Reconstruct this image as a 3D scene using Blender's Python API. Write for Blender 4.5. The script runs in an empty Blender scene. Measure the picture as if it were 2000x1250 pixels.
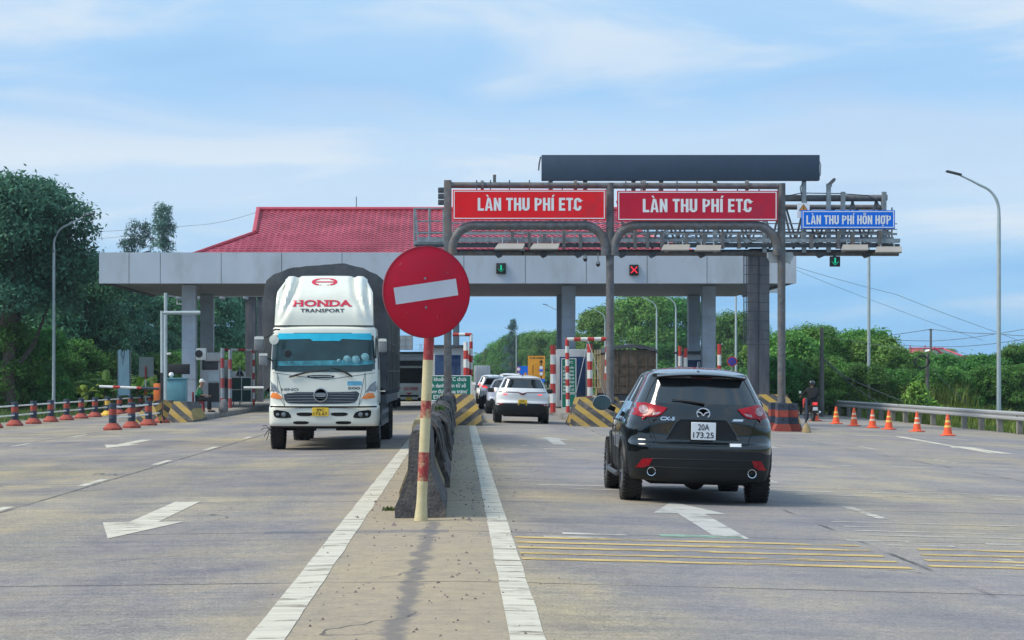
import bpy, bmesh, math, random
import numpy as np
from mathutils import Vector, Matrix, noise
from mathutils.bvhtree import BVHTree
from mathutils.geometry import delaunay_2d_cdt
random.seed(7); R = math.radians; sc = bpy.context.scene; COL = sc.collection
# ------------------------------------------------------------ camera
FPX, PX0, PY0, CH = 4000.0, 897.0, 735.0, 1.5      # focal in photo pixels, principal point, camera height
cam = bpy.data.objects.new('camera', bpy.data.cameras.new('camera')); COL.objects.link(cam); sc.camera = cam
cam.location = (0, 0, CH); cam.rotation_euler = (R(90), 0, 0)
cam.data.sensor_width = 36; cam.data.lens = FPX/2000*36
cam.data.shift_x = (1000-PX0)/2000; cam.data.shift_y = (PY0-625)/2000
cam.data.clip_end = 9000; cam.data.clip_start = .1
# ------------------------------------------------------------ world
W = bpy.data.worlds.new("World"); sc.world = W; W.use_nodes = True
SUN_EL, SUN_ROT = 48, 258
nt = W.node_tree; nt.nodes.clear()
sky = nt.nodes.new('ShaderNodeTexSky'); sky.sky_type = 'NISHITA'; sky.sun_disc = False
sky.sun_elevation = R(SUN_EL); sky.sun_rotation = R(SUN_ROT); sky.dust_density = 1.5
skm = nt.nodes.new('ShaderNodeVectorMath'); skm.operation = 'SCALE'; skm.inputs['Scale'].default_value = .10
tc = nt.nodes.new('ShaderNodeTexCoord')
sp = nt.nodes.new('ShaderNodeSeparateXYZ')
L = nt.links.new
L(tc.outputs['Generated'], sp.inputs[0]); L(sky.outputs[0], skm.inputs[0])
mp = nt.nodes.new('ShaderNodeMapping'); mp.inputs['Scale'].default_value = (3.2, 3.2, 17); mp.inputs['Rotation'].default_value = (0, R(-4), 0)
mp.inputs['Location'].default_value = (1.3, .2, .35)
L(tc.outputs['Generated'], mp.inputs[0])
nz = nt.nodes.new('ShaderNodeTexNoise'); nz.inputs['Scale'].default_value = 1.5; nz.inputs['Detail'].default_value = 7; nz.inputs['Roughness'].default_value = .52; nz.inputs['Distortion'].default_value = .5
L(mp.outputs[0], nz.inputs[0])
EXPO = .40
def T_(r, g_, b_): return tuple((((v/255)+.055)/1.055)**2.4/2**EXPO for v in (r, g_, b_))+(1,)
r1 = nt.nodes.new('ShaderNodeValToRGB'); r1.color_ramp.interpolation = 'EASE'
e = r1.color_ramp.elements
e[0].position = .35; e[0].color = T_(160, 202, 247); e[1].position = .66; e[1].color = T_(236, 243, 250)
x = e.new(.48); x.color = T_(170, 213, 253)
L(nz.outputs[0], r1.inputs[0])
# elevation gradient: clear blue near the horizon, bright bank of cloud above it, greyer blue higher up
r2 = nt.nodes.new('ShaderNodeValToRGB'); e = r2.color_ramp.elements
e[0].position = 0.0; e[0].color = T_(112, 198, 255); e[1].position = 1.0; e[1].color = T_(182, 218, 252)
for p, c in ((.030, (120, 200, 255)), (.055, (176, 220, 254)), (.085, (238, 248, 255)), (.112, (226, 241, 254)), (.135, (168, 212, 253)), (.155, (172, 214, 253)), (.19, (196, 227, 254))):
    x = e.new(p); x.color = T_(*c)
nadd = nt.nodes.new('ShaderNodeMath'); nadd.operation = 'MULTIPLY_ADD'; nadd.inputs[1].default_value = .09; L(nz.outputs[0], nadd.inputs[0])
sub = nt.nodes.new('ShaderNodeMath'); sub.operation = 'SUBTRACT'; sub.inputs[1].default_value = .045; L(sp.outputs[2], sub.inputs[0]); L(sub.outputs[0], nadd.inputs[2])
L(nadd.outputs[0], r2.inputs[0])
mx = nt.nodes.new('ShaderNodeMixRGB'); mx.inputs[0].default_value = .54; L(r2.outputs[0], mx.inputs[1]); L(r1.outputs[0], mx.inputs[2])
mx2 = nt.nodes.new('ShaderNodeMixRGB'); mx2.inputs[0].default_value = .06; L(mx.outputs[0], mx2.inputs[1]); L(skm.outputs[0], mx2.inputs[2])
bg = nt.nodes.new('ShaderNodeBackground'); bg.inputs[1].default_value = 1.0; L(mx2.outputs[0], bg.inputs[0])
wo = nt.nodes.new('ShaderNodeOutputWorld'); L(bg.outputs[0], wo.inputs[0])
# ------------------------------------------------------------ sun (thin overcast: soft)
sun = bpy.data.objects.new('sun', bpy.data.lights.new('sun', 'SUN')); COL.objects.link(sun)
sun.data.energy = 3.0; sun.data.angle = R(25); sun.data.color = (1, .92, .78)
# sun direction: sky rotation measured clockwise from +Y
az = R(SUN_ROT); d = Vector((math.sin(az)*math.cos(R(SUN_EL)), math.cos(az)*math.cos(R(SUN_EL)), math.sin(R(SUN_EL))))
sun.rotation_euler = d.to_track_quat('Z', 'Y').to_euler()
sc.view_settings.view_transform = 'Standard'; sc.view_settings.look = 'None'
sc.view_settings.exposure = EXPO; sc.view_settings.gamma = 1

# ------------------------------------------------------------ helpers
def g(X): return -.025*min(X, 24) if X > 0 else .012*max(X, -24)      # road crossfall either side of the crown
def G(px, py):                                                        # point of the road seen at a photo pixel
    a = px-PX0; b = py-PY0
    t = CH/(b-.025*a) if a > 0 else CH/(b+.012*a)
    return Vector((a*t, t*FPX, g(a*t)))
def A(px, py, Y): return Vector(((px-PX0)*Y/FPX, Y, CH-(py-PY0)*Y/FPX))
def XX(px, Y): return (px-PX0)*Y/FPX
def ZZ(py, Y): return CH-(py-PY0)*Y/FPX

def lin(c): return tuple(((v/255)/12.92 if v/255 <= .04045 else ((v/255+.055)/1.055)**2.4) for v in c)
MATS = {}
def M(name, col, rough=.6, metal=0, var=.12, vs=2.0, bump=0, bs=30, coat=0, spec=.5, streak=0, dirt=None, da=.5, ds=1.2, emit=0, trans=0, alpha=1, isl=0):
    if name in MATS: return MATS[name]
    m = bpy.data.materials.new(name); m.use_nodes = True; t = m.node_tree; b = t.nodes['Principled BSDF']
    MATS[name] = m; l = t.links.new
    b.inputs['Roughness'].default_value = rough; b.inputs['Metallic'].default_value = metal
    b.inputs['Coat Weight'].default_value = coat; b.inputs['Specular IOR Level'].default_value = spec
    tc = t.nodes.new('ShaderNodeTexCoord'); mp = t.nodes.new('ShaderNodeMapping'); l(tc.outputs['Object'], mp.inputs[0])
    if streak: mp.inputs['Scale'].default_value = (1, 1, streak)
    n = t.nodes.new('ShaderNodeTexNoise'); n.inputs['Scale'].default_value = vs; n.inputs['Detail'].default_value = 6; n.inputs['Roughness'].default_value = .6
    l(mp.outputs[0], n.inputs[0])
    r = t.nodes.new('ShaderNodeValToRGB'); e = r.color_ramp.elements
    e[0].position = .3; e[1].position = .7
    e[0].color = tuple(max(0, v*(1-var)) for v in col)+(1,); e[1].color = tuple(min(1, v*(1+var)) for v in col)+(1,)
    l(n.outputs[0], r.inputs[0]); out = r.outputs[0]
    if isl:
        ge = t.nodes.new('ShaderNodeNewGeometry'); hs = t.nodes.new('ShaderNodeHueSaturation')
        ma = t.nodes.new('ShaderNodeMapRange'); ma.inputs['To Min'].default_value = 1-isl; ma.inputs['To Max'].default_value = 1+isl
        l(ge.outputs['Random Per Island'], ma.inputs[0])
        mb_ = t.nodes.new('ShaderNodeMapRange'); mb_.inputs['To Min'].default_value = .462; mb_.inputs['To Max'].default_value = .515
        oi = t.nodes.new('ShaderNodeObjectInfo'); l(oi.outputs['Random'], mb_.inputs[0]); l(mb_.outputs[0], hs.inputs['Hue'])
        w7 = t.nodes.new('ShaderNodeTexWhiteNoise'); w7.noise_dimensions = '1D'; l(oi.outputs['Random'], w7.inputs['W']); m7 = t.nodes.new('ShaderNodeMapRange'); m7.inputs['To Min'].default_value = .72; m7.inputs['To Max'].default_value = 1.28; l(w7.outputs['Value'], m7.inputs[0])
        k7 = t.nodes.new('ShaderNodeMath'); k7.operation = 'MULTIPLY'; l(ma.outputs[0], k7.inputs[0]); l(m7.outputs[0], k7.inputs[1]); l(k7.outputs[0], hs.inputs['Value'])
        l(out, hs.inputs['Color']); out = hs.outputs[0]
    if dirt:
        n2 = t.nodes.new('ShaderNodeTexNoise'); n2.inputs['Scale'].default_value = ds; n2.inputs['Detail'].default_value = 9; n2.inputs['Roughness'].default_value = .7
        l(mp.outputs[0], n2.inputs[0]); r2 = t.nodes.new('ShaderNodeValToRGB'); r2.color_ramp.elements[0].position = .48; r2.color_ramp.elements[1].position = .68
        r2.color_ramp.elements[1].color = (da, da, da, 1); l(n2.outputs[0], r2.inputs[0])
        mi = t.nodes.new('ShaderNodeMixRGB'); l(r2.outputs[0], mi.inputs[0]); l(out, mi.inputs[1]); mi.inputs[2].default_value = dirt+(1,); out = mi.outputs[0]
    l(out, b.inputs['Base Color'])
    if bump:
        n3 = t.nodes.new('ShaderNodeTexNoise'); n3.inputs['Scale'].default_value = bs; n3.inputs['Detail'].default_value = 4; l(mp.outputs[0], n3.inputs[0])
        bp = t.nodes.new('ShaderNodeBump'); bp.inputs['Strength'].default_value = bump; bp.inputs['Distance'].default_value = .02; l(n3.outputs[0], bp.inputs['Height']); l(bp.outputs[0], b.inputs['Normal'])
    if emit: l(out, b.inputs['Emission Color']); b.inputs['Emission Strength'].default_value = emit
    if trans:
        tr = t.nodes.new('ShaderNodeBsdfTranslucent'); l(out, tr.inputs[0]); ms = t.nodes.new('ShaderNodeMixShader'); ms.inputs[0].default_value = trans
        o = t.nodes['Material Output']; l(b.outputs[0], ms.inputs[1]); l(tr.outputs[0], ms.inputs[2]); l(ms.outputs[0], o.inputs[0])
    if alpha < 1: b.inputs['Alpha'].default_value = alpha
    return m
def Mstripe(name, c1, c2, vec, period, duty=.5, rough=.7, wear=.5):      # painted stripes, by object position
    if name in MATS: return MATS[name]
    m = bpy.data.materials.new(name); m.use_nodes = True; t = m.node_tree; b = t.nodes['Principled BSDF']; MATS[name] = m; l = t.links.new
    tc = t.nodes.new('ShaderNodeTexCoord'); dt = t.nodes.new('ShaderNodeVectorMath'); dt.operation = 'DOT_PRODUCT'; dt.inputs[1].default_value = vec
    l(tc.outputs['Object'], dt.inputs[0])
    def mt(op, a, b_=None):
        n = t.nodes.new('ShaderNodeMath'); n.operation = op
        if hasattr(a, 'links'): l(a, n.inputs[0])
        else: n.inputs[0].default_value = a
        if b_ is not None: n.inputs[1].default_value = b_
        return n.outputs[0]
    s = mt('LESS_THAN', mt('FRACT', mt('ADD', mt('DIVIDE', dt.outputs['Value'], period), 20.0)), duty)
    mi = t.nodes.new('ShaderNodeMixRGB'); l(s, mi.inputs[0]); mi.inputs[1].default_value = c2+(1,); mi.inputs[2].default_value = c1+(1,)
    n = t.nodes.new('ShaderNodeTexNoise'); n.inputs['Scale'].default_value = 3.5; n.inputs['Detail'].default_value = 9; n.inputs['Roughness'].default_value = .7; l(tc.outputs['Object'], n.inputs[0])
    r = t.nodes.new('ShaderNodeValToRGB'); r.color_ramp.elements[0].position = .47; r.color_ramp.elements[1].position = .66; r.color_ramp.elements[1].color = (wear,)*3+(1,); l(n.outputs[0], r.inputs[0])
    m2 = t.nodes.new('ShaderNodeMixRGB'); l(r.outputs[0], m2.inputs[0]); l(mi.outputs[0], m2.inputs[1]); m2.inputs[2].default_value = (.16, .13, .10, 1)
    l(m2.outputs[0], b.inputs['Base Color']); b.inputs['Roughness'].default_value = rough
    return m

OFF = {}
def tag(o, label=None, cat=None, group=None, kind=None):
    if label: o['label'] = label
    if cat: o['category'] = cat
    if group: o['group'] = group
    if kind: o['kind'] = kind
    return o
def thing(name, label, cat, loc=(0, 0, 0), rz=0, group=None):
    o = bpy.data.objects.new(name, None); COL.objects.link(o); o.empty_display_size = .2
    o.location = loc; o.rotation_euler = (0, 0, rz); OFF[o.name] = Vector(loc); return tag(o, label, cat, group)
def link(name, me, parent=None):
    o = bpy.data.objects.new(name, me); COL.objects.link(o)
    if parent: o.parent = parent; OFF[o.name] = OFF.get(parent.name, Vector())
    return o
def kids(o): return [c for c in bpy.data.objects if c.parent == o]
KC = {}
def dup(o, loc=None, rz=None, scale=None, label=None, parent=None, tree=None):
    if tree is None:
        tree = {}
        for c in bpy.data.objects:
            if c.parent: tree.setdefault(c.parent.name, []).append(c)
    c = o.copy(); COL.objects.link(c); c.parent = parent
    if loc is not None: c.location = loc
    if rz is not None: c.rotation_euler = (c.rotation_euler[0], c.rotation_euler[1], rz)
    if scale is not None: c.scale = scale if hasattr(scale, '__len__') else (scale,)*3
    if label: c['label'] = label
    for k in tree.get(o.name, []): dup(k, parent=c, tree=tree)
    return c
class MB:
    def __init__(s): s.v = []; s.f = []; s.m = []; s.s = []
    def add(s, V, F, mi=0, sm=False):
        k = len(s.v); s.v += [tuple(p) for p in V]
        for f in F: s.f.append([i+k for i in f]); s.m.append(mi); s.s.append(sm)
        return s
    def box(s, cx, cy, cz, sx, sy, sz, mi=0, rot=None):
        V = [Vector((a*sx/2, b*sy/2, c*sz/2)) for c in (-1, 1) for b in (-1, 1) for a in (-1, 1)]
        if rot is not None:
            Mx = rot if isinstance(rot, Matrix) else Matrix.Rotation(rot, 3, 'Z'); V = [Mx @ p for p in V]
        V = [p+Vector((cx, cy, cz)) for p in V]
        return s.add(V, [(0, 2, 3, 1), (4, 5, 7, 6), (0, 1, 5, 4), (2, 6, 7, 3), (0, 4, 6, 2), (1, 3, 7, 5)], mi)
    def bx(s, x0, x1, y0, y1, z0, z1, mi=0): return s.box((x0+x1)/2, (y0+y1)/2, (z0+z1)/2, x1-x0, y1-y0, z1-z0, mi)
    def bar(s, p, q, w, h=None, mi=0):                       # rectangular bar between two points
        p = Vector(p); q = Vector(q); d = q-p; Mx = d.to_track_quat('Z', 'Y').to_matrix(); c = (p+q)/2
        return s.box(c.x, c.y, c.z, w, h or w, d.length, mi, Mx)
    def tube(s, path, r, n=8, mi=0, cap=True, mis=None):
        path = [Vector(p) for p in path]; K = len(path); rr = r if hasattr(r, '__len__') else [r]*K
        V = []; up = None
        for i, p in enumerate(path):
            d = (path[min(i+1, K-1)]-path[max(i-1, 0)]).normalized()
            if up is None: up = Vector((0, 0, 1)) if abs(d.z) < .9 else Vector((1, 0, 0))
            a = d.cross(up).normalized(); b = a.cross(d).normalized(); up = b
            for j in range(n):
                t = 2*math.pi*j/n; V.append(p+(a*math.cos(t)+b*math.sin(t))*rr[i])
        k = len(s.v); s.v += [tuple(p) for p in V]
        for i in range(K-1):
            for j in range(n):
                s.f.append([k+i*n+j, k+i*n+(j+1) % n, k+(i+1)*n+(j+1) % n, k+(i+1)*n+j]); s.m.append(mis[i] if mis else mi); s.s.append(True)
        if cap:
            s.f.append([k+j for j in range(n)][::-1]); s.m.append(mis[0] if mis else mi); s.s.append(False)
            s.f.append([k+(K-1)*n+j for j in range(n)]); s.m.append(mis[-1] if mis else mi); s.s.append(False)
        return s
    def lathe(s, prof, c=(0, 0, 0), n=20, mi=0, axis='z', mis=None, cap=True):
        V = []; c = Vector(c)
        for r, h in prof:
            for j in range(n):
                t = 2*math.pi*j/n; a, b = r*math.cos(t), r*math.sin(t)
                V.append(c+(Vector((a, b, h)) if axis == 'z' else Vector((a, h, b)) if axis == 'y' else Vector((h, a, b))))
        k = len(s.v); s.v += [tuple(p) for p in V]
        for i in range(len(prof)-1):
            for j in range(n):
                s.f.append([k+i*n+j, k+i*n+(j+1) % n, k+(i+1)*n+(j+1) % n, k+(i+1)*n+j]); s.m.append(mis[i] if mis else mi); s.s.append(True)
        for i in (0, len(prof)-1):
            if cap and prof[i][0] > 1e-4: s.f.append([k+i*n+j for j in range(n)]); s.m.append(mis[min(i, len(prof)-2)] if mis else mi); s.s.append(False)
        return s
    def prism(s, poly, axis, a, b, mi=0):
        def P(u, v, w): return {'y': (u, w, v), 'x': (w, u, v), 'z': (u, v, w)}[axis]
        n = len(poly); V = [P(u, v, a) for u, v in poly]+[P(u, v, b) for u, v in poly]
        return s.add(V, [list(range(n))[::-1], list(range(n, 2*n))]+[(i, (i+1) % n, n+(i+1) % n, n+i) for i in range(n)], mi)
    def build(s, name, mats, parent=None, local=False, bevel=0, seg=2, smooth=None, jit=0):
        me = bpy.data.meshes.new(name); off = Vector()
        if parent and not local: off = OFF.get(parent.name, Vector())
        me.from_pydata([tuple(Vector(p)-off) for p in s.v], [], s.f)
        for m in (mats if isinstance(mats, (list, tuple)) else [mats]): me.materials.append(m)
        for p, mi, sm in zip(me.polygons, s.m, s.s): p.material_index = mi; p.use_smooth = sm if smooth is None else smooth
        bm = bmesh.new(); bm.from_mesh(me)
        bmesh.ops.recalc_face_normals(bm, faces=bm.faces)
        if bevel:
            bm.normal_update(); ed = [e for e in bm.edges if len(e.link_faces) == 2 and e.calc_face_angle(0) > .5]
            try:
                rs_ = bmesh.ops.bevel(bm, geom=ed, offset=bevel, segments=seg, affect='EDGES', clamp_overlap=True, profile=.5)
                for f in rs_['faces']: f.smooth = True
            except Exception: pass
        if jit:
            for v in bm.verts: v.co += noise.noise_vector(v.co*1.7)*jit
        bm.to_mesh(me); bm.free()
        if bevel or any(s.s) or smooth: me.set_sharp_from_angle(angle=R(38))
        return link(name, me, parent)
def ev_mesh(o, name):                                       # evaluated copy of a temp object; removes the temp
    dg = bpy.context.evaluated_depsgraph_get(); me = bpy.data.meshes.new_from_object(o.evaluated_get(dg)); me.name = name
    old = o.data; bpy.data.objects.remove(o); return me
_cap = {}
def text_geo(s, w, h, bold=0.0, shear=0, lines=1.0, align='CENTER', spacing=1.0):
    """text in XY scaled to total width w (None: natural) and cap height h"""
    cu = bpy.data.curves.new('t', 'FONT'); cu.body = s; cu.align_x = align; cu.offset = bold; cu.shear = shear; cu.resolution_u = 3; cu.space_line = lines; cu.space_character = spacing
    me = ev_mesh_(cu)
    if 'H' not in _cap:
        c2 = bpy.data.curves.new('t', 'FONT'); c2.body = 'H'; m2 = ev_mesh_(c2); _cap['H'] = max(v.co.y for v in m2.vertices)
    xs = [v.co.x for v in me.vertices]; kz = h/_cap['H']; kx = kz if w is None else w/(max(xs)-min(xs)); xc = (max(xs)+min(xs))/2 if align == 'CENTER' else min(xs)
    V = [((v.co.x-xc)*kx, v.co.y*kz) for v in me.vertices]; F = [list(p.vertices) for p in me.polygons]
    return V, F
def ev_mesh_(cu):
    o = bpy.data.objects.new('t', cu); COL.objects.link(o); dg = bpy.context.evaluated_depsgraph_get(); dg.update()
    me = bpy.data.meshes.new_from_object(o.evaluated_get(dg)); bpy.data.objects.remove(o); return me
def text(name, s, cx, y, z, w, h, mat, parent, bold=0, thick=.004, local=False, **k):
    """upright lettering facing -Y; z is the baseline of the first line"""
    V, F = text_geo(s, w, h, bold, **k); mb = MB(); n = len(V)
    mb.add([(cx+a, y-thick, z+b) for a, b in V], F); return mb.build(name, mat, parent, local=local)
def mesh_np(name, V, F, mats, parent=None, smooth=False):
    me = bpy.data.meshes.new(name); V = np.asarray(V, dtype=np.float32); F = np.asarray(F, dtype=np.int32); n = F.shape[1]
    me.vertices.add(len(V)); me.vertices.foreach_set('co', V.ravel()); me.loops.add(F.size); me.loops.foreach_set('vertex_index', F.ravel())
    me.polygons.add(len(F)); me.polygons.foreach_set('loop_start', np.arange(0, F.size, n, dtype=np.int32))
    me.update(calc_edges=True); me.validate()
    for m in (mats if isinstance(mats, (list, tuple)) else [mats]): me.materials.append(m)
    if smooth: me.polygons.foreach_set('use_smooth', np.ones(len(F), bool))
    return link(name, me, parent)

# ---- vehicle body toolkit
def half_loop(z, w, yr, yf, cr, cf, st, rf=(0, .4, .78, .95), wf=1.0):
    P = [(rf[0]*w, yr, z), (rf[1]*w, yr+.10*cr, z), (rf[2]*w, yr+.42*cr, z), (rf[3]*w, yr+1.05*cr, z)]
    n = len(st)
    for i, y in enumerate(st): P.append((w*(1+(wf-1)*(i/(n-1))**2), y, z))
    w2 = w*wf
    P += [(.95*w2, yf-1.05*cf, z), (.78*w2, yf-.42*cf, z), (.4*w2, yf-.1*cf, z), (0, yf, z)]
    return P
def body_shell(loops, matf, mats, wells=(), sub=2, crease=()):
    """closed lofted shell; loops bottom to top of half points (x>=0); returns mesh with material ids"""
    bm = bmesh.new(); n = len(loops[0]); rows = []
    for lp in loops:
        right = [bm.verts.new(p) for p in lp]; left = [right[0]]+[bm.verts.new((-p[0], p[1], p[2])) for p in lp[1:-1]]+[right[-1]]
        rows.append((right, left))
    for i in range(len(rows)-1):
        for j in range(n-1):
            for s in (0, 1):
                a, b = rows[i][s], rows[i+1][s]; q = [a[j], a[j+1], b[j+1], b[j]]
                f = bm.faces.new(q if s == 0 else q[::-1]); f.material_index = matf(i, j)
    for k, top in ((0, False), (len(rows)-1, True)):
        r, l = rows[k]
        for j in range(n-1):
            q = [r[j], r[j+1]]+([l[j+1]] if l[j+1] is not r[j+1] else [])+([l[j]] if l[j] is not r[j] else [])
            f = bm.faces.new(q); f.material_index = matf(k if not top else k, j) if not top else matf(k, j)
    bmesh.ops.recalc_face_normals(bm, faces=bm.faces)
    cl = bm.edges.layers.float.new('crease_edge')
    for (i, c) in crease:
        for s in (0, 1):
            r = rows[i][s]
            for j in range(n-1):
                e = bm.edges.get((r[j], r[j+1]))
                if e: e[cl] = c
    me = bpy.data.meshes.new('shell'); bm.to_mesh(me); bm.free()
    for m in mats: me.materials.append(m)
    o = bpy.data.objects.new('shell', me); COL.objects.link(o)
    md = o.modifiers.new('s', 'SUBSURF'); md.levels = md.render_levels = sub
    cuts = []
    for (x0, x1, y, z, r) in wells:
        mb = MB(); mb.lathe([(r, x0), (r, x1)], (0, y, z), 36, 0, 'x')
        c = mb.build('cut', mats[-1]); md = o.modifiers.new('b', 'BOOLEAN'); md.operation = 'DIFFERENCE'; md.solver = 'EXACT'; md.object = c; md.material_mode = 'TRANSFER'; cuts.append(c)
    dg = bpy.context.evaluated_depsgraph_get(); dg.update(); res = bpy.data.meshes.new_from_object(o.evaluated_get(dg))
    for c in cuts: bpy.data.objects.remove(c)
    bpy.data.objects.remove(o)
    return res
def split_body(me, root, names, comp=()):
    """one object per material of the shell (and per loose piece for the slots in comp)"""
    bm = bmesh.new(); bm.from_mesh(me); bm.faces.ensure_lookup_table(); out = {}
    bvh = BVHTree.FromBMesh(bm)
    slots = {}
    mats = list(me.materials)
    for f in bm.faces: slots.setdefault(mats[f.material_index].name if f.material_index < len(mats) and mats[f.material_index] else '', []).append(f)
    byname = {m.name: i for i, m in enumerate(mats) if m}
    for mn, fs in slots.items():
        nm = names.get(mn, 'body')
        groups = [fs]
        if nm in comp:
            left = set(fs); groups = []
            while left:
                st = [left.pop()]; gsel = [st[0]]
                while st:
                    f = st.pop()
                    for e in f.edges:
                        for h in e.link_faces:
                            if h in left: left.discard(h); st.append(h); gsel.append(h)
                groups.append(gsel)
        for gsel in groups:
            vs = {}; V = []; F = []
            for f in gsel:
                q = []
                for v in f.verts:
                    if v not in vs: vs[v] = len(V); V.append(tuple(v.co))
                    q.append(vs[v])
                F.append(q)
            m2 = bpy.data.meshes.new(nm); m2.from_pydata(V, [], F); m2.materials.append(MATS.get(mn) or bpy.data.materials[mn])
            for p in m2.polygons: p.use_smooth = True
            m2.set_sharp_from_angle(angle=R(40))
            o = link(nm, m2, root); out.setdefault(nm, []).append(o)
    bm.free(); return out, bvh
def hit(bvh, u, v, face):
    if face == 'rear': h = bvh.ray_cast(Vector((u, -4, v)), Vector((0, 1, 0)))
    elif face == 'right': h = bvh.ray_cast(Vector((6, u, v)), Vector((-1, 0, 0)))
    elif face == 'left': h = bvh.ray_cast(Vector((-6, u, v)), Vector((1, 0, 0)))
    elif face == 'top': h = bvh.ray_cast(Vector((u, v, 9)), Vector((0, 0, -1)))
    if h[0] is None:
        q = {'rear': Vector((u, 0, v)), 'right': Vector((1, u, v)), 'left': Vector((-1, u, v)), 'top': Vector((u, v, 1.6))}[face]
        h = bvh.find_nearest(q)
    n = h[1]; d = {'rear': Vector((0, -1, 0)), 'right': Vector((1, 0, 0)), 'left': Vector((-1, 0, 0)), 'top': Vector((0, 0, 1))}[face]
    if n.dot(d) < 0: n = -n
    return h[0], n, d
def resample(poly, step, closed=True):
    out = []; n = len(poly)
    for i in range(n if closed else n-1):
        a = Vector(poly[i]); b = Vector(poly[(i+1) % n]); k = max(1, int((b-a).length/step))
        out += [tuple(a+(b-a)*j/k) for j in range(k)]
    if not closed: out.append(tuple(poly[-1]))
    return out
def rnd(poly, it=2):                                        # corner cutting: rounds a polygon
    for _ in range(it):
        o = []
        for i in range(len(poly)):
            a = Vector(poly[i]); b = Vector(poly[(i+1) % len(poly)]); o += [tuple(a*.78+b*.22), tuple(a*.22+b*.78)]
        poly = o
    return poly
def drape(bvh, name, poly, mat, parent, face='rear', off=.006, step=.035, skirt=.012, local=True, bulge=0):
    P = resample(poly, step); n = len(P)
    xs = [p[0] for p in P]; zs = [p[1] for p in P]; pts = [Vector(p) for p in P]
    def inside(x, y):
        c = False; j = n-1
        for i in range(n):
            if (P[i][1] > y) != (P[j][1] > y) and x < (P[j][0]-P[i][0])*(y-P[i][1])/(P[j][1]-P[i][1]+1e-12)+P[i][0]: c = not c
            j = i
        return c
    a = min(xs)+step/2
    while a < max(xs):
        b = min(zs)+step/2
        while b < max(zs):
            if inside(a, b) and min((Vector((a, b))-q).length for q in pts[:n]) > step*.45: pts.append(Vector((a, b)))
            b += step
        a += step
    r = delaunay_2d_cdt(pts, [(i, (i+1) % n) for i in range(n)], [], 1, 1e-5)
    V2, E2, F2 = r[0], r[1], r[2]; V = []; B = []
    for i, p in enumerate(V2):
        h, nn, d = hit(bvh, p[0], p[1], face)
        o = off
        if bulge:
            dist = min((Vector(p)-Vector(q)).length for q in P); o += bulge*min(1, dist/.05)
        V.append(h+(nn*.4+d*.6)*o)
    mb = MB(); mb.add(V, [list(f) for f in F2], 0, True)
    # skirt round the edge
    cnt = {}
    for f in F2:
        for i in range(len(f)):
            e = (f[i], f[(i+1) % len(f)]); cnt[tuple(sorted(e))] = cnt.get(tuple(sorted(e)), 0)+1
    k = len(mb.v); mp = {}
    for e, c in cnt.items():
        if c == 1:
            for v in e:
                if v not in mp:
                    h, nn, d = hit(bvh, V2[v][0], V2[v][1], face); mp[v] = len(mb.v); mb.v.append(tuple(h-d*skirt))
            mb.f.append([e[0], e[1], mp[e[1]], mp[e[0]]]); mb.m.append(0); mb.s.append(False)
    return mb.build(name, mat, parent, local=local)
def seam(bvh, mb, line, r=.004, face='rear', off=0.0, step=.04, n=5):
    P = resample(line, step, closed=False); V = []
    for p in P:
        h, nn, d = hit(bvh, p[0], p[1], face); V.append(h+d*off)
    mb.tube(V, r, n)
def text_on(bvh, name, s, cx, z, w, h, mat, parent, off=.008, bold=0, face='rear', **k):
    V, F = text_geo(s, w, h, bold, **k); mb = MB(); VV = []
    for a, b in V:
        hh, nn, d = hit(bvh, cx+a, z+b, face); VV.append(hh+d*off)
    mb.add(VV, F); return mb.build(name, mat, parent, local=True)
def circ(cx, cz, rx, rz=None, n=24, a0=0, a1=360): rz = rz or rx; return [(cx+rx*math.cos(R(a0+(a1-a0)*i/n)), cz+rz*math.sin(R(a0+(a1-a0)*i/n))) for i in range(n if abs(a1-a0) == 360 else n+1)]
def mirror(poly): return [(-a, b) for a, b in poly][::-1]

# ---- heavy condensed road-sign letters, built as mitred strokes
def _stroke(path, s, closed=False):
    P = [Vector(p) for p in path]; n = len(P); L_, R_ = [], []
    for i in range(n):
        a = P[i-1] if (i or closed) else None; b = P[(i+1) % n] if (i < n-1 or closed) else None
        d1 = (P[i]-a).normalized() if a is not None else None; d2 = (b-P[i]).normalized() if b is not None else None
        d1 = d1 or d2; d2 = d2 or d1; n1 = Vector((-d1.y, d1.x)); n2 = Vector((-d2.y, d2.x)); m = (n1+n2).normalized(); k = s/2/max(.4, m.dot(n1)); L_.append(P[i]+m*k); R_.append(P[i]-m*k)
    return [(L_[i], L_[(i+1) % n], R_[(i+1) % n], R_[i]) for i in range(n if closed else n-1)]
def _arc(cx, cy, rx, ry, a0, a1, n=7): return [(cx+rx*math.cos(R(a0+(a1-a0)*i/n)), cy+ry*math.sin(R(a0+(a1-a0)*i/n))) for i in range(n+1)]
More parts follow.
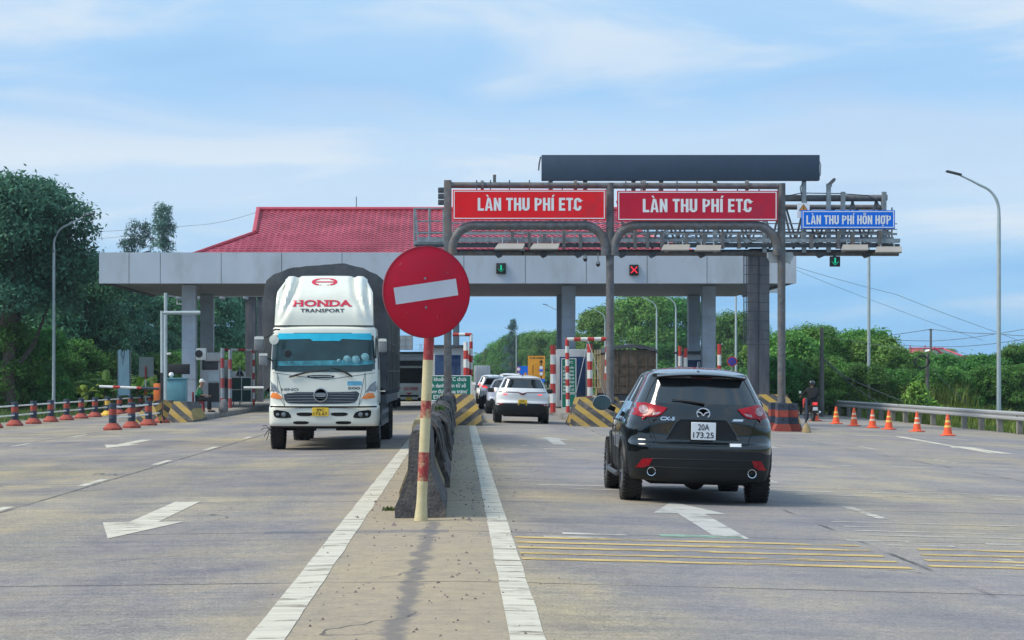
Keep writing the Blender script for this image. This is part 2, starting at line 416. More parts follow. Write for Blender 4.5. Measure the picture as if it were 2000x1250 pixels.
def sign_glyph(c):
    s = .175; h = s/2; w = .50; q = []; A0, A1 = h, w-h; r = .165
    if c in 'LEPNHUIT' or c in 'ÍÌ':
        if c in 'LEPNH': q += _stroke([(h, 0), (h, 1)], s)
        if c in 'NH': q += _stroke([(A1, 0), (A1, 1)], s)
        if c == 'L': q += _stroke([(s, h), (.42, h)], s); w = .42
        if c == 'E': q += _stroke([(s, h), (.43, h)], s)+_stroke([(s, 1-h), (.43, 1-h)], s)+_stroke([(s, .51), (.39, .51)], s*.9); w = .43
        if c == 'H': q += _stroke([(s, .51), (w-s, .51)], s*.95)
        if c == 'N': q.append((Vector((s*.9, 1)), Vector((s*.9, .58)), Vector((w-s*.9, 0)), Vector((w-s*.9, .42))))
        if c == 'P': q += _stroke([(s, 1-h), (A1-r*.6, 1-h)]+_arc(A1-.10, .72, .10, 1-h-.72, 90, -90)[0:]+[(s, .44)], s*.92)
        if c == 'U': q += _stroke([(h, 1), (h, r+h)]+_arc(w/2, r+h, w/2-h, r, 180, 360)+[(A1, 1)], s)
        if c == 'T': q += _stroke([(0, 1-h), (.46, 1-h)], s)+_stroke([(.23, 0), (.23, 1-s)], s); w = .46
        if c in 'IÍ': q += _stroke([(h, 0), (h, 1)], s); w = s
        if c == 'Í': q.append((Vector((.04, 1.06)), Vector((.14, 1.06)), Vector((.24, 1.24)), Vector((.09, 1.24))))
    elif c in 'AÀ':
        w = .54; q += [(Vector((0, 0)), Vector((.165, 0)), Vector((.30, 1)), Vector((.165, 1))), (Vector((.54, 0)), Vector((.375, 0)), Vector((.27, .85)), Vector((.375, 1)))]; q += _stroke([(.13, .27), (.41, .27)], .14)
        q.append((Vector((.20, 1)), Vector((.27, .80)), Vector((.34, 1)), Vector((.27, 1.0))))
        if c == 'À': q.append((Vector((.20, 1.24)), Vector((.06, 1.24)), Vector((.19, 1.06)), Vector((.28, 1.06))))
    elif c == 'C': q += _stroke([(A1, .66), (A1, 1-h-r)]+_arc(w/2, 1-h-r, w/2-h, r, 0, 180)+[(h, r+h)]+_arc(w/2, r+h, w/2-h, r, 180, 360)+[(A1, .36)], s)
    elif c in 'OỖỢ':
        q += _stroke(_arc(w/2, 1-h-r, w/2-h, r, 0, 180)+_arc(w/2, r+h, w/2-h, r, 180, 360), s, True)
        if c == 'Ỗ': q += _stroke([(.10, 1.05), (.25, 1.15), (.40, 1.05)], .07)+_stroke([(.10, 1.22), (.19, 1.28), (.31, 1.22), (.40, 1.28)], .06)
        if c == 'Ợ': q += _stroke([(.44, .86), (.55, .90), (.57, 1.04)], .09); q.append((Vector((.18, -.2)), Vector((.32, -.2)), Vector((.32, -.07)), Vector((.18, -.07)))); w = .56
    elif c == ' ': w = .20
    return q, w
def sign_text(s_, cx, y, zb, width, cap, mat, parent):
    mb = MB(); x = 0; quads = []
    for c in s_:
        q, w = sign_glyph(c); quads += [[Vector((p.x+x, p.y)) for p in f] for f in q]; x += w+.075
    x -= .075
    for i, f in enumerate(quads):
        V = [(cx+(p.x/x-.5)*width, y-.0003*(i % 9), zb+p.y*cap) for p in f]; mb.add(V, [range(4)])
    return mb.build('lettering', mat, parent)
# ============================================================ MATERIALS
m_white = M('white_paint', (.72, .73, .71), .45, dirt=(.38, .35, .30), da=.35)
m_steel = M('galvanised_steel', (.26, .30, .33), .5, .3, var=.3, vs=5, dirt=(.20, .19, .18), da=.6)
m_pipe = M('weathered_grey_pipe', (.125, .13, .14), .65, .1, var=.4, vs=6, dirt=(.17, .12, .085), da=.8, ds=2.5, bump=.2)
m_dark = M('dark_grey_metal', (.06, .07, .085), .6, .1, var=.25)
m_black = M('black_plastic', (.012, .012, .014), .55)
m_rubber = M('tyre_rubber', (.014, .014, .015), .85, bump=.4, bs=60, dirt=(.05, .045, .04), da=.4)
m_red = M('red_paint', (.50, .035, .03), .5, dirt=(.22, .08, .05), da=.5, ds=5)
m_redbrick = M('faded_red_paint', (.34, .055, .035), .75, var=.25, vs=6, dirt=(.14, .07, .05), da=.6, ds=5)
m_navy = M('dark_blue_paint', (.028, .045, .075), .7, var=.3, vs=5, dirt=(.07, .06, .06), da=.5, ds=4)
m_lamp = M('street_lamp_paint', (.40, .47, .49), .5, .2)
m_conc = M('old_concrete', (.22, .21, .19), .9, var=.2, vs=2, bump=.4, dirt=(.10, .09, .085), da=.7)
m_glass = M('dark_glass', (.010, .014, .016), .05, spec=.9, coat=.6)
m_blueglass = M('tinted_booth_glass', (.018, .045, .12), .08)
m_orange = M('cone_orange', (.85, .11, .03), .55, dirt=(.35, .12, .06), da=.3, ds=6)
m_yellow = M('yellow_paint', (.70, .42, .04), .6, dirt=(.3, .2, .08), da=.5, ds=4)
m_green = M('sign_green', (.0, .17, .11), .45, var=.06)
m_let = M('white_lettering', (.82, .83, .84), .45, var=.03)
# ============================================================ SETTING
def road_mat():
    m = bpy.data.materials.new('concrete_road'); m.use_nodes = True; t = m.node_tree; b = t.nodes['Principled BSDF']; l = t.links.new
    def nd(x): return t.nodes.new(x)
    tc = nd('ShaderNodeTexCoord'); sp_ = nd('ShaderNodeSeparateXYZ'); l(tc.outputs['Object'], sp_.inputs[0]); X, Y = sp_.outputs[0], sp_.outputs[1]
    def mt(op, a, b_=None, c=None):
        n = nd('ShaderNodeMath'); n.operation = op; n.use_clamp = False
        for i, v in enumerate((a, b_, c)):
            if v is None: continue
            if hasattr(v, 'links'): l(v, n.inputs[i])
            else: n.inputs[i].default_value = v
        return n.outputs[0]
    def noi(sc_, scale=(1, 1, 1), det=6, ro=.6, loc=(0, 0, 0)):
        mp = nd('ShaderNodeMapping'); mp.inputs['Scale'].default_value = scale; mp.inputs['Location'].default_value = loc; l(tc.outputs['Object'], mp.inputs[0])
        n = nd('ShaderNodeTexNoise'); n.inputs['Scale'].default_value = sc_; n.inputs['Detail'].default_value = det; n.inputs['Roughness'].default_value = ro; l(mp.outputs[0], n.inputs[0]); return n.outputs[0]
    def ramp(v, stops):
        r = nd('ShaderNodeValToRGB'); l(v, r.inputs[0]); e = r.color_ramp.elements
        e[0].position = stops[0][0]; e[1].position = stops[-1][0]
        e[0].color = stops[0][1]+(1,); e[1].color = stops[-1][1]+(1,)
        for p, c in stops[1:-1]: x = e.new(p); x.color = c+(1,)
        return r.outputs[0]
    def mix(f, a, b_, typ='MIX'):
        n = nd('ShaderNodeMixRGB'); n.blend_type = typ
        for i, v in enumerate((f, a, b_)):
            if hasattr(v, 'links'): l(v, n.inputs[i])
            elif hasattr(v, '__len__'): n.inputs[i].default_value = tuple(v)+(1,)
            else: n.inputs[i].default_value = v
        return n.outputs[0]
    def sstep(v, a, b_):
        n = nd('ShaderNodeMapRange'); n.interpolation_type = 'SMOOTHSTEP'; n.inputs['From Min'].default_value = a; n.inputs['From Max'].default_value = b_; l(v, n.inputs[0]); return n.outputs[0]
    big = noi(.22, (1, .5, 1), 6, .62)
    c = ramp(big, [(.36, (.225, .212, .228)), (.5, (.280, .256, .228)), (.64, (.360, .312, .215))])
    c = mix(.75, c, ramp(noi(.9, (1, .6, 1), 8, .7, (5, 5, 0)), [(.36, (.68, .68, .78)), (.5, (.98, .98, .98)), (.63, (1.25, 1.16, .98))]), 'MULTIPLY')
    # each slab its own tone
    sx = mt('FLOOR', mt('DIVIDE', mt('ADD', X, 5.25), 4.57)); sy = mt('FLOOR', mt('DIVIDE', mt('ADD', Y, -1.6), 4.9))
    cb = nd('ShaderNodeCombineXYZ'); l(sx, cb.inputs[0]); l(sy, cb.inputs[1]); wn = nd('ShaderNodeTexWhiteNoise'); wn.noise_dimensions = '2D'; l(cb.outputs[0], wn.inputs[0])
    mr = nd('ShaderNodeMapRange'); mr.inputs['To Min'].default_value = .92; mr.inputs['To Max'].default_value = 1.07; l(wn.outputs[0], mr.inputs[0])
    c = mix(1, c, mr.outputs[0], 'MULTIPLY')
    # transverse brushing and grime streaks
    st = noi(1.0, (.5, 9, 1), 8, .75); c = mix(.75, c, ramp(st, [(.3, (.80, .80, .82)), (.7, (1.14, 1.13, 1.10))]), 'MULTIPLY')
    st2 = noi(1.0, (.22, 3.1, 1), 6, .7, (4, 2, 0)); c = mix(.8, c, ramp(st2, [(.36, (.78, .80, .86)), (.52, (1, 1, 1)), (.7, (1.12, 1.08, 1.0))]), 'MULTIPLY')
    # tyre tracks: darker bands along each lane
    for cx in (-8.6, -6.9, -4.2, -2.4, 1.45, 3.15, 7.3, 9.0, 13.5):
        dx = mt('ABSOLUTE', mt('ADD', X, -cx)); w = mt('SUBTRACT', 1, sstep(dx, .12, .65))
        c = mix(mt('MULTIPLY', w, .20), c, (.12, .125, .15))
    fine = noi(55, (1, 1, 1), 3, .7); c = mix(.9, c, ramp(fine, [(.3, (.42, .42, .44)), (.7, (1.58, 1.56, 1.52))]), 'MULTIPLY')
    fine2 = noi(14, (1, 1, 1), 5, .75); c = mix(.7, c, ramp(fine2, [(.32, (.64, .64, .68)), (.68, (1.28, 1.26, 1.18))]), 'MULTIPLY')
    # sandy strip either side of the median barrier
    dm = mt('ABSOLUTE', mt('ADD', X, .38)); dn = mt('ADD', dm, mt('MULTIPLY', mt('ADD', noi(1.6, (1, .5, 1), 8, .7), -.5), 1.3))
    dirtm = mt('SUBTRACT', 1, sstep(dn, .45, 1.25)); dt = ramp(noi(5, (1, 1, 1), 9, .75), [(.3, (.26, .215, .155)), (.55, (.38, .305, .20)), (.75, (.45, .35, .24))])
    c = mix(mt('MULTIPLY', dirtm, .72), c, dt)
    peb = noi(24, (1, 1, 1), 2, .5); pm = mt('MULTIPLY', mt('GREATER_THAN', peb, .69), dirtm); c = mix(mt('MULTIPLY', pm, .7), c, (.09, .08, .08))
    c = mix(mt('MULTIPLY', sstep(X, .6, 2.0), .22), c, (.245, .248, .285))
    # dirt towards the road edges
    em = mt('MULTIPLY', mt('ADD', sstep(X, 16, 19.3), mt('SUBTRACT', 1, sstep(X, -15.3, -13.5))), .55); c = mix(em, c, (.25, .215, .16))
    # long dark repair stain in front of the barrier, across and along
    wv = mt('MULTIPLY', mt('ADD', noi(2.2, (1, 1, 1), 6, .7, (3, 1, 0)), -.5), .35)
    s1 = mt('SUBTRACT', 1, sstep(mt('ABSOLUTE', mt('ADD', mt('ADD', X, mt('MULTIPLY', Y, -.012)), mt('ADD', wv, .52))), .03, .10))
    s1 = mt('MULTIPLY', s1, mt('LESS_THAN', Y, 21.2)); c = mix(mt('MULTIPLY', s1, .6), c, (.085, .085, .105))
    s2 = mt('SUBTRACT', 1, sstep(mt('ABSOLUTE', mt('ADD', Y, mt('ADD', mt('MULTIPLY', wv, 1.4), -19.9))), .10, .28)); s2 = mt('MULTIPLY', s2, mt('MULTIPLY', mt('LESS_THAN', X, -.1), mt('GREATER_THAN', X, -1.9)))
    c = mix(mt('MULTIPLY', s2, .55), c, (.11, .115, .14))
    # joints
    jw = mt('MULTIPLY', mt('ADD', noi(3, (1, 1, 1), 4, .6, (9, 0, 0)), -.5), .06)
    fy = mt('MULTIPLY', mt('ABSOLUTE', mt('SUBTRACT', mt('FRACT', mt('DIVIDE', mt('ADD', mt('ADD', Y, jw), 800-16.3+2.45), 4.9)), .5)), 4.9)
    brk = noi(.55, (1, 1, 1), 2, .5, (7, 7, 0))
    jm = mt('SUBTRACT', 1, sstep(fy, .010, .032)); c = mix(mt('MULTIPLY', jm, sstep(brk, .30, .55)), c, (.035, .033, .035))
    for jx in (-10.55, -5.25, 3.88, 9.3, 14.2):
        jj = mt('SUBTRACT', 1, sstep(mt('ABSOLUTE', mt('ADD', mt('ADD', X, -jx), jw)), .012, .04)); c = mix(mt('MULTIPLY', jj, mt('MULTIPLY', sstep(brk, *((.45, .6) if jx > 0 else (.25, .5))), .85)), c, (.04, .04, .044))
    # hairline cracks
    vo = nd('ShaderNodeTexVoronoi'); vo.feature = 'DISTANCE_TO_EDGE'; vo.inputs['Scale'].default_value = .16
    mp = nd('ShaderNodeMapping'); l(tc.outputs['Object'], mp.inputs[0]); ad = nd('ShaderNodeVectorMath'); ad.operation = 'ADD'
    nn = nd('ShaderNodeTexNoise'); nn.inputs['Scale'].default_value = 1.5; l(tc.outputs['Object'], nn.inputs[0]); l(mp.outputs[0], ad.inputs[0]); l(nn.outputs[1], ad.inputs[1]); l(ad.outputs[0], vo.inputs[0])
    cm = mt('SUBTRACT', 1, sstep(vo.outputs[0], .001, .0035)); c = mix(mt('MULTIPLY', cm, mt('MULTIPLY', sstep(noi(.3, (1, 1, 1), 2, .5), .5, .62), .8)), c, (.05, .05, .055))
    l(c, b.inputs['Base Color']); b.inputs['Roughness'].default_value = .82; b.inputs['Specular IOR Level'].default_value = .35
    bp = nd('ShaderNodeBump'); bp.inputs['Strength'].default_value = .35; bp.inputs['Distance'].default_value = .01; l(mt('ADD', fine, st), bp.inputs['Height']); l(bp.outputs[0], b.inputs['Normal'])
    return m
def paint_mat(name, col, wear, th=.5):                      # road paint, worn through in patches
    m = bpy.data.materials.new(name); m.use_nodes = True; t = m.node_tree; b = t.nodes['Principled BSDF']; l = t.links.new
    tc = t.nodes.new('ShaderNodeTexCoord')
    def noi(s, scale, det): 
        mp = t.nodes.new('ShaderNodeMapping'); mp.inputs['Scale'].default_value = scale; l(tc.outputs['Object'], mp.inputs[0])
        n = t.nodes.new('ShaderNodeTexNoise'); n.inputs['Scale'].default_value = s; n.inputs['Detail'].default_value = det; n.inputs['Roughness'].default_value = .72; l(mp.outputs[0], n.inputs[0]); return n.outputs[0]
    r = t.nodes.new('ShaderNodeValToRGB'); r.color_ramp.elements[0].color = tuple(v*.72 for v in col)+(1,); r.color_ramp.elements[1].color = col+(1,); r.color_ramp.elements[0].position = .35; r.color_ramp.elements[1].position = .6
    l(noi(1.0, (.8, 7, 1), 8), r.inputs[0])
    l(r.outputs[0], b.inputs['Base Color']); b.inputs['Roughness'].default_value = .75
    a = t.nodes.new('ShaderNodeValToRGB'); a.color_ramp.elements[0].position = th-.06; a.color_ramp.elements[1].position = th+.04; a.color_ramp.elements[0].color = (1-wear,)*3+(1,)
    l(noi(1.6, (1, 3, 1), 10), a.inputs[0]); l(a.outputs[0], b.inputs['Alpha'])
    return m
def strip(pts_left, mats, name, z=0.0, kind='structure'):
    pass
def sheet(name, polys, mat, dz, parent=None):                # polygons lying on the cambered road
    mb = MB()
    for p in polys: mb.add([(x, y, g(x)+dz) for x, y in p], [list(range(len(p)))])
    return mb.build(name, mat, parent)
xs = [-1200, -400, -60, -24, 0, 24, 60, 400, 1200]; ys = [-60, 60, 200, 700, 1240]
mb = MB(); V = [(x, y, g(x)-.06) for y in ys for x in xs]; n = len(xs)
mb.add(V, [(j*n+i, j*n+i+1, (j+1)*n+i+1, (j+1)*n+i) for j in range(len(ys)-1) for i in range(n-1)])
o = mb.build('ground', M('grassy_ground', (.10, .12, .045), .95, var=.45, vs=.35, dirt=(.20, .16, .11), da=.7, ds=.25)); tag(o, kind='structure')
rx = [-16.6, 0, 19.2]; rows = [(-5, -16.6, 19.2), (135, -16.6, 19.2), (220, -9.5, 10), (1235, -9.5, 10)]
mb = MB(); V = []
for y, a, b in rows:
    for x in (a, 0, b): V.append((x, y, g(x)))
mb.add(V, [(j*3+i, j*3+i+1, (j+1)*3+i+1, (j+1)*3+i) for j in range(3) for i in range(2)])
o = mb.build('road', road_mat()); tag(o, kind='structure')
# shoulder verges
o = sheet('left_verge', [[(-24, 40), (-16.6, 40), (-16.6, 134), (-24, 134)]], M('dusty_verge', (.20, .18, .13), .95, var=.3, vs=1.2, dirt=(.07, .09, .03), da=.8, ds=.9), -.02); tag(o, kind='structure')
o = sheet('right_verge', [[(19.2, 40), (24, 40), (24, 180), (19.2, 134)]], M('weedy_verge', (.20, .19, .09), .95, var=.4, vs=1.2, dirt=(.08, .14, .025), da=.9, ds=.8), -.02); tag(o, kind='structure')
p_w = paint_mat('white_road_paint', (.60, .56, .46), .9, .42); p_w2 = paint_mat('worn_white_road_paint', (.56, .53, .47), .95, .50); p_y = paint_mat('yellow_road_paint', (.60, .43, .16), .95, .465); p_a = paint_mat('arrow_road_paint', (.50, .49, .46), .8, .42); p_g = paint_mat('green_road_paint', (.30, .48, .36), .9, .48)
def rect(x0, x1, y0, y1): return [(x0, y0), (x1, y0), (x1, y1), (x0, y1)]
def worn_strip(x0, x1, y0, y1, seed=0):                        # thick paint with slightly ragged edges, cracked open at the slab joints
    out = []; r_ = random.Random(seed); y = y0
    while y < y1:
        nj = 16.3+4.9*math.floor((y-16.3+.001)/4.9+1); e_ = min(nj-.018, y1); k = max(2, int((e_-y)/.22)); Lf = []; Rt = []
        for i in range(k+1):
            yy = y+(e_-y)*i/k; Lf.append((x0+.010*noise.noise(Vector((yy*.8, seed, 0)))+r_.uniform(-.002, .002), yy)); Rt.append((x1+.010*noise.noise(Vector((yy*.7, seed, 5)))+r_.uniform(-.002, .002), yy))
        for i in range(k): out.append([Lf[i], Rt[i], Rt[i+1], Lf[i+1]])
        y = nj+.018 if e_ < y1 else y1
    return out
tag(sheet('edge_line', worn_strip(-1.22, -1.0, 5, 62, 1), p_w, .004), kind='structure')
tag(sheet('edge_line', worn_strip(.29, .50, 5, 64, 2)+[[(.5, 66), (.7, 66), (.95, 112), (.8, 112)]], p_w, .004), kind='structure')
D = [rect(-5.45, -5.32, y, y+1.9) for y in (22.6, 29.2, 36.2, 43.5, 51, 58.5, 66, 74)]
D += [rect(-10.45, -10.32, y, y+2) for y in (39.5, 47.5, 55)]
tag(sheet('lane_line', D, p_w, .004), kind='structure')
D = [rect(4.74, 4.87, y, y+2.2) for y in (15.9, 23.2, 31)]+[rect(9.9, 10.03, y, y+2) for y in (41, 49)]+[rect(14.8, 14.95, y, y+2) for y in (41, 52, 60)]
tag(sheet('lane_line', D, p_w2, .004), kind='structure')
def arrow(cx, y0, sgn, w=.43, s=.155, hl=2.2, L_=5.8, bend=0):
    P = [(0, 0), (w, hl), (s, hl), (s, L_), (-s, L_), (-s, hl), (-w, hl)]
    return [[(cx+a+bend*b/L_, y0+sgn*b) for a, b in P][::sgn]]
for (cx, y0, sg, mt_) in ((-3.33, 19.4, 1, p_w), (-7.85, 45.6, 1, p_w), (2.64, 25.5, -1, p_a), (2.3, 52.5, -1, p_a), (12.9, 54, -1, p_w), (7.4, 54, -1, p_w2)):
    P = arrow(cx, y0, sg)[0]; tri = [P[i] for i in (0, 1, 6)] if sg == 1 else None
    Q = arrow(cx, y0, 1)[0]
    if sg == -1: Q = [(a, 2*y0-b) for a, b in Q]
    tag(sheet('arrow_marking', [[Q[0], Q[1], Q[6]], [Q[2], Q[3], Q[4], Q[5]]], mt_, .004), kind='structure')
D = [rect(.52, 3.75, y, y+.18) for y in (16.9, 17.45, 18.02, 18.6, 19.15)]+[rect(3.95+.1*i, 9.5, y, y+.17) for i, y in enumerate((17.15, 17.7, 18.3, 18.9))]
tag(sheet('rumble_strip', D, p_y, .005), kind='structure')
D = [rect(4.1, 9.6, y, y+.10) for y in (20.6, 21.2, 21.8, 22.5)]+[rect(x, x+.62, 19.75, 19.98) for x in (1.0, 3.75, 5.1, 6.5)]+[rect(x+.2, x+.85, 19.35, 19.5) for x in (3.85, .6)]
D += [rect(x, x+.95, 28.8, 28.98) for x in (1.1, 2.6, 4.3, 5.6, 7, 8.4, 10)]+[rect(x+.3, x+1.3, 27.9, 28.04) for x in (1.1, 2.6, 4.3, 5.6, 7, 8.4)]
D += [rect(x, x+.9, 38.4, 38.6) for x in (5, 6.5, 8, 9.6, 11)]+[rect(x, x+.9, 36.2, 36.35) for x in (5.4, 8.2, 10.4)]+[rect(1.55, 2.7, 43.6, 43.9), rect(1.4, 1.6, 45.5, 45.9)]
tag(sheet('faded_stripe', D, p_w2, .004), kind='structure')
tag(sheet('green_marking', [rect(1.95, 2.75, 19.75, 20.05)], p_g, .004), kind='structure')
D = [[(9.7, 62.5), (9.7, 62.2), (13.2, 62.2), (13.2, 62.5)], [(13.2, 62.2), (13.5, 62.4), (12.6, 48), (12.45, 48)]]
tag(sheet('taper_line', D, p_w, .005), kind='structure')
mb = MB(); rr = random.Random(3)                               # grit and pebbles along the median
for i in range(900):
    x = rr.gauss(.05, .28) if rr.random() < .65 else rr.gauss(-.8, .2); y = rr.uniform(11, 62) ; s = rr.uniform(.006, .022)*(1 if rr.random() < .95 else 2)
    if -.75 < x < -.1 and y > 21: continue
    a = rr.uniform(0, 6); q = [(x+s*math.cos(a+k*1.57)*rr.uniform(.6, 1), y+s*math.sin(a+k*1.57)*rr.uniform(.6, 1.2), g(x)+.001) for k in range(4)]
    mb.add(q+[(x, y, g(x)+s*.8)], [(0, 1, 4), (1, 2, 4), (2, 3, 4), (3, 0, 4)])
tag(mb.build('gravel', M('grit', (.17, .14, .12), .9, isl=.5)), 'loose grit and pebbles scattered along the foot of the median barrier', 'gravel', kind='stuff')
# ============================================================ TOLL ISLANDS
def island(label, X0, X1, Y0, Y1, h=.22):
    t = thing('toll_island', label, 'traffic island', ((X0+X1)/2, Y0, g((X0+X1)/2)))
    cx = (X0+X1)/2; w = (X1-X0)/2
    P = [(cx-w*.55, Y0), (cx+w*.55, Y0), (X1, Y0+2.2), (X1, Y1), (X0, Y1), (X0, Y0+2.2)]
    mb = MB(); zz = g(cx); mb.prism([(a, b) for a, b in P], 'z', zz-.15, zz+h); mb.build('kerb', m_conc, t, bevel=.03)
    Q = [(cx+(a-cx)*.9, b+(.2 if b < Y1 else -.2)) for a, b in P]
    MB().prism(Q, 'z', zz+h-.02, zz+h+.012).build('paving', M('island_paving', (.26, .235, .20), .9, var=.25, vs=3, bump=.3), t)
    return t, zz+h
m_chev = Mstripe('hazard_stripe', (.33, .215, .035), (.03, .03, .032), (.75, 0, 1), .42, .5, wear=.75)
m_chev2 = Mstripe('hazard_stripe_reversed', (.33, .215, .035), (.03, .03, .032), (-.75, 0, 1), .42, .5, wear=.75)
def nose(label, cx, Y0, w, h, L_=3.0, rake=.9):               # raked concrete crash nose, hazard-striped
    t = thing('crash_nose', label, 'crash barrier', (cx, Y0, g(cx))); z0 = g(cx)-.05
    a = w/2
    V = [(cx-a, Y0, z0), (cx+a, Y0, z0), (cx+a*.9, Y0+rake*.3, z0+h*.45), (cx-a*.9, Y0+rake*.3, z0+h*.45), (cx-a*.6, Y0+rake, z0+h), (cx+a*.6, Y0+rake, z0+h),
         (cx-a, Y0+L_, z0), (cx+a, Y0+L_, z0), (cx-a*.65, Y0+L_, z0+h*.95), (cx+a*.65, Y0+L_, z0+h*.95)]
    mb = MB(); mb.add(V, [(0, 1, 2, 3), (3, 2, 5, 4)], 0); mb.add([V[i] for i in (0, 3, 4, 8, 6)], [range(5)], 1); mb.add([V[i] for i in (1, 7, 9, 5, 2)], [range(5)], 1)
    mb.add([V[i] for i in (4, 5, 9, 8)], [range(4)], 2); mb.add([V[i] for i in (6, 8, 9, 7)], [range(4)], 2)
    bmt = mb.build('block', [m_chev if cx > 0 or cx < -5 else m_chev2, m_chev2 if cx > 0 else m_chev, m_conc], t)
    return t
isl = []
isl.append(island('grey kerbed toll island under the left booth with seated attendant', -12.7, -9.35, 74.2, 118))
isl.append(island('kerbed median toll island carrying the blue booth behind the round sign', -1.1, .75, 65, 112))
isl.append(island('kerbed toll island with the portrait green notice, right of the white cars', 3.85, 6.2, 66.2, 116))
isl.append(island('kerbed toll island behind the black car, under the dark square steel column', 10.0, 11.5, 67.5, 116))
nose('yellow and black striped crash nose beside the teal cabinet', -10.35, 71.8, 2.1, .78, 4.2)
nose('yellow and black striped crash nose at the end of the median barrier', -.07, 62.7, 1.6, 1.0, 3)
nose('yellow and black striped crash nose left of the black car', 4.5, 65.3, 2.0, 1.0, 3.0)
nose('yellow and black striped crash nose behind the row of red and black blocks', 10.55, 68.6, 1.9, 1.2, 3.2)
# V-shaped hazard boards on the left nose
t = thing('chevron_board', 'V-shaped pair of yellow and black hazard boards before the teal cabinet', 'sign', (-10.4, 70.6, g(-10.4)))
z0 = g(-10.4)
Yv = 70.6
for s, poly in ((0, [(298, 782), (316, 782), (316, 822), (310, 822)]), (1, [(318, 782), (340, 782), (322, 822), (318, 822)])):
    P = [(XX(a, Yv), ZZ(b, Yv)) for a, b in poly]; MB().prism(P, 'y', Yv, Yv+.03).build('board', m_chev2 if s == 0 else m_chev, t)
MB().bx(-10.32, -10.26, Yv+.03, Yv+.08, z0, z0+.85).build('post', m_black, t)
# ============================================================ TOLL CANOPY
YC = 90.0; S = lambda Y: FPX/Y
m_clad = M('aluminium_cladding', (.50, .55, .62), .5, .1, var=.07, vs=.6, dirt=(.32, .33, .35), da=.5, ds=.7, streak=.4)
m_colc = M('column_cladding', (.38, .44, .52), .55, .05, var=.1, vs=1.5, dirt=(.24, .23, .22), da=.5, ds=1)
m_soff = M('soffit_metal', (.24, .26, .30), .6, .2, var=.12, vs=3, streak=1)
zb, zt = ZZ(553.5, YC), ZZ(493, YC); x0, x1 = XX(193, YC), XX(1556, YC)
cn = thing('toll_canopy', 'long grey clad toll canopy under a red tiled roof, spanning the road', 'canopy', (0, YC, 0))
jn = [193, 252, 313, 432, 550, 668, 786, 906, 1026, 1145, 1264, 1381, 1500, 1556]
for a, b in zip(jn, jn[1:]):
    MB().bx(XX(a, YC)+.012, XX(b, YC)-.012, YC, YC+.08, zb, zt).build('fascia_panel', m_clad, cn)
mb = MB(); mb.bx(x0, x1, YC+.081, YC+.3, zb+.02, zt-.03); mb.bx(x0, x0+.2, YC+.3, YC+16, zb+.02, zt-.03); mb.bx(x1-.2, x1, YC+.3, YC+16, zb+.02, zt-.03)
mb.build('fascia_frame', m_dark, cn)
mb = MB(); mb.bx(XX(262, YC+15.7), XX(1530, YC+15.7), YC+15.7, YC+16, ZZ(571.5, YC+15.7), zt-.03); mb.build('rear_fascia', m_clad, cn)
mb = MB()
SX0, SX1 = -14.6, 14.2
mb.bx(x0+.2, x1-.2, YC+.3, YC+15.7, zb+.10, zb+.2)
sl = 42
for i in range(sl):
    y = YC+.4+i*(15.2/sl); mb.bx(SX0, SX1, y, y+.30, zb+.03, zb+.095)
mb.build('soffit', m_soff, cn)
def clad_col(px0, px1, Y, zt_, zb_, parent, dep=.62):
    a, b = XX(px0, Y), XX(px1, Y); c = MB(); z = zt_; first = True
    hs = []
    while z > zb_+.01: nz_ = max(zb_, z-1.42); hs.append((nz_, z)); z = nz_
    for lo, hi in hs: c.bx(a, b, Y, Y+dep, lo+.012, hi-.012)
    c.bx(a+.02, b-.02, Y+.02, Y+dep-.02, zb_, zt_)
    return c.build('column', m_colc, parent, bevel=.006, seg=1)
for (a, b, Y, zz) in ((355, 382, 91.8, .1), (391, 416, 103, .1), (1098, 1124, 92.5, .05), (1088, 1112, 103.5, .05), (1372, 1398, 92.5, -.1), (1345, 1367.5, 103.5, -.1), (610, 636, 92.5, .02), (640, 664, 103.5, .02)):
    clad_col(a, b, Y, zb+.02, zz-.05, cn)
# tiled roof with gablet hips
def tile_mat():
    m = bpy.data.materials.new('red_roof_tiles'); m.use_nodes = True; t = m.node_tree; b = t.nodes['Principled BSDF']; l = t.links.new
    tc = t.nodes.new('ShaderNodeTexCoord'); n = t.nodes.new('ShaderNodeTexNoise'); n.inputs['Scale'].default_value = .7; n.inputs['Detail'].default_value = 8; l(tc.outputs['Object'], n.inputs[0])
    r = t.nodes.new('ShaderNodeValToRGB'); r.color_ramp.elements[0].color = (.27, .036, .058, 1); r.color_ramp.elements[1].color = (.46, .085, .13, 1); r.color_ramp.elements[0].position = .3; r.color_ramp.elements[1].position = .7; l(n.outputs[0], r.inputs[0])
    l(r.outputs[0], b.inputs['Base Color']); b.inputs['Roughness'].default_value = .5; return m
m_tile = tile_mat()
rf = MB(); ye, zr = 91.5, zt-.05; yr_ = 98.0; zR = ZZ(411, yr_)
yb = ye+.46*(yr_-ye); zbk = zr+.46*(zR-zr)
ex0, ex1 = XX(375, ye), XX(1373, ye); bx0, bx1 = XX(497, yb), XX(1251, yb); r0, r1_ = XX(505, yr_), XX(1243, yr_)
def slope_x(v):                                                # left and right edge of the front slope at height fraction v
    if v < .46: k = v/.46; return ex0+(bx0-ex0)*k, ex1+(bx1-ex1)*k
    k = (v-.46)/.54; return bx0+(r0-bx0)*k, bx1+(r1_-bx1)*k
rowsN = 22; pitch = .30
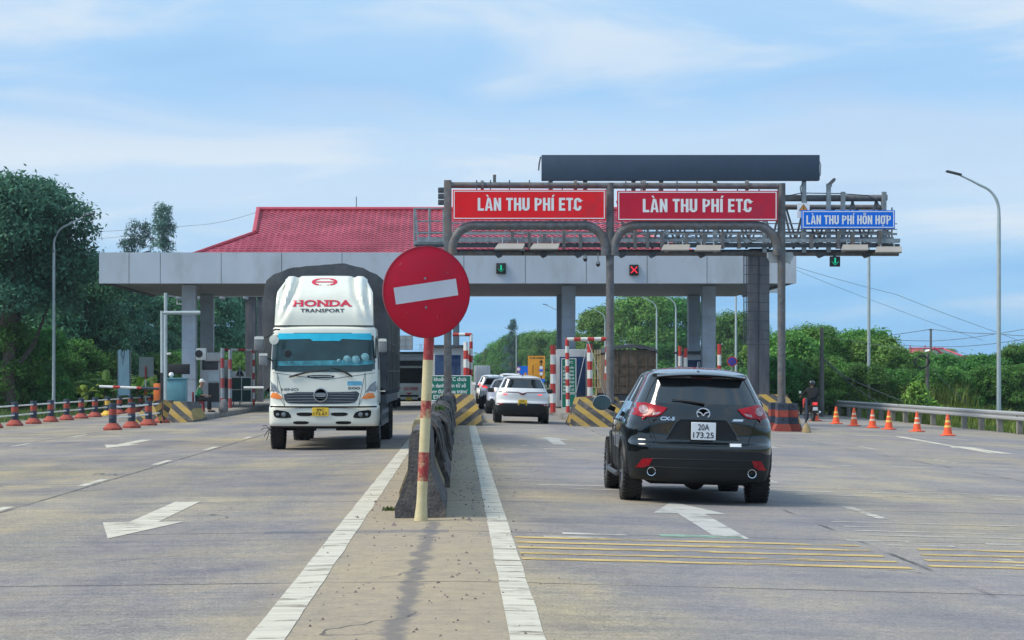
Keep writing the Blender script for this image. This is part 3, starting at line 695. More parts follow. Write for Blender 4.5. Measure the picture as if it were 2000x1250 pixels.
for side in (1, -1):
    for i in range(rowsN):
        v0, v1 = i/rowsN, (i+1)/rowsN
        a0, b0 = slope_x(v0); a1, b1 = slope_x(v1); n = int((b0-a0)/(pitch/6)); V = []; 
        for j in range(n+1):
            f = j/n
            for v, xx in ((v0, a0+(b0-a0)*f), (v1, a1+(b1-a1)*f)):
                w = .026*math.sin(2*math.pi*xx/pitch)+.008*math.sin(4*math.pi*xx/pitch)
                y = ye+(yr_-ye)*v; z = zr+(zR-zr)*v+w+(.032 if v == v0 else 0)
                V.append((xx, y if side == 1 else 2*yr_-y, z))
        if side == -1 and i % 1: continue
        rf.add(V, [(2*j, 2*j+2, 2*j+3, 2*j+1) for j in range(n)], 0, False)
        if side == 1:                                            # front lip of each course
            k0 = [V[2*j] for j in range(n+1)]; rf.add([p for p in k0]+[(p[0], p[1]+.01, p[2]-.037) for p in k0], [(j, j+1, n+2+j, n+1+j) for j in range(n)], 0)
ys2 = 2*yr_-yb; ys3 = 2*yr_-ye
for (e0, b_, r_) in ((ex0, bx0, r0), (ex1, bx1, r1_)):
    rf.add([(e0, ye, zr), (e0, ys3, zr), (b_, ys2, zbk), (b_, yb, zbk)], [(0, 1, 2, 3)]); rf.add([(b_, yb, zbk), (b_, ys2, zbk), (r_, yr_, zR)], [(0, 1, 2)])
roof = rf.build('roof', m_tile, cn)
m_ridge = M('red_ridge_tile', (.45, .05, .08), .5, var=.15)
mb = MB(); mb.tube([(r0-.1, yr_, zR+.06), (r1_+.1, yr_, zR+.06)], .11, 8)
for (e0, b_, r_) in ((ex0, bx0, r0), (ex1, bx1, r1_)):
    mb.tube([(e0, ye, zr+.05), (b_, yb, zbk+.07)], .09, 6); mb.tube([(b_, yb, zbk+.07), (r_, yr_, zR+.07)], .12, 6); mb.tube([(b_, ys2, zbk+.07), (r_, yr_, zR+.07)], .12, 6)
mb.build('ridge_tiles', m_ridge, roof)
MB().tube([A(696, 413, yr_), A(696, 384, yr_)], .02, 5).build('lightning_rod', m_dark, roof)
def lane_light(label, px0, px1, py0, py1, Y, kind, brk=None):
    a, b = XX(px0, Y), XX(px1, Y); lo, hi = ZZ(py1, Y), ZZ(py0, Y); cx, cz = (a+b)/2, (lo+hi)/2; w = (b-a)
    t = thing('lane_signal', label, 'traffic light', (cx, Y, lo))
    MB().bx(a, b, Y-.12, Y, lo, hi).build('housing', m_black, t, bevel=.015)
    mb = MB(); y = Y-.125
    k = w*.34
    if kind == 'x':
        m = M('lit_red_leds', (1, .02, .05), .5, emit=2.6, var=.05)
        for s in (1, -1): mb.bar((cx-k, y-(.002 if s > 0 else .006), cz-k*s), (cx+k, y-(.002 if s > 0 else .006), cz+k*s), .012 if False else w*.17, .012)
        t2 = [(-k, -k), (k, k)]
    else:
        m = M('lit_green_leds', (.0, .55, .30), .5, emit=.45, var=.05)
        mb.bar((cx, y, cz+k), (cx, y, cz-k*.5), w*.15, .01)
        for s in (1, -1): mb.bar((cx+s*k, y-.004, cz), (cx, y-.004, cz-k*1.05), w*.15, .01)
    mb.build('lit_symbol', m, t)
    if brk: MB().bx(cx-.05, cx+.05, Y-.02, Y+.05, hi, hi+brk).build('bracket', m_dark, t)
    return t
lane_light('lane signal with green down arrow on the canopy front, under the left red sign', 969, 988, 514, 535, YC-.02, 'a')
lane_light('lane signal with lit red cross on the canopy front', 1229, 1247, 517, 538, YC-.02, 'x')
# ============================================================ SIGN GANTRY (near)
YG = 66.0
gt = thing('sign_gantry', 'weathered grey pipe gantry carrying the two long red signs', 'gantry', (XX(1191, YG), YG, g(4.8)))
mb = MB().bx(XX(867, YG), XX(882, YG), YG-.1, YG+.14, -.02, ZZ(352, YG)); mb.build('post', m_pipe, gt, bevel=.02)
MB().tube([(XX(1191.5, YG), YG+.02, -.1), (XX(1191.5, YG), YG+.02, ZZ(357, YG))], .128, 14).build('post', m_pipe, gt)
MB().tube([(XX(1526.5, YG), YG+.02, -.35), (XX(1526.5, YG), YG+.02, ZZ(358, YG))], .128, 14).build('post', m_pipe, gt)
mb = MB(); zp = ZZ(361.5, YG); mb.tube([(XX(882, YG), YG+.02, zp), (XX(1520, YG), YG+.02, ZZ(363.5, YG))], .10, 12)
mb.build('top_pipe', m_pipe, gt)
for px in (942, 1124, 1258, 1459):
    X = XX(px, YG); MB().tube([(X-.05, YG+.02, zp-.01), (X-.03, YG+.02, zp-.01), (X-.03, YG+.02, zp-.01), (X+.05, YG+.02, zp-.01)], [.165, .165, .165, .165], 12).build('flange', m_pipe, gt, bevel=.01)
for (pa, pb, kk) in ((875, 1191, 1), (1191, 1526, 2)):
    a, b = XX(pa, YG), XX(pb, YG); z = ZZ(440.5, YG); zl = ZZ(487, YG); path = [(a+.14, YG-.05, zl-.2), (a+.14, YG-.05, zl)]
    for i in range(1, 9):
        t = math.pi/2*i/8; path.append((a+.14+.72*(1-math.cos(t)), YG-.05, zl+(z-zl)*math.sin(t)))
    q = [(a+b-p[0], p[1], p[2]) for p in path][::-1]
    MB().tube(path+q, .145, 12).build('arch_pipe', m_pipe, gt)
for k in (0, 1):                                               # grey octagonal clamp boxes at the right post
    pass
X = XX(1527, YG); MB().prism([(X-.42, ZZ(492, YG)), (X+.36, ZZ(492, YG)), (X+.42, ZZ(500, YG)), (X+.3, ZZ(512, YG)), (X-.3, ZZ(512, YG)), (X-.42, ZZ(502, YG))], 'y', YG+.16, YG+.42).build('junction_box', M('grey_enclosure', (.40, .43, .44), .6), gt)
for px in (931, 958, 995, 1034, 1072, 1098, 1140, 1222, 1252, 1287, 1322, 1361, 1399, 1440, 1482): MB().bx(XX(px, YG)-.02, XX(px, YG)+.02, YG-.06, YG-.03, ZZ(376, YG), ZZ(352 if px % 3 else 361, YG)).build('hanger', m_pipe, gt)
MB().bx(XX(963, YG), XX(969, YG), YG, YG+.1, zp, ZZ(341, YG)).build('stub_post', m_pipe, gt)
m_sred = M('sign_red', (.86, .014, .022), .6, spec=.2, var=.06, vs=1.5, dirt=(.50, .03, .05), da=.6, ds=.8)
m_sred2 = M('faded_sign_red', (.56, .014, .045), .6, spec=.2, var=.08, vs=1.5, dirt=(.36, .03, .07), da=.6, ds=.8)
m_sblue = M('sign_blue', (.004, .17, .80), .6, spec=.2, var=.06, vs=2)
def long_sign(label, px0, px1, py0, py1, Y, mat, s, tx0, tx1, tb, tcap, dy=0, bold=.02):
    a, b = XX(px0, Y), XX(px1, Y); lo, hi = ZZ(py1, Y), ZZ(py0, Y)
    t = thing('sign_board', label, 'road sign', ((a+b)/2, Y, lo))
    MB().bx(a, b, Y-.10, Y, lo, hi).build('panel', mat, t, bevel=.008, seg=1)
    m = .035; y = Y-.104; mb = MB()
    w = .03
    mb.bx(a+m, b-m, y, y+.003, hi-m-w, hi-m); mb.bx(a+m, b-m, y, y+.003, lo+m, lo+m+w); mb.bx(a+m, a+m+w, y, y+.003, lo+m+w, hi-m-w); mb.bx(b-m-w, b-m, y, y+.003, lo+m+w, hi-m-w)
    mb.build('border', m_let, t)
    sign_text(s, (XX(tx0, Y)+XX(tx1, Y))/2, Y-.104, ZZ(tb, Y), XX(tx1, Y)-XX(tx0, Y), tcap/FPX*Y, m_let, t)
    return t
long_sign('brighter red LÀN THU PHÍ ETC sign, left on the gantry', 884, 1183, 371, 430, YG-.12, m_sred, 'LÀN THU PHÍ ETC', 933, 1135, 412, 25)
long_sign('duller red LÀN THU PHÍ ETC sign, right on the gantry', 1205, 1518, 373, 432, YG-.12, m_sred2, 'LÀN THU PHÍ ETC', 1255, 1467, 415, 26)
# ============================================================ EQUIPMENT GANTRY (behind the signs)
YE = 75.0
eg = thing('equipment_gantry', 'long grey steel truss gantry with walkway and railing on a dark square column', 'gantry', (XX(1484, YE), YE+.3, g(11)))
def E_(px, py, dy=0): return (XX(px, YE+dy), YE+dy, ZZ(py, YE+dy))
c0, c1 = XX(1465, YE), XX(1503, YE)
mb = MB(); mb.bx(c0, c0+.34, YE+.06, YE+.75, g(11), ZZ(485, YE)); mb.bx(c0+.34, c1, YE, YE+.75, g(11), ZZ(485, YE)); mb.build('column', M('streaked_dark_steel', (.105, .115, .135), .6, .1, var=.35, vs=3, streak=.25, dirt=(.23, .18, .15), da=.75, ds=1.6, bump=.2), eg, bevel=.02)
MB().bx(c0-.25, c1+.25, YE-.25, YE+1, g(11)+.2, g(11)+.42).build('base_plate', m_conc, eg, bevel=.02)
def EP(name, a, b, r, dy=0, mat=m_pipe, n=10): return MB().tube([E_(*a, dy), E_(*b, dy)], r, n).build(name, mat, eg)
EP('upper_chord', (1300, 387), (1728, 387), .125); EP('upper_chord', (1300, 404), (1724, 405), .10, 1.4)
EP('lower_chord', (868, 493), (1755, 494), .12); EP('lower_chord', (868, 478), (1752, 480), .07, 1.6)
MB().bx(XX(1722, YE), XX(1732, YE), YE-.14, YE+.14, ZZ(392, YE), ZZ(381, YE)).build('end_cap', m_pipe, eg)
mb = MB(); mb2 = MB()
for px in list(range(1205, 1725, 46)):
    mb.bar(E_(px, 392), E_(px+23, 486), .07); mb.bar(E_(px+23, 486), E_(min(px+46, 1722), 392), .07)
    if px > 1290: mb2.bar(E_(px+8, 405, 1.4), E_(px+31, 480, 1.5), .06); mb2.bar(E_(px+31, 480, 1.5), E_(px+54 if px < 1700 else px+31, 405, 1.4), .06)
mb.build('truss_brace', m_pipe, eg); mb2.build('truss_brace', m_pipe, eg)
for px in (1300, 1395, 1491, 1568, 1616, 1644, 1724):
    top = {1568: 357, 1616: 362, 1644: 376, 1724: 376}.get(px, 384); MB().bx(XX(px-4, YE), XX(px+4, YE), YE-.32, YE-.16, ZZ(494, YE), ZZ(top, YE)).build('upright', m_steel, eg)
mb = MB(); mb.bar(E_(1616, 364, -.24), E_(1629, 351, -.24), .12); mb.bar(E_(1629, 351, -.24), E_(1631, 349, -.24), .09); mb.bx(XX(1612, YE), XX(1622, YE), YE-.3, YE-.2, ZZ(366, YE), ZZ(360, YE)); mb.build('lamp_bracket', m_pipe, eg)
# walkway beams, toe boards and railing
for (py, h, dy, mat) in ((468, 7, -.5, m_steel), (478, 6, -.42, m_dark), (461, 4, .6, m_steel), (448, 5, 1.1, m_pipe), (470, 9, 1.3, m_dark)):
    MB().bx(XX(815, YE), XX(1752, YE), YE+dy-.05, YE+dy+.05, ZZ(py+h, YE), ZZ(py, YE)).build('walkway_beam', mat, eg)
mb = MB(); mb.bx(XX(812, YE), XX(1750, YE), YE-.45, YE+.75, ZZ(481, YE), ZZ(480, YE)); mb.build('walkway_deck', m_dark, eg)
mb = MB()
for py in (436, 447, 455): mb.tube([E_(870, py, .55), E_(1752, py+1, .55)], .022, 6)
for i, px in enumerate(range(885, 1752, 34)): mb.tube([E_(px, 434, .55), E_(px, 480, .55)], .022, 6)
for py in (457,): mb.tube([E_(870, py, -.5), E_(1752, py+1, -.5)], .025, 6)
mb.build('railing', m_steel, eg)
mb = MB()                                                     # end cage left of the left post
for py in (407, 432, 455): mb.tube([E_(808, py, -.4), E_(868, py, -.4)], .025, 6); mb.tube([E_(811, py+1, .7), E_(868, py, .7)], .025, 6); mb.tube([E_(808, py, -.4), E_(811, py, .7)], .025, 6)
for px in (809, 838, 866): mb.tube([E_(px, 406, -.4), E_(px, 480, -.4)], .03, 6); mb.tube([E_(px+2, 406, .7), E_(px+2, 480, .7)], .03, 6)
mb.bar(E_(811, 412, -.4), E_(817, 470, -.4), .07)
mb.bx(XX(808, YE), XX(868, YE), YE-.5, YE+.8, ZZ(479, YE), ZZ(471, YE))
mb.build('railing', m_steel, eg)
rr = random.Random(5)
for px in (1000, 1033, 1062, 1100, 1132, 1175, 1238, 1262, 1290, 1338, 1372, 1408, 1440, 1580, 1632, 1660, 1712): MB().bx(XX(px-3, YE), XX(px+3, YE), YE-.62, YE-.3, ZZ(487, YE), ZZ(452+rr.randint(0, 8), YE)).build('equipment_bracket', m_pipe, eg)
for px in (975, 1062, 1130, 1215, 1274, 1371, 1602, 1692):
    a, b = XX(px-8, YE), XX(px+8, YE); MB().prism([(a, ZZ(494, YE)), (b, ZZ(494, YE)), (b-.05, ZZ(501, YE)), (a+.12, ZZ(504, YE)), (a+.02, ZZ(499, YE))], 'y', YE-.25, YE+.2).build('corbel', m_dark, eg)
mb = MB()                                                     # ladder with hoops down the column
for px in (1453, 1457.5): mb.tube([E_(px, 494, -.2), E_(px, 672, -.2)], .022, 6)
for py in range(500, 672, 18): mb.tube([E_(1453, py, -.2), E_(1457.5, py, -.2)], .012, 5); mb.tube([E_(1457, py, -.2), E_(1503, py+1, -.28)], .014, 5)
mb.tube([E_(1453, 672, -.2), E_(1503, 673, -.28)], .02, 6)
mb.build('ladder', m_dark, eg)
                                                     # slack cables
for (a, b, s) in ((1230, 1300, 9), (1285, 1330, 16), (1336, 1372, 12), (1410, 1450, 14), (1452, 1492, 20), (995, 1040, 8), (1568, 1630, 7)):
    MB().tube([E_(a+(b-a)*i/10, 450+s*4*(i/10)*(1-i/10), -.6) for i in range(11)], .012, 5).build('cable', m_black, eg)
MB().tube([E_(1598, 309, -.3), E_(1603, 322, -.3), E_(1602, 342, -.3), E_(1597, 350, -.3)], .016, 5).build('cable', m_black, eg)
MB().tube([E_(1537, 383, -.3), E_(1565, 377, -.3), E_(1640, 378, -.3), E_(1695, 382, -.3), E_(1712, 392, -.3), E_(1722, 408, -.3)], .018, 5).build('cable', m_black, eg)
MB().tube([E_(1568, 358, -.4), E_(1563, 366, -.4), E_(1565, 380, -.4)], .02, 5).build('cable', m_black, eg)
MB().tube([E_(1538, 505, -.5), E_(1542, 516, -.5), E_(1545, 508, -.5), E_(1545, 495, -.5)], .016, 5).build('cable', m_black, eg)
# flat reader antennas tilted on the walkway
for (a, b, py, lab) in ((968, 1027, 475, 'leftmost'), (1037, 1095, 475, 'second'), (1292, 1350, 477, 'third'), (1357, 1411, 478, 'fourth'), (1642, 1698, 477, 'fifth'), (1708, 1764, 481, 'rightmost')):
    Y = YE-.75; x0_, x1_ = XX(a, Y), XX(b, Y); z = ZZ(py, Y)
    t = thing('reader_antenna', f'flat tilted grey tag reader panel on the truss gantry, {lab} of the six', 'antenna', ((x0_+x1_)/2, Y, z), group='tag reader panels on the equipment gantry')
    mb = MB(); mb.add([(x0_+.1, Y+.1, z), (x1_-.03, Y+.1, z), (x1_-.12, Y-.35, z-.22), (x0_-.05, Y-.35, z-.22), (x0_+.1, Y+.13, z-.05), (x1_-.03, Y+.13, z-.05), (x1_-.12, Y-.32, z-.27), (x0_-.05, Y-.32, z-.27)], [(0, 1, 2, 3), (4, 5, 6, 7), (0, 1, 5, 4), (1, 2, 6, 5), (2, 3, 7, 6), (3, 0, 4, 7)])
    mb.build('panel', M('antenna_cover', (.34, .32, .29), .5, dirt=(.22, .2, .18)), t)
    mb = MB()
    for xx in (x0_+.25, x1_-.3): mb.bar((xx, Y+.1, z-.02), (xx, Y+.25, z+.22), .04)
    mb.bar((x0_+.1, Y+.2, z+.15), (x1_-.1, Y+.2, z+.15), .035); mb.build('mount', m_steel, t)
# dark display panel seen from the front
db = thing('display_panel', 'long blank dark display panel high above the red signs', 'display', (XX(1327, YE), YE-.3, ZZ(355, YE)))
MB().bx(XX(1057, YE), XX(1597, YE), YE-.45, YE-.12, ZZ(354.5, YE), ZZ(305, YE)).build('panel', M('dark_display_face', (.030, .055, .095), .5, var=.1, vs=3), db, bevel=.015)
for px in (1075, 1142, 1236, 1290, 1395, 1568): MB().bx(XX(px-4, YE), XX(px+4, YE), YE-.3, YE-.2, ZZ(440 if px < 1500 else 384, YE), ZZ(354.5, YE)).build('support', m_dark, db)
MB().tube([E_(1056, 306, -.3), E_(1053, 320, -.3), E_(1052, 333, -.3)], .03, 6).build('cable', m_dark, db)
YB = YE-.55
long_sign('blue sign LÀN THU PHÍ HỖN HỢP at right', 1565, 1747, 411, 447, YB, m_sblue, 'LÀN THU PHÍ HỖN HỢP', 1574, 1739, 438.5, 17.5, bold=.02)
t = thing('warning_sign', 'white square plate with an orange warning triangle, peeping out above the blue sign', 'sign', E_(1570, 430, -.5))
P = E_(1570, 411, -.45); MB().bx(XX(1558, YB), XX(1582, YB), YB+.08, YB+.10, ZZ(425, YB), ZZ(396, YB)).build('plate', m_let, t)
MB().bx(XX(1558, YB), XX(1572, YB), YB+.11, YB+.13, ZZ(425, YB), ZZ(411, YB)).build('backing', M('orange_reflector', (.75, .30, .03), .5), t)
mb = MB(); mb.prism([(XX(1561, YB), ZZ(411, YB)), (XX(1579, YB), ZZ(411, YB)), (XX(1570, YB), ZZ(398, YB))], 'y', YB+.07, YB+.078); mb.build('triangle', m_black, t)
MB().prism([(XX(1563, YB), ZZ(410, YB)), (XX(1577, YB), ZZ(410, YB)), (XX(1570, YB), ZZ(400, YB))], 'y', YB+.064, YB+.069).build('triangle_fill', M('orange_reflector', (.75, .30, .03), .5), t)
mb = MB(); mb.bar((XX(1570, YB), YB+.06, ZZ(408.5, YB)), (XX(1570, YB), YB+.06, ZZ(403, YB)), .03, .004); mb.build('symbol', m_black, t)
lane_light('lane signal with green down arrow hanging from the truss gantry under the blue sign', 1620, 1640, 501, 521, YE-.3, 'a', brk=.15)
for px, py, lab, ln in ((1143, 505, 'dome camera hanging under the gantry left of the middle post', .12), (1168, 515, 'dome camera on a longer rod close to the middle post', .34)):
    p = Vector(E_(px, py, -.4)); t = thing('dome_camera', lab, 'camera', p)
    MB().lathe([(.02, .05+ln), (.02, .08), (.07, .08), (.085, 0), (.06, -.01)], p, 12).build('housing', m_steel, t); MB().lathe([(.075, 0), (.07, -.07), (.03, -.11), (0, -.115)], p, 12).build('dome', m_black, t)
p = Vector(E_(1021, 488, -.45)); t = thing('small_camera', 'small boxy grey camera under the walkway below the left red sign', 'camera', p)
MB().bx(p.x-.08, p.x+.08, p.y-.1, p.y+.1, p.z-.03, p.z+.10).build('housing', m_steel, t); MB().bx(p.x-.04, p.x+.04, p.y-.06, p.y+.06, p.z-.18, p.z-.03).build('lens_unit', m_black, t)
p = Vector(E_(862, 385, -.6)); t = thing('loudspeaker', 'dark ribbed box fixed at the left end post of the sign gantry', 'siren', p)
mb = MB()
for k in range(3): mb.bx(p.x-.12, p.x+.12, p.y-.15, p.y+.15, p.z-.28+k*.22, p.z-.1+k*.22)
mb.build('housing', m_dark, t, bevel=.02)
# ============================================================ VEHICLES
m_bpaint = M('black_car_paint', (.0025, .004, .0045), .07, spec=.6, coat=.8, var=.05)
m_trim = M('dark_car_trim', (.012, .015, .017), .5, var=.1, spec=.3)
m_well = M('wheel_well', (.006, .006, .006), .95)
m_rim = M('alloy_rim', (.35, .36, .38), .3, .8)
m_chrome = M('chrome', (.7, .72, .74), .12, 1, var=.02)
m_tail = M('tail_lamp_red', (.30, .004, .013), .2, spec=.35, var=.45, vs=14)
m_tail2 = M('tail_lamp_clear', (.30, .20, .22), .2, var=.6, vs=25)
m_lit = M('lit_tail_lamp', (.9, .03, .04), .3, emit=1.2, var=.1)
m_amber = M('indicator_amber', (.85, .22, .02), .2, coat=.5)
m_plw = M('white_plate', (.70, .74, .78), .4, var=.04); m_ply = M('yellow_plate', (.80, .52, .04), .45, var=.06)
def wheel(x, y, r, w, root, rim=m_rim, z=None, side=1, nspoke=5):
    z = r if z is None else z; wh = thing('wheel', None, None, (0, 0, 0)); wh.parent = root; OFF[wh.name] = Vector()
    del_ = w/2
    wh.location = (x, y, z)
    mb = MB(); mb.lathe([(r*.62, -del_), (r*.9, -del_*1.0), (r*.98, -del_*.85), (r, -del_*.5), (r, del_*.5), (r*.98, del_*.85), (r*.9, del_), (r*.62, del_), (r*.6, 0), (r*.62, -del_)], (0, 0, 0), 36, 0, 'x', cap=False)
    for k in range(40):                                       # tread blocks
        a = 2*math.pi*k/40; c = Vector((0, math.cos(a)*r, math.sin(a)*r)); 
        for sx in (-.32, 0, .32): mb.box(sx*w*1.2, c.y*1.004, c.z*1.004, w*.26, r*.09, .012, 0, Matrix.Rotation(a-math.pi/2, 3, 'X'))
    mb.build('tyre', m_rubber, wh, local=True)
    mb = MB(); s = side; mb.lathe([(r*.62, s*del_*.9), (r*.58, s*del_*.55), (r*.5, s*del_*.45), (r*.12, s*del_*.45), (0, s*del_*.5)], (0, 0, 0), 28, 0, 'x', cap=False)
    for k in range(nspoke):
        a = 2*math.pi*k/nspoke; mb.bar((s*del_*.62, 0, 0), (s*del_*.8, math.cos(a)*r*.58, math.sin(a)*r*.58), r*.16, .03)
    mb.lathe([(r*.6, s*del_*.95), (r*.64, s*del_*.97), (r*.62, s*del_*.8)], (0, 0, 0), 28, 0, 'x', cap=False)
    mb.build('rim', rim, wh, local=True)
    return wh
def plate(root, name, cx, y, z0, w, h, l1, l2, mat, tm=m_black, parent=None):
    p = MB().bx(cx-w/2, cx+w/2, y-.012, y, z0, z0+h).build(name, mat, root, local=True, bevel=.004, seg=1)
    if l1:
        text('lettering', l1, cx, y-.0135, z0+h*.56, w*.46, h*.33, tm, p, bold=.012, thick=.002, local=True)
        text('lettering', l2, cx, y-.0135, z0+h*.12, w*.84, h*.31, tm, p, bold=.015, thick=.002, local=True)
    return p
def car_loops(L_, W_, H_, kind='suv'):
    w = W_/2; k = H_/1.68; yk = L_/4.55
    Q = []
    def add(z, ww, yr, yf, cr, cf, wf=.97): 
        lo = .62 if z < 1.12 else None
        Q.append((z*k, ww*w, yr*yk, yf*yk, cr, cf, wf))
    add(.27, .88, .18, 4.30, .22, .35); add(.30, .94, .10, 4.40, .22, .38); add(.42, .975, .02, 4.52, .22, .42); add(.66, .985, .0, 4.55, .22, .45)
    add(.735, .985, .005, 4.54, .22, .45); add(.785, .99, .085, 4.50, .24, .5); add(.97, .995, .075, 4.38, .26, .55, .95); add(1.06, .955, .06, 4.05, .28, .55, .92)
    add(1.16, .895, .12, 3.50, .28, .30, .93); add(1.21, .875, .15, 3.36, .28, .28, .94)
    add(1.56, .69, .40, 2.62, .20, .22, .93); add(1.60, .66, .34, 2.50, .16, .2, .93); add(1.652, .56, .62, 2.30, .2, .2, .9); add(1.695, .28, 1.25, 1.9, .1, .2, .9)
    out = []
    ys_low = [.55, 1.0, 1.45, 1.56, 2.3, 2.4, 3.1]; ys_top = [.72, 1.05, 1.42, 1.52, 2.08, 2.16, 2.32]
    for z, ww, yr, yf, cr, cf, wf in Q:
        t = max(0, min(1, (z/k-1.06)/.5)); st = [(a+(b-a)*t)*yk for a, b in zip(ys_low, ys_top)]
        if z/k > 1.65: st = [yr+(yf-yr)*(.12+.76*i/6) for i in range(7)]
        out.append(half_loop(z, ww, yr, yf, cr, cf, st, wf=wf))
    return out
def car_matf(i, j):
    if i == 0: return 2
    if i in (1, 2): return 2
    if i == 9:
        if j in (0, 1): return 1
        if j == 2: return 1
        if j in (4, 6, 8): return 1
        if j in (5, 7): return 2
        if j in (11, 12, 13): return 1
        return 0
    return 0
def car(label, loc, rz, roll, paint, L_=4.55, W_=1.84, H_=1.68, group=None, detail=2, pl=None, lit=False, dark_rear=False, tail='suv', spoiler=True, name='car', cat='car'):
    root = thing(name, label, cat, loc, rz, group); root.rotation_euler = (0, roll, rz)
    lp = car_loops(L_, W_, H_); k = H_/1.68; yk = L_/4.55; w = W_/2
    r = .355*k; wy = (.95*yk, 3.66*yk)
    wells = [(w-.34, w+.3, y, r, r+.055) for y in wy]+[(-w-.3, -w+.34, y, r, r+.055) for y in wy]
    me = body_shell(lp, car_matf, [paint, m_glass, m_trim, m_well], wells if detail > 0 else (), 2 if detail > 1 else 1, crease=((4, .45), (5, .35), (9, .3), (10, .5), (11, .6)))
    out, bvh = split_body(me, root, {paint.name: 'body', m_glass.name: 'window', m_trim.name: 'trim', m_well.name: 'wheel_arch'}, comp=('window',))
    for y in wy:
        for s in (1, -1): wheel(s*(w-.125), y, r, .235, root, side=s)
    D = lambda nm, poly, mat, **kw: drape(bvh, nm, [(a*w/.92, b*k) for a, b in poly], mat, root, **kw)
    return root, bvh, D, k, w
# ---- black SUV, hero
rt, bvh, D, k, w = car('black car with number plate 20A 173.25, nearest to the camera on the right', (2.95, 24.9, g(2.95)-.002), 0, R(1.43), m_bpaint, pl=1)
lamp = [(-.88, 1.20), (-.84, 1.235), (-.68, 1.235), (-.43, 1.178), (-.50, 1.10), (-.57, 1.068), (-.74, 1.062), (-.86, 1.09), (-.885, 1.14)]
for s in (1, -1):
    lens = D('tail_light', lamp if s == 1 else mirror(lamp), m_tail, off=.014, step=.03, bulge=.008)
    c = D('reversing_lens', circ(-.707*s, 1.15, .052, .052, 20), m_tail2, off=.027, step=.02)
    c.parent = lens
    c = D('indicator_lens', [(-.61*s, 1.08), (-.54*s, 1.095), (-.50*s, 1.125), (-.60*s, 1.115)], m_tail2, off=.022, step=.02); c.parent = lens
    fog = [(-.80, .44), (-.70, .445), (-.64, .475), (-.60, .56), (-.72, .555), (-.76, .50)] if s == 1 else mirror([(-.80, .44), (-.70, .445), (-.64, .475), (-.60, .56), (-.72, .555), (-.76, .50)])
    D('fog_lamp', fog, m_tail, off=.012)
    x = s*.615*w/.92; z = .40
    h, nn, dd = hit(bvh, x, z*k, 'rear')
    ex = MB().lathe([(.044, .12), (.046, -.012), (.054, -.016), (.056, 0), (.054, .12)], (x, h.y-.015, z*k), 24, 0, 'y').build('exhaust_pipe', m_chrome, rt, local=True)
    MB().lathe([(.043, .03), (0, .03)], (x, h.y-.015, z*k), 24, 0, 'y').build('bore', m_black, ex, local=True)
# lower bumper in grey-black plastic, with creases
D('bumper_trim', [(-.90, .47), (-.86, .60), (-.72, .665), (0, .675), (.72, .665), (.86, .60), (.90, .47), (.80, .36), (.6, .315), (-.6, .315), (-.80, .36)], m_trim, off=.004, step=.05)
mb = MB()
for ln in ([(-.62, .555), (0, .56), (.62, .555)], [(-.72, .47), (-.5, .455), (0, .45), (.5, .455), (.72, .47)]): seam(bvh, mb, [(a*w/.92, b*k) for a, b in ln], .014, off=-.002)
mb.build('bumper_crease', m_trim, rt, local=True)
mb = MB()
seam(bvh, mb, [(a*w/.92, b*k) for a, b in [(-.66, 1.05), (-.60, .86), (-.55, .745), (0, .725), (.55, .745), (.60, .86), (.66, 1.05)]], .0045, off=0)
seam(bvh, mb, [(a*w/.92, b*k) for a, b in [(-.68, 1.25), (-.62, 1.40), (-.53, 1.56)]], .005, off=0); seam(bvh, mb, [(a*w/.92, b*k) for a, b in [(.68, 1.25), (.62, 1.40), (.53, 1.56)]], .005, off=0)
mb.build('tailgate_seam', m_well, rt, local=True)
# number-plate recess: framed trapezoid
rec = [(-.44, .80), (-.33, 1.0), (-.28, 1.035), (.28, 1.035), (.33, 1.0), (.44, .80)]
D('plate_recess', rec, m_trim, off=.004, step=.05)
mb = MB(); seam(bvh, mb, [(a*w/.92, b*k) for a, b in [(-.44, .80), (-.33, 1.0), (-.27, 1.045), (.27, 1.045), (.33, 1.0), (.44, .80)]], .011, off=.002); mb.build('tailgate_handle', m_bpaint, rt, local=True)
plate(rt, 'number_plate', 0.0, .03, .80, .30, .215, '20A', '173.25', m_plw)
h, nn, dd = hit(bvh, 0, 1.12*k, 'rear'); y0 = h.y-.012
mb = MB(); cz = 1.12*k
ring = [(.078*math.cos(a), y0, cz+.064*math.sin(a)) for a in [2*math.pi*i/28 for i in range(29)]]; mb.tube(ring, .008, 6, cap=False)
wing = [(-.070, cz+.018), (-.045, cz+.016), (-.022, cz+.004), (0, cz-.028), (.022, cz+.004), (.045, cz+.016), (.070, cz+.018)]
mb.tube([(a, y0-.002, b) for a, b in wing], .008, 6); mb.build('emblem', m_chrome, rt, local=True)
MB().lathe([(.07, y0+.006), (.0, y0+.006)], (0, 0, cz), 20, 0, 'y').build('emblem_back', m_black, rt, local=True)
text_on(bvh, 'badge_lettering', 'CX-5', -.43, 1.03*k, .175, .040, m_chrome, rt, off=.008, bold=.04, shear=.15)
D('badge', [(.355, 1.035), (.375, 1.06), (.50, 1.06), (.485, 1.035)], m_chrome, off=.008, step=.02)
D('sticker', [(.325, .725), (.33, .762), (.475, .762), (.47, .725)], m_plw, off=.006, step=.03)
mb = MB(); P = []                                              # rear wiper
for a, b in ((.02, 1.24), (-.12, 1.262), (-.38, 1.285)): h, nn, dd = hit(bvh, a, b*k, 'rear'); P.append(h+Vector((0, -.028, 0)))
mb.tube(P, [.018, .013, .007], 6); mb.build('wiper', m_black, rt, local=True)
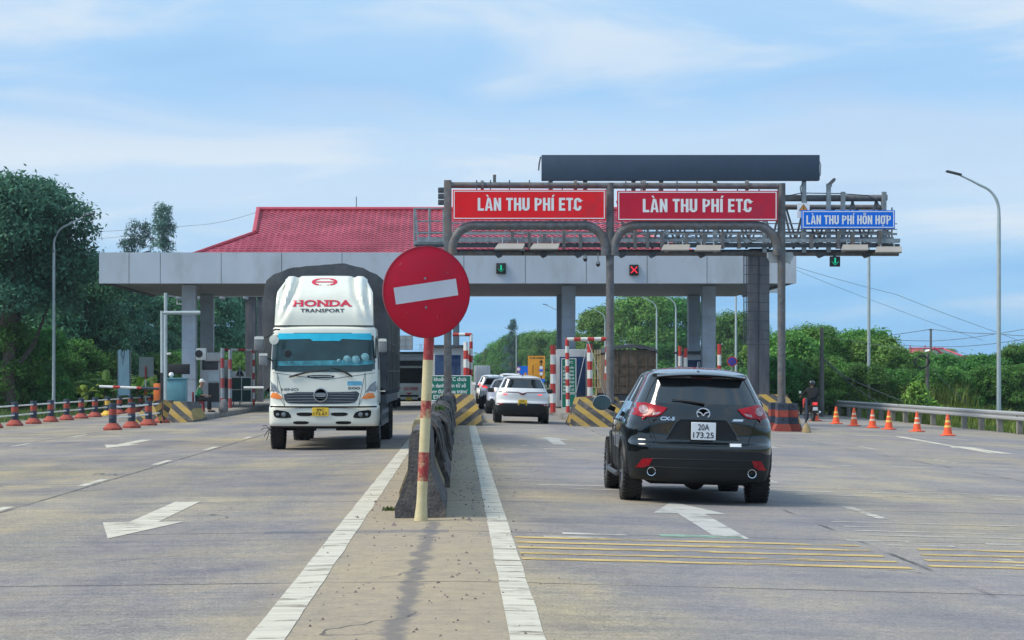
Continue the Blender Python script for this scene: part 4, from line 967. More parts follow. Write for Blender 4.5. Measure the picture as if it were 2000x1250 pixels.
# spoiler lip above the glass
mb = MB(); V = []
xs_ = [-.545+1.09*i/16 for i in range(17)]
for x in xs_:
    f = 1-(abs(x)/.56)**4*.5; zt_ = (1.655-.035*(abs(x)/.55)**2)*k; yb_ = .27+.11*(abs(x)/.55)**3
    V += [(x, yb_, zt_-.060), (x, yb_+.02, zt_-.082), (x, 1.1, zt_-.03), (x, 1.1, zt_+.026), (x, yb_+.05, zt_-.040)]
F = []
for i in range(16):
    for j in range(5): F.append((5*i+j, 5*(i+1)+j, 5*(i+1)+(j+1) % 5, 5*i+(j+1) % 5))
F += [range(5), range(80, 85)]
mb.add(V, F, 0, True); mb.build('spoiler', m_bpaint, rt, local=True)
D('brake_light', [(-.13, 1.545), (-.13, 1.56), (.13, 1.56), (.13, 1.545)], M('dim_brake_lens', (.16, .01, .015), .2), off=.03, step=.03)
MB().prism([(.62, 1.675), (.80, 1.675), (.80, 1.69), (.70, 1.765)], 'x', -.014, .014).build('antenna_fin', m_bpaint, rt, local=True, bevel=.006)
for s in (1, -1):
    mb = MB(); V = []                                         # door mirrors
    mb.lathe([(.0, .10), (.07, .085), (.105, .04), (.115, -.02), (.108, -.045), (.0, -.045)], (0, 0, 0), 20, 0, 'y')
    mb.v = [(s*(w+.115)+p[0]*1.12, 3.02+p[1], 1.19+p[2]*.92) for p in mb.v]
    mm = mb.build('door_mirror', m_bpaint, rt, local=True)
    MB().add([(s*(w+.115)+.108*math.copysign(abs(math.cos(t))**.7, math.cos(t)), 2.972, 1.19+.078*math.copysign(abs(math.sin(t))**.7, math.sin(t))) for t in [2*math.pi*i/20 for i in range(20)]], [range(20)]).build('mirror_glass', M('mirror_glass', (.10, .13, .13), .12, .9), mm, local=True)
    MB().bar((s*(w-.06), 3.05, 1.10), (s*(w+.09), 3.0, 1.16), .05, .07).build('mirror_arm', m_bpaint, mm, local=True)
    mb = MB(); seam(bvh, mb, [(2.36, .40), (2.36, 1.12)], .004, 'right' if s > 0 else 'left'); seam(bvh, mb, [(1.50, .80), (1.42, .95), (1.5, 1.14)], .004, 'right' if s > 0 else 'left'); seam(bvh, mb, [(3.22, .42), (3.25, 1.05)], .004, 'right' if s > 0 else 'left')
    mb.build('door_seam', m_well, rt, local=True)
    for yy in (1.68, 2.58):
        h, nn, dd = hit(bvh, yy, .99, 'right' if s > 0 else 'left'); MB().tube([h+dd*.005, h+dd*.04+Vector((0, .03, 0)), h+dd*.04+Vector((0, .17, 0)), h+dd*.005+Vector((0, .2, 0))], .011, 8).build('door_handle', m_bpaint, rt, local=True)
    for yy in (.95, 3.66):                                      # plastic arch lips
        P = []
        for i in range(15):
            a = math.pi*i/14; q = (yy+.425*math.cos(a), .36+.425*math.sin(a)); hh, nn, dd = hit(bvh, q[0], max(.33, q[1]), 'right' if s > 0 else 'left'); P.append(Vector((s*(min(abs(hh.x), w)+.004), q[0], max(.30, q[1]))))
        MB().tube(P, .028, 6).build('arch_trim', m_trim, rt, local=True)
    MB().tube([(s*(w-.03), 1.5, .33), (s*(w+.0), 1.6, .30), (s*(w+.0), 3.0, .30), (s*(w-.03), 3.1, .33)], .035, 8).build('side_step', m_dark, rt, local=True)
mb = MB(); mb.bx(-.6, .6, .35, 3.9, .24, .30); mb.lathe([(.1, 0), (.13, .05), (.13, .4), (.1, .45)], (0, .75, .28), 14, 0, 'y'); mb.tube([(-.35, .3, .30), (-.3, 1.2, .28), (-.3, 2.6, .28)], .04, 8); mb.tube([(-.7, .95, .34), (.7, .95, .34)], .05, 8)
mb.build('underbody', m_well, rt, local=True)
mb = MB().bx(-.5, .5, 1.0, 2.9, .6, 1.15); mb.bx(-.62, -.12, 2.0, 2.2, .9, 1.35); mb.bx(.12, .62, 2.0, 2.2, .9, 1.35)
# ---- white queue cars
m_wpaint = M('white_car_paint', (.74, .75, .76), .22, coat=.5, var=.03)
m_spaint = M('silver_car_paint', (.50, .52, .60), .25, .3, coat=.5, var=.03)
def G2(px, py): return G(px, py)
def simple_car(label, pxc, pyb, paint, pl='yellow', H_=1.6, L_=4.3, W_=1.8, style=0, detail=1, lit=True, rz=0, Y=None):
    p = G(pxc, pyb)
    if Y: p = Vector((XX(pxc, Y), Y, g(XX(pxc, Y))))
    rt, bvh, D, k, w = car(label, (p.x, p.y-.9, g(p.x)), rz, R(1.43), paint, L_=L_, W_=W_, H_=H_, detail=detail, name='queueing_car', group='cars queueing through the toll lane')
    D('lower_bumper', [(-.91, .42), (-.90, .70), (-.80, .74), (.80, .74), (.90, .70), (.91, .42), (.8, .34), (-.8, .34)], m_trim if style != 2 else paint, off=.006, step=.09)
    if style == 0:                                            # full-width light bar with a V
        D('light_bar', [(-.80, 1.085), (-.80, 1.105), (-.15, 1.10), (0, 1.055), (.15, 1.10), (.80, 1.105), (.80, 1.085), (.15, 1.075), (.05, 1.0), (-.05, 1.0), (-.15, 1.075)], M('dark_red_bar', (.12, .01, .02), .2), off=.014, step=.05)
        for s in (1, -1):
            D('tail_light', [(s*.52, 1.0), (s*.52, 1.03), (s*.66, 1.03), (s*.66, 1.0)][::s], m_lit, off=.012, step=.05); D('reflector', [(s*.62, .66), (s*.62, .68), (s*.84, .70), (s*.84, .66)][::s], m_tail, off=.012, step=.06)
    else:
        for s in (1, -1): D('tail_light', [(s*.88, 1.02), (s*.885, 1.18), (s*.74, 1.20), (s*.55, 1.12), (s*.62, 1.03)][::s], m_lit if lit else m_tail, off=.014, step=.06)
    plate(rt, 'number_plate', 0, -.0+.02, .60 if style == 0 else .80, .30, .19, *(('51K', '682.19') if style == 0 else (None, None)), m_ply if pl == 'yellow' else m_plw)
    for s in (1, -1):
        MB().box(s*(w+.10), 2.95*L_/4.55, 1.13*k, .22, .12, .15).build('door_mirror', m_black if style == 0 else paint, rt, local=True, bevel=.03)
    MB().prism([(.62, 1.655*k), (.80, 1.655*k), (.72, 1.74*k)], 'x', -.012, .012).build('antenna_fin', m_black, rt, local=True)
    MB().bx(-.6, .6, .35, 3.7, .22, .30).build('underbody', m_well, rt, local=True)
    MB().bx(-.6, .6, 1.2, 1.4, .9, 1.3).build('rear_seat', m_black, rt, local=True)
    return rt
simple_car('white hatchback with dark lower bumper and yellow plate, first in the toll lane', 1018, 825.5, m_wpaint, H_=1.58, detail=2, Y=68)
simple_car('lilac silver sedan just behind left of the white hatchback', 992, 800, m_spaint, style=1, lit=False, H_=1.46, pl='white', Y=84)
simple_car('dark car with lit red tail lamps between the silver sedan and the white cars', 973, 790, m_wpaint, style=1, H_=1.55, Y=97)
simple_car('white sedan peeping out beyond the left of the car queue', 961, 780, m_wpaint, style=2, H_=1.62, Y=113)
simple_car('white car further on, its roof just over the silver sedan', 994, 775, m_wpaint, style=2, H_=1.75, Y=125)
simple_car('farthest white car of the queue, only its roof showing', 966, 770, m_wpaint, style=2, H_=1.65, detail=0, Y=150)
# ---- truck cab fronts
m_cream = M('ivory_cab_paint', (.74, .745, .66), .3, coat=.4, var=.03, vs=1, dirt=(.52, .52, .46), da=.35, ds=1.5)
m_tarp = M('dark_grey_tarpaulin', (.052, .060, .072), .62, var=.3, vs=2.5, dirt=(.10, .10, .10), da=.5, ds=1.5, bump=.5, bs=6)
m_sunv = M('cyan_sun_strip', (.02, .50, .72), .25, var=.12, vs=3)
m_hl = M('headlamp_glass', (.20, .22, .24), .08, .4, coat=.8, var=.4, vs=10)
def cab_loops(w, zs):
    out = []
    for z, ww, yr, cr in zs:
        st = [.5, .75, .85, 1.35, 1.45, 1.7]
        out.append(half_loop(z, ww*w, yr, 1.95, cr, .1, st, rf=(0, .45, .86, .975)))
    return out
def cab_matf_for(ig):
    def f(i, j):
        if i == ig and j in (0, 1, 2): return 1
        if i == ig and j in (5, 6): return 1
        if i == ig and j in (4, 3): return 0
        if i == 0: return 2
        return 0
    return f
TL = Vector((-2.83, 42.4, g(-2.83)))
tr = thing('cargo_truck', 'large ivory truck with dark tarpaulin load and HONDA TRANSPORT on its roof fairing', 'truck', TL)
TX = lambda px: (px-630)/94.3                                 # local metres from the photo at the cab front
TZ = lambda py: (880-py)/94.3
zs = [(.46, .97, .10, .13), (.50, .985, .04, .13), (.56, 1, .0, .13), (.88, 1, .0, .13), (.93, .985, .05, .14), (1.25, .985, .06, .15), (1.55, .98, .08, .16), (1.66, .975, .10, .16), (2.40, .94, .20, .16), (2.52, .935, .22, .16), (2.585, .92, .26, .16), (2.60, .6, .6, .14)]
me = body_shell(cab_loops(1.155, zs), cab_matf_for(7), [m_cream, m_glass, m_trim, m_well], [(.75, 1.5, 1.15, .45, .56), (-1.5, -.75, 1.15, .45, .56)], 2, crease=((2, .3), (3, .8), (4, .8), (7, .8), (8, .8)))
out, cb = split_body(me, tr, {m_cream.name: 'cab', m_glass.name: 'cab_window', m_trim.name: 'cab_floor', m_well.name: 'wheel_arch'}, comp=('cab_window',))
def DT(nm, pts, mat, px=True, bv=None, **kw):
    P = [(TX(a), TZ(b)) for a, b in pts] if px else pts
    return drape(bv or cb, nm, P, mat, tr, **kw)
DT('windscreen', rnd([(530, 650), (728, 650), (733, 724), (700, 727), (560, 727), (528, 724)], 1), M('teal_tinted_glass', (.022, .055, .062), .07, var=.3, vs=2), off=.010, step=.06)
DT('sun_strip', [(541, 651), (724, 651), (724, 664), (667, 662), (662, 666), (610, 666), (605, 662), (541, 663)], m_sunv, off=.016, step=.06)
DT('windscreen_band', [(541, 706), (715, 703), (728, 705), (728, 711), (700, 714), (541, 715)], M('cyan_reflection_tint', (.04, .22, .28), .5, var=.7, vs=6), off=.016, step=.06)  # teal reflection low on the windscreen, painted as a coloured band
mb = MB()
for px, py, r in ((677, 702, 8), (694, 703, 9), (712, 698, 9), (661, 705, 4)):
    h, nn, dd = hit(cb, TX(px), TZ(py), 'rear'); mb.lathe([(0, -.02), (r/150, -.017), (r/100, -.004), (r/100, 0)], (TX(px), h.y-.016, TZ(py)), 14, 0, 'y')
mb.build('dashboard_toys', M('pale_blue_plush', (.16, .36, .42), .6, var=.5, vs=20), tr, local=True)
MB().lathe([(0, -.01), (.07, -.008), (.075, 0)], (TX(561), hit(cb, TX(561), TZ(691), 'rear')[0].y-.02, TZ(691)), 16, 0, 'y').build('round_sticker', m_black, tr, local=True)
# grille, panels, lamps
DT('grille', rnd([(552, 766), (672, 766), (703, 764), (696, 786), (678, 789), (572, 789), (556, 786)], 1), M('dark_grille', (.05, .06, .075), .45, .2), off=.006, step=.06)
mb = MB()
for py in (769, 774, 779.5, 785): seam(cb, mb, [(TX(560), TZ(py)), (TX(626), TZ(py-1)), (TX(692), TZ(py))], .012, off=.012)
mb.build('grille_bar', M('grille_bar', (.12, .14, .16), .35, .4), tr, local=True)
h, nn, dd = hit(cb, TX(626), TZ(773), 'rear'); yy = h.y-.03
MB().lathe([(.145, .02), (.15, -.005), (.13, -.01), (.125, 0)], (TX(626), yy, TZ(772)), 26, 0, 'y', cap=False).build('emblem_ring', M('satin_chrome', (.42, .43, .45), .3, .7), tr, local=True)
mb = MB(); c = (TX(626), TZ(772))
MB().lathe([(.13, .015), (0, .015)], (c[0], yy, c[1]), 22, 0, 'y').build('emblem_disc', M('emblem_grey', (.10, .11, .12), .4), tr, local=True)
for s in (1, -1): mb.prism([(c[0]-.115, c[1]+s*.008), (c[0]+.115, c[1]+s*.008), (c[0]+.105, c[1]+s*.028), (c[0]+.04, c[1]+s*.034), (c[0]-.04, c[1]+s*.034), (c[0]-.105, c[1]+s*.028)], 'y', yy-.008, yy+.004)
mb.build('emblem', M('satin_chrome', (1, 1, 1)), tr, local=True)
text_on(cb, 'badge_lettering', 'HINO', TX(565.5), TZ(763.5), .36, .052, M('badge_grey', (.13, .15, .16), .4), tr, off=.006, bold=.03)
text_on(cb, 'badge_lettering', '500', TX(691), TZ(761), .26, .05, M('badge_grey', (1, 1, 1)), tr, off=.006, bold=.05)
DT('blue_sticker', [(678, 745), (706, 745), (706, 753), (678, 753)], M('blue_sticker', (.10, .38, .55), .4, var=.4, vs=30), off=.006, step=.05)
mb = MB()
seam(cb, mb, [(TX(540), TZ(729)), (TX(556), TZ(795))], .006); seam(cb, mb, [(TX(712), TZ(729)), (TX(700), TZ(793))], .006)
seam(cb, mb, [(TX(531), TZ(728)), (TX(634), TZ(742)), (TX(735), TZ(728))], .006); seam(cb, mb, [(TX(541), TZ(729)), (TX(541), TZ(770)), (TX(555), TZ(793))], .005); seam(cb, mb, [(TX(713), TZ(729)), (TX(713), TZ(768)), (TX(700), TZ(792))], .005)
mb.build('panel_seam', M('seam_grey', (.10, .11, .11)), tr, local=True)
MB().tube([(TX(528), .02, TZ(794.5)), (TX(560), -.0, TZ(795)), (TX(706), -.0, TZ(795)), (TX(736), .02, TZ(794.5))], .02, 6).build('bumper_gap', m_well, tr, local=True)
DT('intake', rnd([(598, 733), (654, 733), (650, 739), (602, 739)], 1), m_well, off=.006, step=.05)
MB().tube([(TX(604), hit(cb, TX(604), TZ(736), 'rear')[0].y-.02, TZ(736)), (TX(648), hit(cb, TX(648), TZ(736), 'rear')[0].y-.02, TZ(736))], .014, 6).build('intake_bar', m_steel, tr, local=True)
for s in (1, -1):
    q = lambda L_: [(629+s*(a-629), b) for a, b in L_][::s]
    DT('corner_lamp', q([(728, 768), (732, 777), (714, 780), (706, 778), (718, 768)]), m_amber, off=.014, step=.05)
    DT('headlight', q([(733, 744), (737, 766), (722, 764), (712, 768), (722, 752)]), m_hl, off=.012, step=.05)
    DT('lamp_recess', rnd(q([(690, 812), (696, 804), (725, 800), (724, 813), (718, 817), (690, 817)]), 1), m_well, off=.008, step=.05)
    for a, r_ in ((704, .055), (716, .04)):
        x = TX(629+s*(a-629)); h, nn, dd = hit(cb, x, TZ(810), 'rear'); MB().lathe([(r_, 0), (r_*.8, -.02), (0, -.03)], (x, h.y-.01, TZ(810)), 16, 0, 'y').build('fog_light', m_hl, tr, local=True)
    DT('bumper_slot', rnd(q([(645, 806), (680, 806), (677, 813), (648, 813)]), 1), m_well, off=.006, step=.05)
    DT('bumper_slot', rnd(q([(655, 823), (686, 823), (685, 829), (656, 829)]), 1), m_well, off=.006, step=.05)
plate(tr, 'number_plate', TX(626), -.015, TZ(813), .34, .175, '89C', '172.67', m_ply)
# wipers
mb = MB()
for a, b in (((642, 722), (564, 737)), ((646, 718), (688, 736))):
    P = []
    for i in range(6):
        f = i/5; x, z = TX(a[0]+(b[0]-a[0])*f), TZ(a[1]+(b[1]-a[1])*f+ -3*math.sin(math.pi*f)); h, nn, dd = hit(cb, x, z, 'rear'); P.append(h+Vector((0, -.045, 0)))
    mb.tube(P, [.01, .012, .014, .02, .024, .018], 6)
mb.build('wiper', m_black, tr, local=True)
# mirrors on arms
def mirror_unit(cx, cz, ww, hh, arm):
    m = MB().box(cx, .05, cz, ww, .14, hh).build('mirror', M('mirror_shell', (.20, .21, .22), .4, var=.3), tr, local=True, bevel=.04)
    MB().tube(arm, .017, 6).build('mirror_arm', m_black, m, local=True)
    MB().prism([(cx-ww*.48, cz+hh*.28), (cx+ww*.48, cz+hh*.28), (cx+ww*.48, cz+hh*.46), (cx-ww*.48, cz+hh*.46)], 'y', -.026, .04).build('mirror_cap', m_cream, m, local=True)
mirror_unit(TX(506), TZ(671), .20, .30, [(TX(515), .08, TZ(660)), (TX(524), .08, TZ(656)), (TX(532), .3, TZ(650))])
mirror_unit(TX(514), TZ(702), .18, .26, [(TX(522), .08, TZ(700)), (TX(529), .3, TZ(704))])
mirror_unit(TX(747), TZ(675), .17, .29, [(TX(742), .08, TZ(668)), (TX(733), .3, TZ(660)), (TX(733), .3, TZ(700))])
MB().tube([(TX(530), .1, TZ(648)), (TX(538), -.1, TZ(644)), (TX(548), -.1, TZ(644))], .017, 6).build('mirror_arm', m_black, tr, local=True)
MB().lathe([(0, .03), (.08, .02), (.1, -.02), (0, -.03)], (TX(536), -.08, TZ(664)), 14, 0, 'y').build('front_mirror', m_cream, tr, local=True)
# roof fairing: fluted shell
mb = MB(); NU, NV = 48, 26; V = []
def fair(u, v):
    au = abs(u); wd = 1.03-.03*v-.12*max(0, v-.75)/.25*(au > .9)
    top = 3.67-.02*u*u-(.10*max(0, (au-.80)/.2)**1.2)-.03*math.exp(-((au-.60)/.035)**2)-.035*math.exp(-((au-.86)/.03)**2)
    z = 2.60+(top-2.60)*v; x = u*wd
    y = .30+.10*v+.72*v**2.6+.30*max(0, au-.8)**1.5*4*(1-.5*v)
    # flutes: valleys sweeping down and outwards from the two notches
    for c0, c1, wdt, dp in ((.58, .90, .06, .17), (.86, .97, .05, .14)):
        c = c0+(c1-c0)*(1-v)**1.5; y += dp*math.exp(-((au-c)/wdt)**2)*(v**.8)
    y -= .06*math.exp(-((au-.72)/.09)**2)*v
    y += .035*math.exp(-((v-.42)/.12)**2)*(1-au*.6)            # soft waist above the lettering
    return (x, y, z)
for j in range(NV+1):
    for i in range(NU+1): V.append(fair(-1+2*i/NU, j/NV))
F = [(j*(NU+1)+i, j*(NU+1)+i+1, (j+1)*(NU+1)+i+1, (j+1)*(NU+1)+i) for j in range(NV) for i in range(NU)]
nfront = len(F)
back = []
for i in range(NU+1): p = V[NV*(NU+1)+i]; back.append(len(V)); V.append((p[0], 1.65, p[2]-.02))
for i in range(NU): F.append((NV*(NU+1)+i, NV*(NU+1)+i+1, back[i+1], back[i]))
for s in (0, NU):
    col = [j*(NU+1)+s for j in range(NV+1)]; b2 = []
    for c_ in col: b2.append(len(V)); V.append((V[c_][0]*.97, 1.65, V[c_][2]))
    for j in range(NV): F.append((col[j], col[j+1], b2[j+1], b2[j]))
mb.add(V, F, 0, True); fo = mb.build('roof_fairing', m_cream, tr, local=True)
fb = BVHTree.FromPolygons([Vector(p) for p in V], F[:nfront])
m_hred = M('truck_lettering_red', (.58, .02, .06), .4, var=.04)
text_on(fb, 'lettering', 'HONDA', TX(627), TZ(597), 1.21, .125, m_hred, tr, off=.012, bold=.03)
text_on(fb, 'lettering', 'TRANSPORT', TX(627.5), TZ(609), .92, .072, M('lettering_navy', (.02, .03, .05), .4), tr, off=.012, bold=.02)
# slab serifs for the red word
mb = MB()
def fq(x0, x1, z0, z1):
    P = []
    for (a, b) in ((x0, z0), (x1, z0), (x1, z1), (x0, z1)): h, nn, dd = hit(fb, a, b, 'rear'); P.append(h+dd*.0125)
    mb.add(P, [(0, 1, 2, 3)])
zb_, zt_ = TZ(597), TZ(597)+.125; xw = 1.21; xl = TX(627)-xw/2
for f0 in (.0, .115, .42, .545, .62, .81, .955): 
    x = xl+xw*f0
    for z in ((zb_-.004, zb_+.018), (zt_-.018, zt_+.004)):
        if f0 in (.62,): fq(x-.03, x+.03, *z)
        elif f0 in (.81, .955):
            if z[0] < zb_+.01: fq(x-.01, x+.065, *z)
        else: fq(x-.022, x+.06, *z)
mb.build('lettering_serif', m_hred, tr, local=True)
mb = MB(); cx_, cz_ = TX(628.5), TZ(547)                       # winged H emblem
for s in (1, -1):
    P = [(cx_+s*.025, cz_+.085)]
    out_, in_ = [], []
    for i in range(13):
        a = R(80-160*i/12); out_.append((cx_+s*(.10+.17*math.cos(a)), cz_+.078*math.sin(a))); in_.append((cx_+s*(.09+.115*math.cos(a)), cz_+.052*math.sin(a)))
    for i in range(12):
        Q = []
        for a, b in (out_[i], out_[i+1], in_[i+1], in_[i]): h, nn, dd = hit(fb, a, b, 'rear'); Q.append(h+dd*.012)
        mb.add(Q, [(0, 1, 2, 3)])
for (a0, a1, b0, b1) in ((-.21, .21, -.012, .012), (-.10, -.06, -.075, -.066) , (.06, .10, -.075, -.066), (-.12, .12, .066, .080)):
    n_ = 8
    for i in range(n_):
        u0, u1 = a0+(a1-a0)*i/n_, a0+(a1-a0)*(i+1)/n_; Q = []
        for a, b in ((cx_+u0, cz_+b0), (cx_+u1, cz_+b0), (cx_+u1, cz_+b1), (cx_+u0, cz_+b1)): h, nn, dd = hit(fb, a, b, 'rear'); Q.append(h+dd*.012)
        mb.add(Q, [(0, 1, 2, 3)])
mb.build('fairing_emblem', m_hred, tr, local=True)
# tarpaulin cargo body
mb = MB(); prof = [(1.30, 1.15), (1.30, 1.9), (1.305, 2.7), (1.30, 3.30), (1.24, 3.52), (1.10, 3.66), (.80, 3.77), (.4, 3.825), (0, 3.835)]
full = [(-a, b) for a, b in prof]+[(a, b) for a, b in prof[::-1][1:]]
fine = []
for i in range(len(full)-1):
    a, b = Vector(full[i]), Vector(full[i+1]); n_ = max(1, int((b-a).length/.12)); fine += [a+(b-a)*j/n_ for j in range(n_)]
fine.append(Vector(full[-1])); NP = len(fine); V = []; ny = 56; y0c, y1c = 2.05, 10.2
for j in range(ny+1):
    y = y0c+(y1c-y0c)*j/ny
    for p in fine:
        q = Vector((p.x, y, p.y)); n1 = noise.noise(q*1.3)*.05+noise.noise(Vector((q.x*4, q.y*1.5, q.z*3)))*.03
        bow = -.05*abs(math.sin(math.pi*(y-y0c)/1.0))*(1 if p.y > 3.4 else .3)
        r_ = Vector((p.x, 0, p.y-2.5)).normalized(); q += r_*(n1+bow); V.append(q)
F = [(j*NP+i, j*NP+i+1, (j+1)*NP+i+1, (j+1)*NP+i) for j in range(ny) for i in range(NP-1)]
# front sheet: concentric rings toward the middle
base = len(V); rings = [[i for i in range(NP)]]
for rI in range(1, 9):
    f = 1-rI/8.0; row = []
    for p in fine:
        q = Vector((p.x*f, y0c-.04*math.sin(rI), 2.3+(p.y-2.3)*f)); q.y += noise.noise(q*2.2)*.07+noise.noise(q*6)*.02; row.append(len(V)); V.append(q)
    rings.append(row)
for a, b in zip(rings, rings[1:]): F += [(a[i], a[i+1], b[i+1], b[i]) for i in range(NP-1)]
F.append([ny*NP+i for i in range(NP)])
mb.add(V, F, 0, True); tp = mb.build('tarpaulin', m_tarp, tr, local=True); tp.location.x = -.08; tp.scale = (1.03, 1, 1.028)
mb = MB()
for j in range(9): y = y0c+.1+j*1.0; mb.tube([(1.33, y, 1.2), (1.34, y, 3.3)], .012, 5)
for z in (1.6, 2.2, 2.8, 3.3): mb.tube([(1.335, y0c, z), (1.335, y1c, z+.02)], .010, 5)
mb.build('rope', M('rope', (.12, .12, .11), .9), tp, local=True)
mb = MB(); mb.bx(-1.25, 1.25, 2.0, 10.2, .95, 1.14); mb.bx(-.45, -.3, 1.0, 10.0, .6, .95); mb.bx(.3, .45, 1.0, 10.0, .6, .95); mb.build('chassis', m_dark, tr, local=True)
for s in (1, -1):
    mb = MB()
    for j in range(14): y = 2.05+j*.62; mb.bx(s*1.27-.02, s*1.27+.02, y, y+.05, 1.14, 2.1)
    for z in (1.2, 1.5, 1.8, 2.1): mb.bx(s*1.26-.012, s*1.26+.012, 2.05, 10.2, z-.03, z+.03)
    mb.build('side_gate', m_dark, tr, local=True)
    mb = MB()
    for z in (.50, .74): mb.bx(s*1.12-.02, s*1.12+.02, 2.6, 6.6, z-.05, z+.05)
    for y in (2.8, 4.6, 6.4): mb.bx(s*1.12-.04, s*1.12+.02-.03*(s < 0), y, y+.06, .45, .98)
    mb.build('side_guard', m_steel, tr, local=True)
    MB().lathe([(0, -.5), (.3, -.48), (.3, .48), (0, .5)], (s*.8, 3.4, .68), 18, 0, 'y').build('fuel_tank', m_steel, tr, local=True)
for s in (1, -1):
    wheel(s*1.01, 1.15, .48, .27, tr, m_steel, side=s)
    for y in (7.2, 8.5): wheel(s*.98, y, .48, .36, tr, m_dark, side=s)
mb = MB(); mb.tube([(-.95, 1.15, .45), (.95, 1.15, .45)], .07, 8); mb.bx(-.30, .30, .5, 1.6, .42, .75); mb.bx(-.55, .1, .25, .45, .40, .50); mb.tube([(-.9, 7.2, .48), (.9, 7.2, .48)], .1, 8); mb.lathe([(.0, -.2), (.2, -.18), (.2, .1), (0, .2)], (0, 7.2, .48), 14, 0, 'y')
mb.build('axle', m_well, tr, local=True)
MB().bx(TX(617), TX(655), .18, .24, TZ(842), TZ(838)).build('tow_bar', m_white, tr, local=True)
mb = MB(); mb.box(0, .95, 2.0, 2.0, .08, .9); mb.bx(-.9, -.2, 1.1, 1.3, 1.3, 2.15); mb.bx(.3, .95, 1.1, 1.3, 1.3, 2.15)
mb.build('seat', m_black, tr, local=True)
# small branch stuck under the near mudguard
mb = MB(); p0 = Vector((TX(524), .35, TZ(838)))
for d_ in ((-.10, 0, -.12), (-.16, -.05, .02), (-.05, 0, -.2), (-.13, 0, .1)): mb.tube([p0, p0+Vector(d_)*.7, p0+Vector(d_)+Vector((-.02, 0, -.05))], .008, 5)
mb.build('snagged_twig', M('twig', (.05, .04, .025)), tr, local=True)
# ---- white freight truck behind (oncoming)
p = Vector((XX(799, 100), 100, g(-2.5))); t2 = thing('box_truck', 'white light truck with red lettering under its windscreen, half hidden behind the large truck', 'truck', p)
T2X = lambda px: (px-799)/40; T2Z = lambda py: (791-py)/40
zs = [(.30, .97, .06, .15), (.36, .98, .0, .15), (.66, 1, .0, .15), (.72, .98, .05, .16), (1.18, .97, .07, .18), (1.95, .90, .28, .18), (2.03, .88, .32, .18), (2.06, .5, .6, .1)]
me = body_shell(cab_loops(.93, zs), cab_matf_for(4), [m_cream, m_glass, m_trim, m_well], (), 1, crease=((2, .8), (3, .8), (4, .8), (5, .8)))
out, b2 = split_body(me, t2, {m_cream.name: 'cab', m_glass.name: 'cab_window', m_trim.name: 'cab_floor', m_well.name: 'wheel_arch'}, comp=('cab_window',))
text_on(b2, 'lettering', 'CAO KHANH', T2X(802), T2Z(757), .70, .16, m_hred, t2, off=.02, bold=.04)
drape(b2, 'lozenge', [(T2X(777), T2Z(753)), (T2X(780), T2Z(750)), (T2X(783), T2Z(753)), (T2X(780), T2Z(756))], m_hred, t2, off=.02)
drape(b2, 'grille', [(-.45, T2Z(766)), (.45, T2Z(766)), (.45, T2Z(770)), (-.45, T2Z(770))], m_trim, t2, off=.012, step=.1)
drape(b2, 'red_bow', [(-.18, T2Z(762)), (.18, T2Z(762)), (.0, T2Z(766))], m_hred, t2, off=.02, step=.1)
for s in (1, -1):
    drape(b2, 'headlight', [(s*.62, .52), (s*.85, .52), (s*.85, .68), (s*.62, .68)][::s], m_hl, t2, off=.012, step=.1); drape(b2, 'fog_light', [(s*.42, .40), (s*.6, .40), (s*.6, .48), (s*.42, .48)][::s], m_trim, t2, off=.012, step=.1)
    wheel(s*.78, .85, .37, .22, t2, m_steel, side=s); wheel(s*.72, 4.6, .37, .34, t2, m_steel, side=s)
    MB().box(s*1.02, .15, 1.5, .14, .1, .3).build('mirror', m_black, t2, local=True, bevel=.02)
plate(t2, 'number_plate', 0, -.03, .36, .30, .15, None, None, m_ply)
mb = MB(); mb.bx(-1.05, 1.05, 1.7, 7.2, .75, 2.75); mb.build('cargo_box', M('grey_cargo_cover', (.12, .12, .12), .7, var=.3), t2, local=True, bevel=.04)
mb = MB(); mb.bx(-1.08, 1.08, .25, 7.3, 2.30, 2.52); mb.bx(-1.05, 1.05, .9, 7.3, 2.52, 2.62); mb.build('roof_rack', M('white_box_top', (.62, .66, .68), .5), t2, local=True, bevel=.04)
# ---- far grey box truck (receding), brown dump truck
def back_box(label, name, px0, px1, py_top, py_bot, Y, mat, len_=6, h0=1.0, frame=None):
    x0, x1 = XX(px0, Y), XX(px1, Y); zg = g((x0+x1)/2); t = thing(name, label, 'truck', ((x0+x1)/2, Y, zg)); zt_ = ZZ(py_top, Y)
    bx_ = MB().bx(x0, x1, Y, Y+len_, zg+h0, zt_).build('cargo_box', mat, t, bevel=.03)
    mb = MB(); mb.bx(x0+.1, x1-.1, Y+.1, Y+len_+1.8, zg+h0-.28, zg+h0-.02); mb.bx(x0, x1, Y+.05, Y+.12, zg+.45, zg+.62); mb.build('chassis', m_dark, t)
    for s, x in ((-1, x0+.3), (1, x1-.3)):
        w_ = MB().lathe([(.3, -.2), (.48, -.2), (.5, -.12), (.5, .12), (.48, .2), (.3, .2), (.28, 0), (.3, -.2)], (x, Y+1.3, zg+.5), 24, 0, 'x', cap=False).build('wheel', m_rubber, t)
        MB().bx(x-.15, x+.15, Y-.01, Y+.04, zg+h0-.25, zg+h0-.12).build('tail_light', m_tail, t)
    MB().bx((x0+x1)/2-.2, (x0+x1)/2+.2, Y-.005, Y+.02, zg+.48, zg+.6).build('number_plate', m_ply, t)
    MB().bx(x0+.1, x1-.1, Y+len_+.2, Y+len_+2, zg+.6, zg+2.4).build('cab', m_white, t, bevel=.08)
    return t, x0, x1, zt_, zg
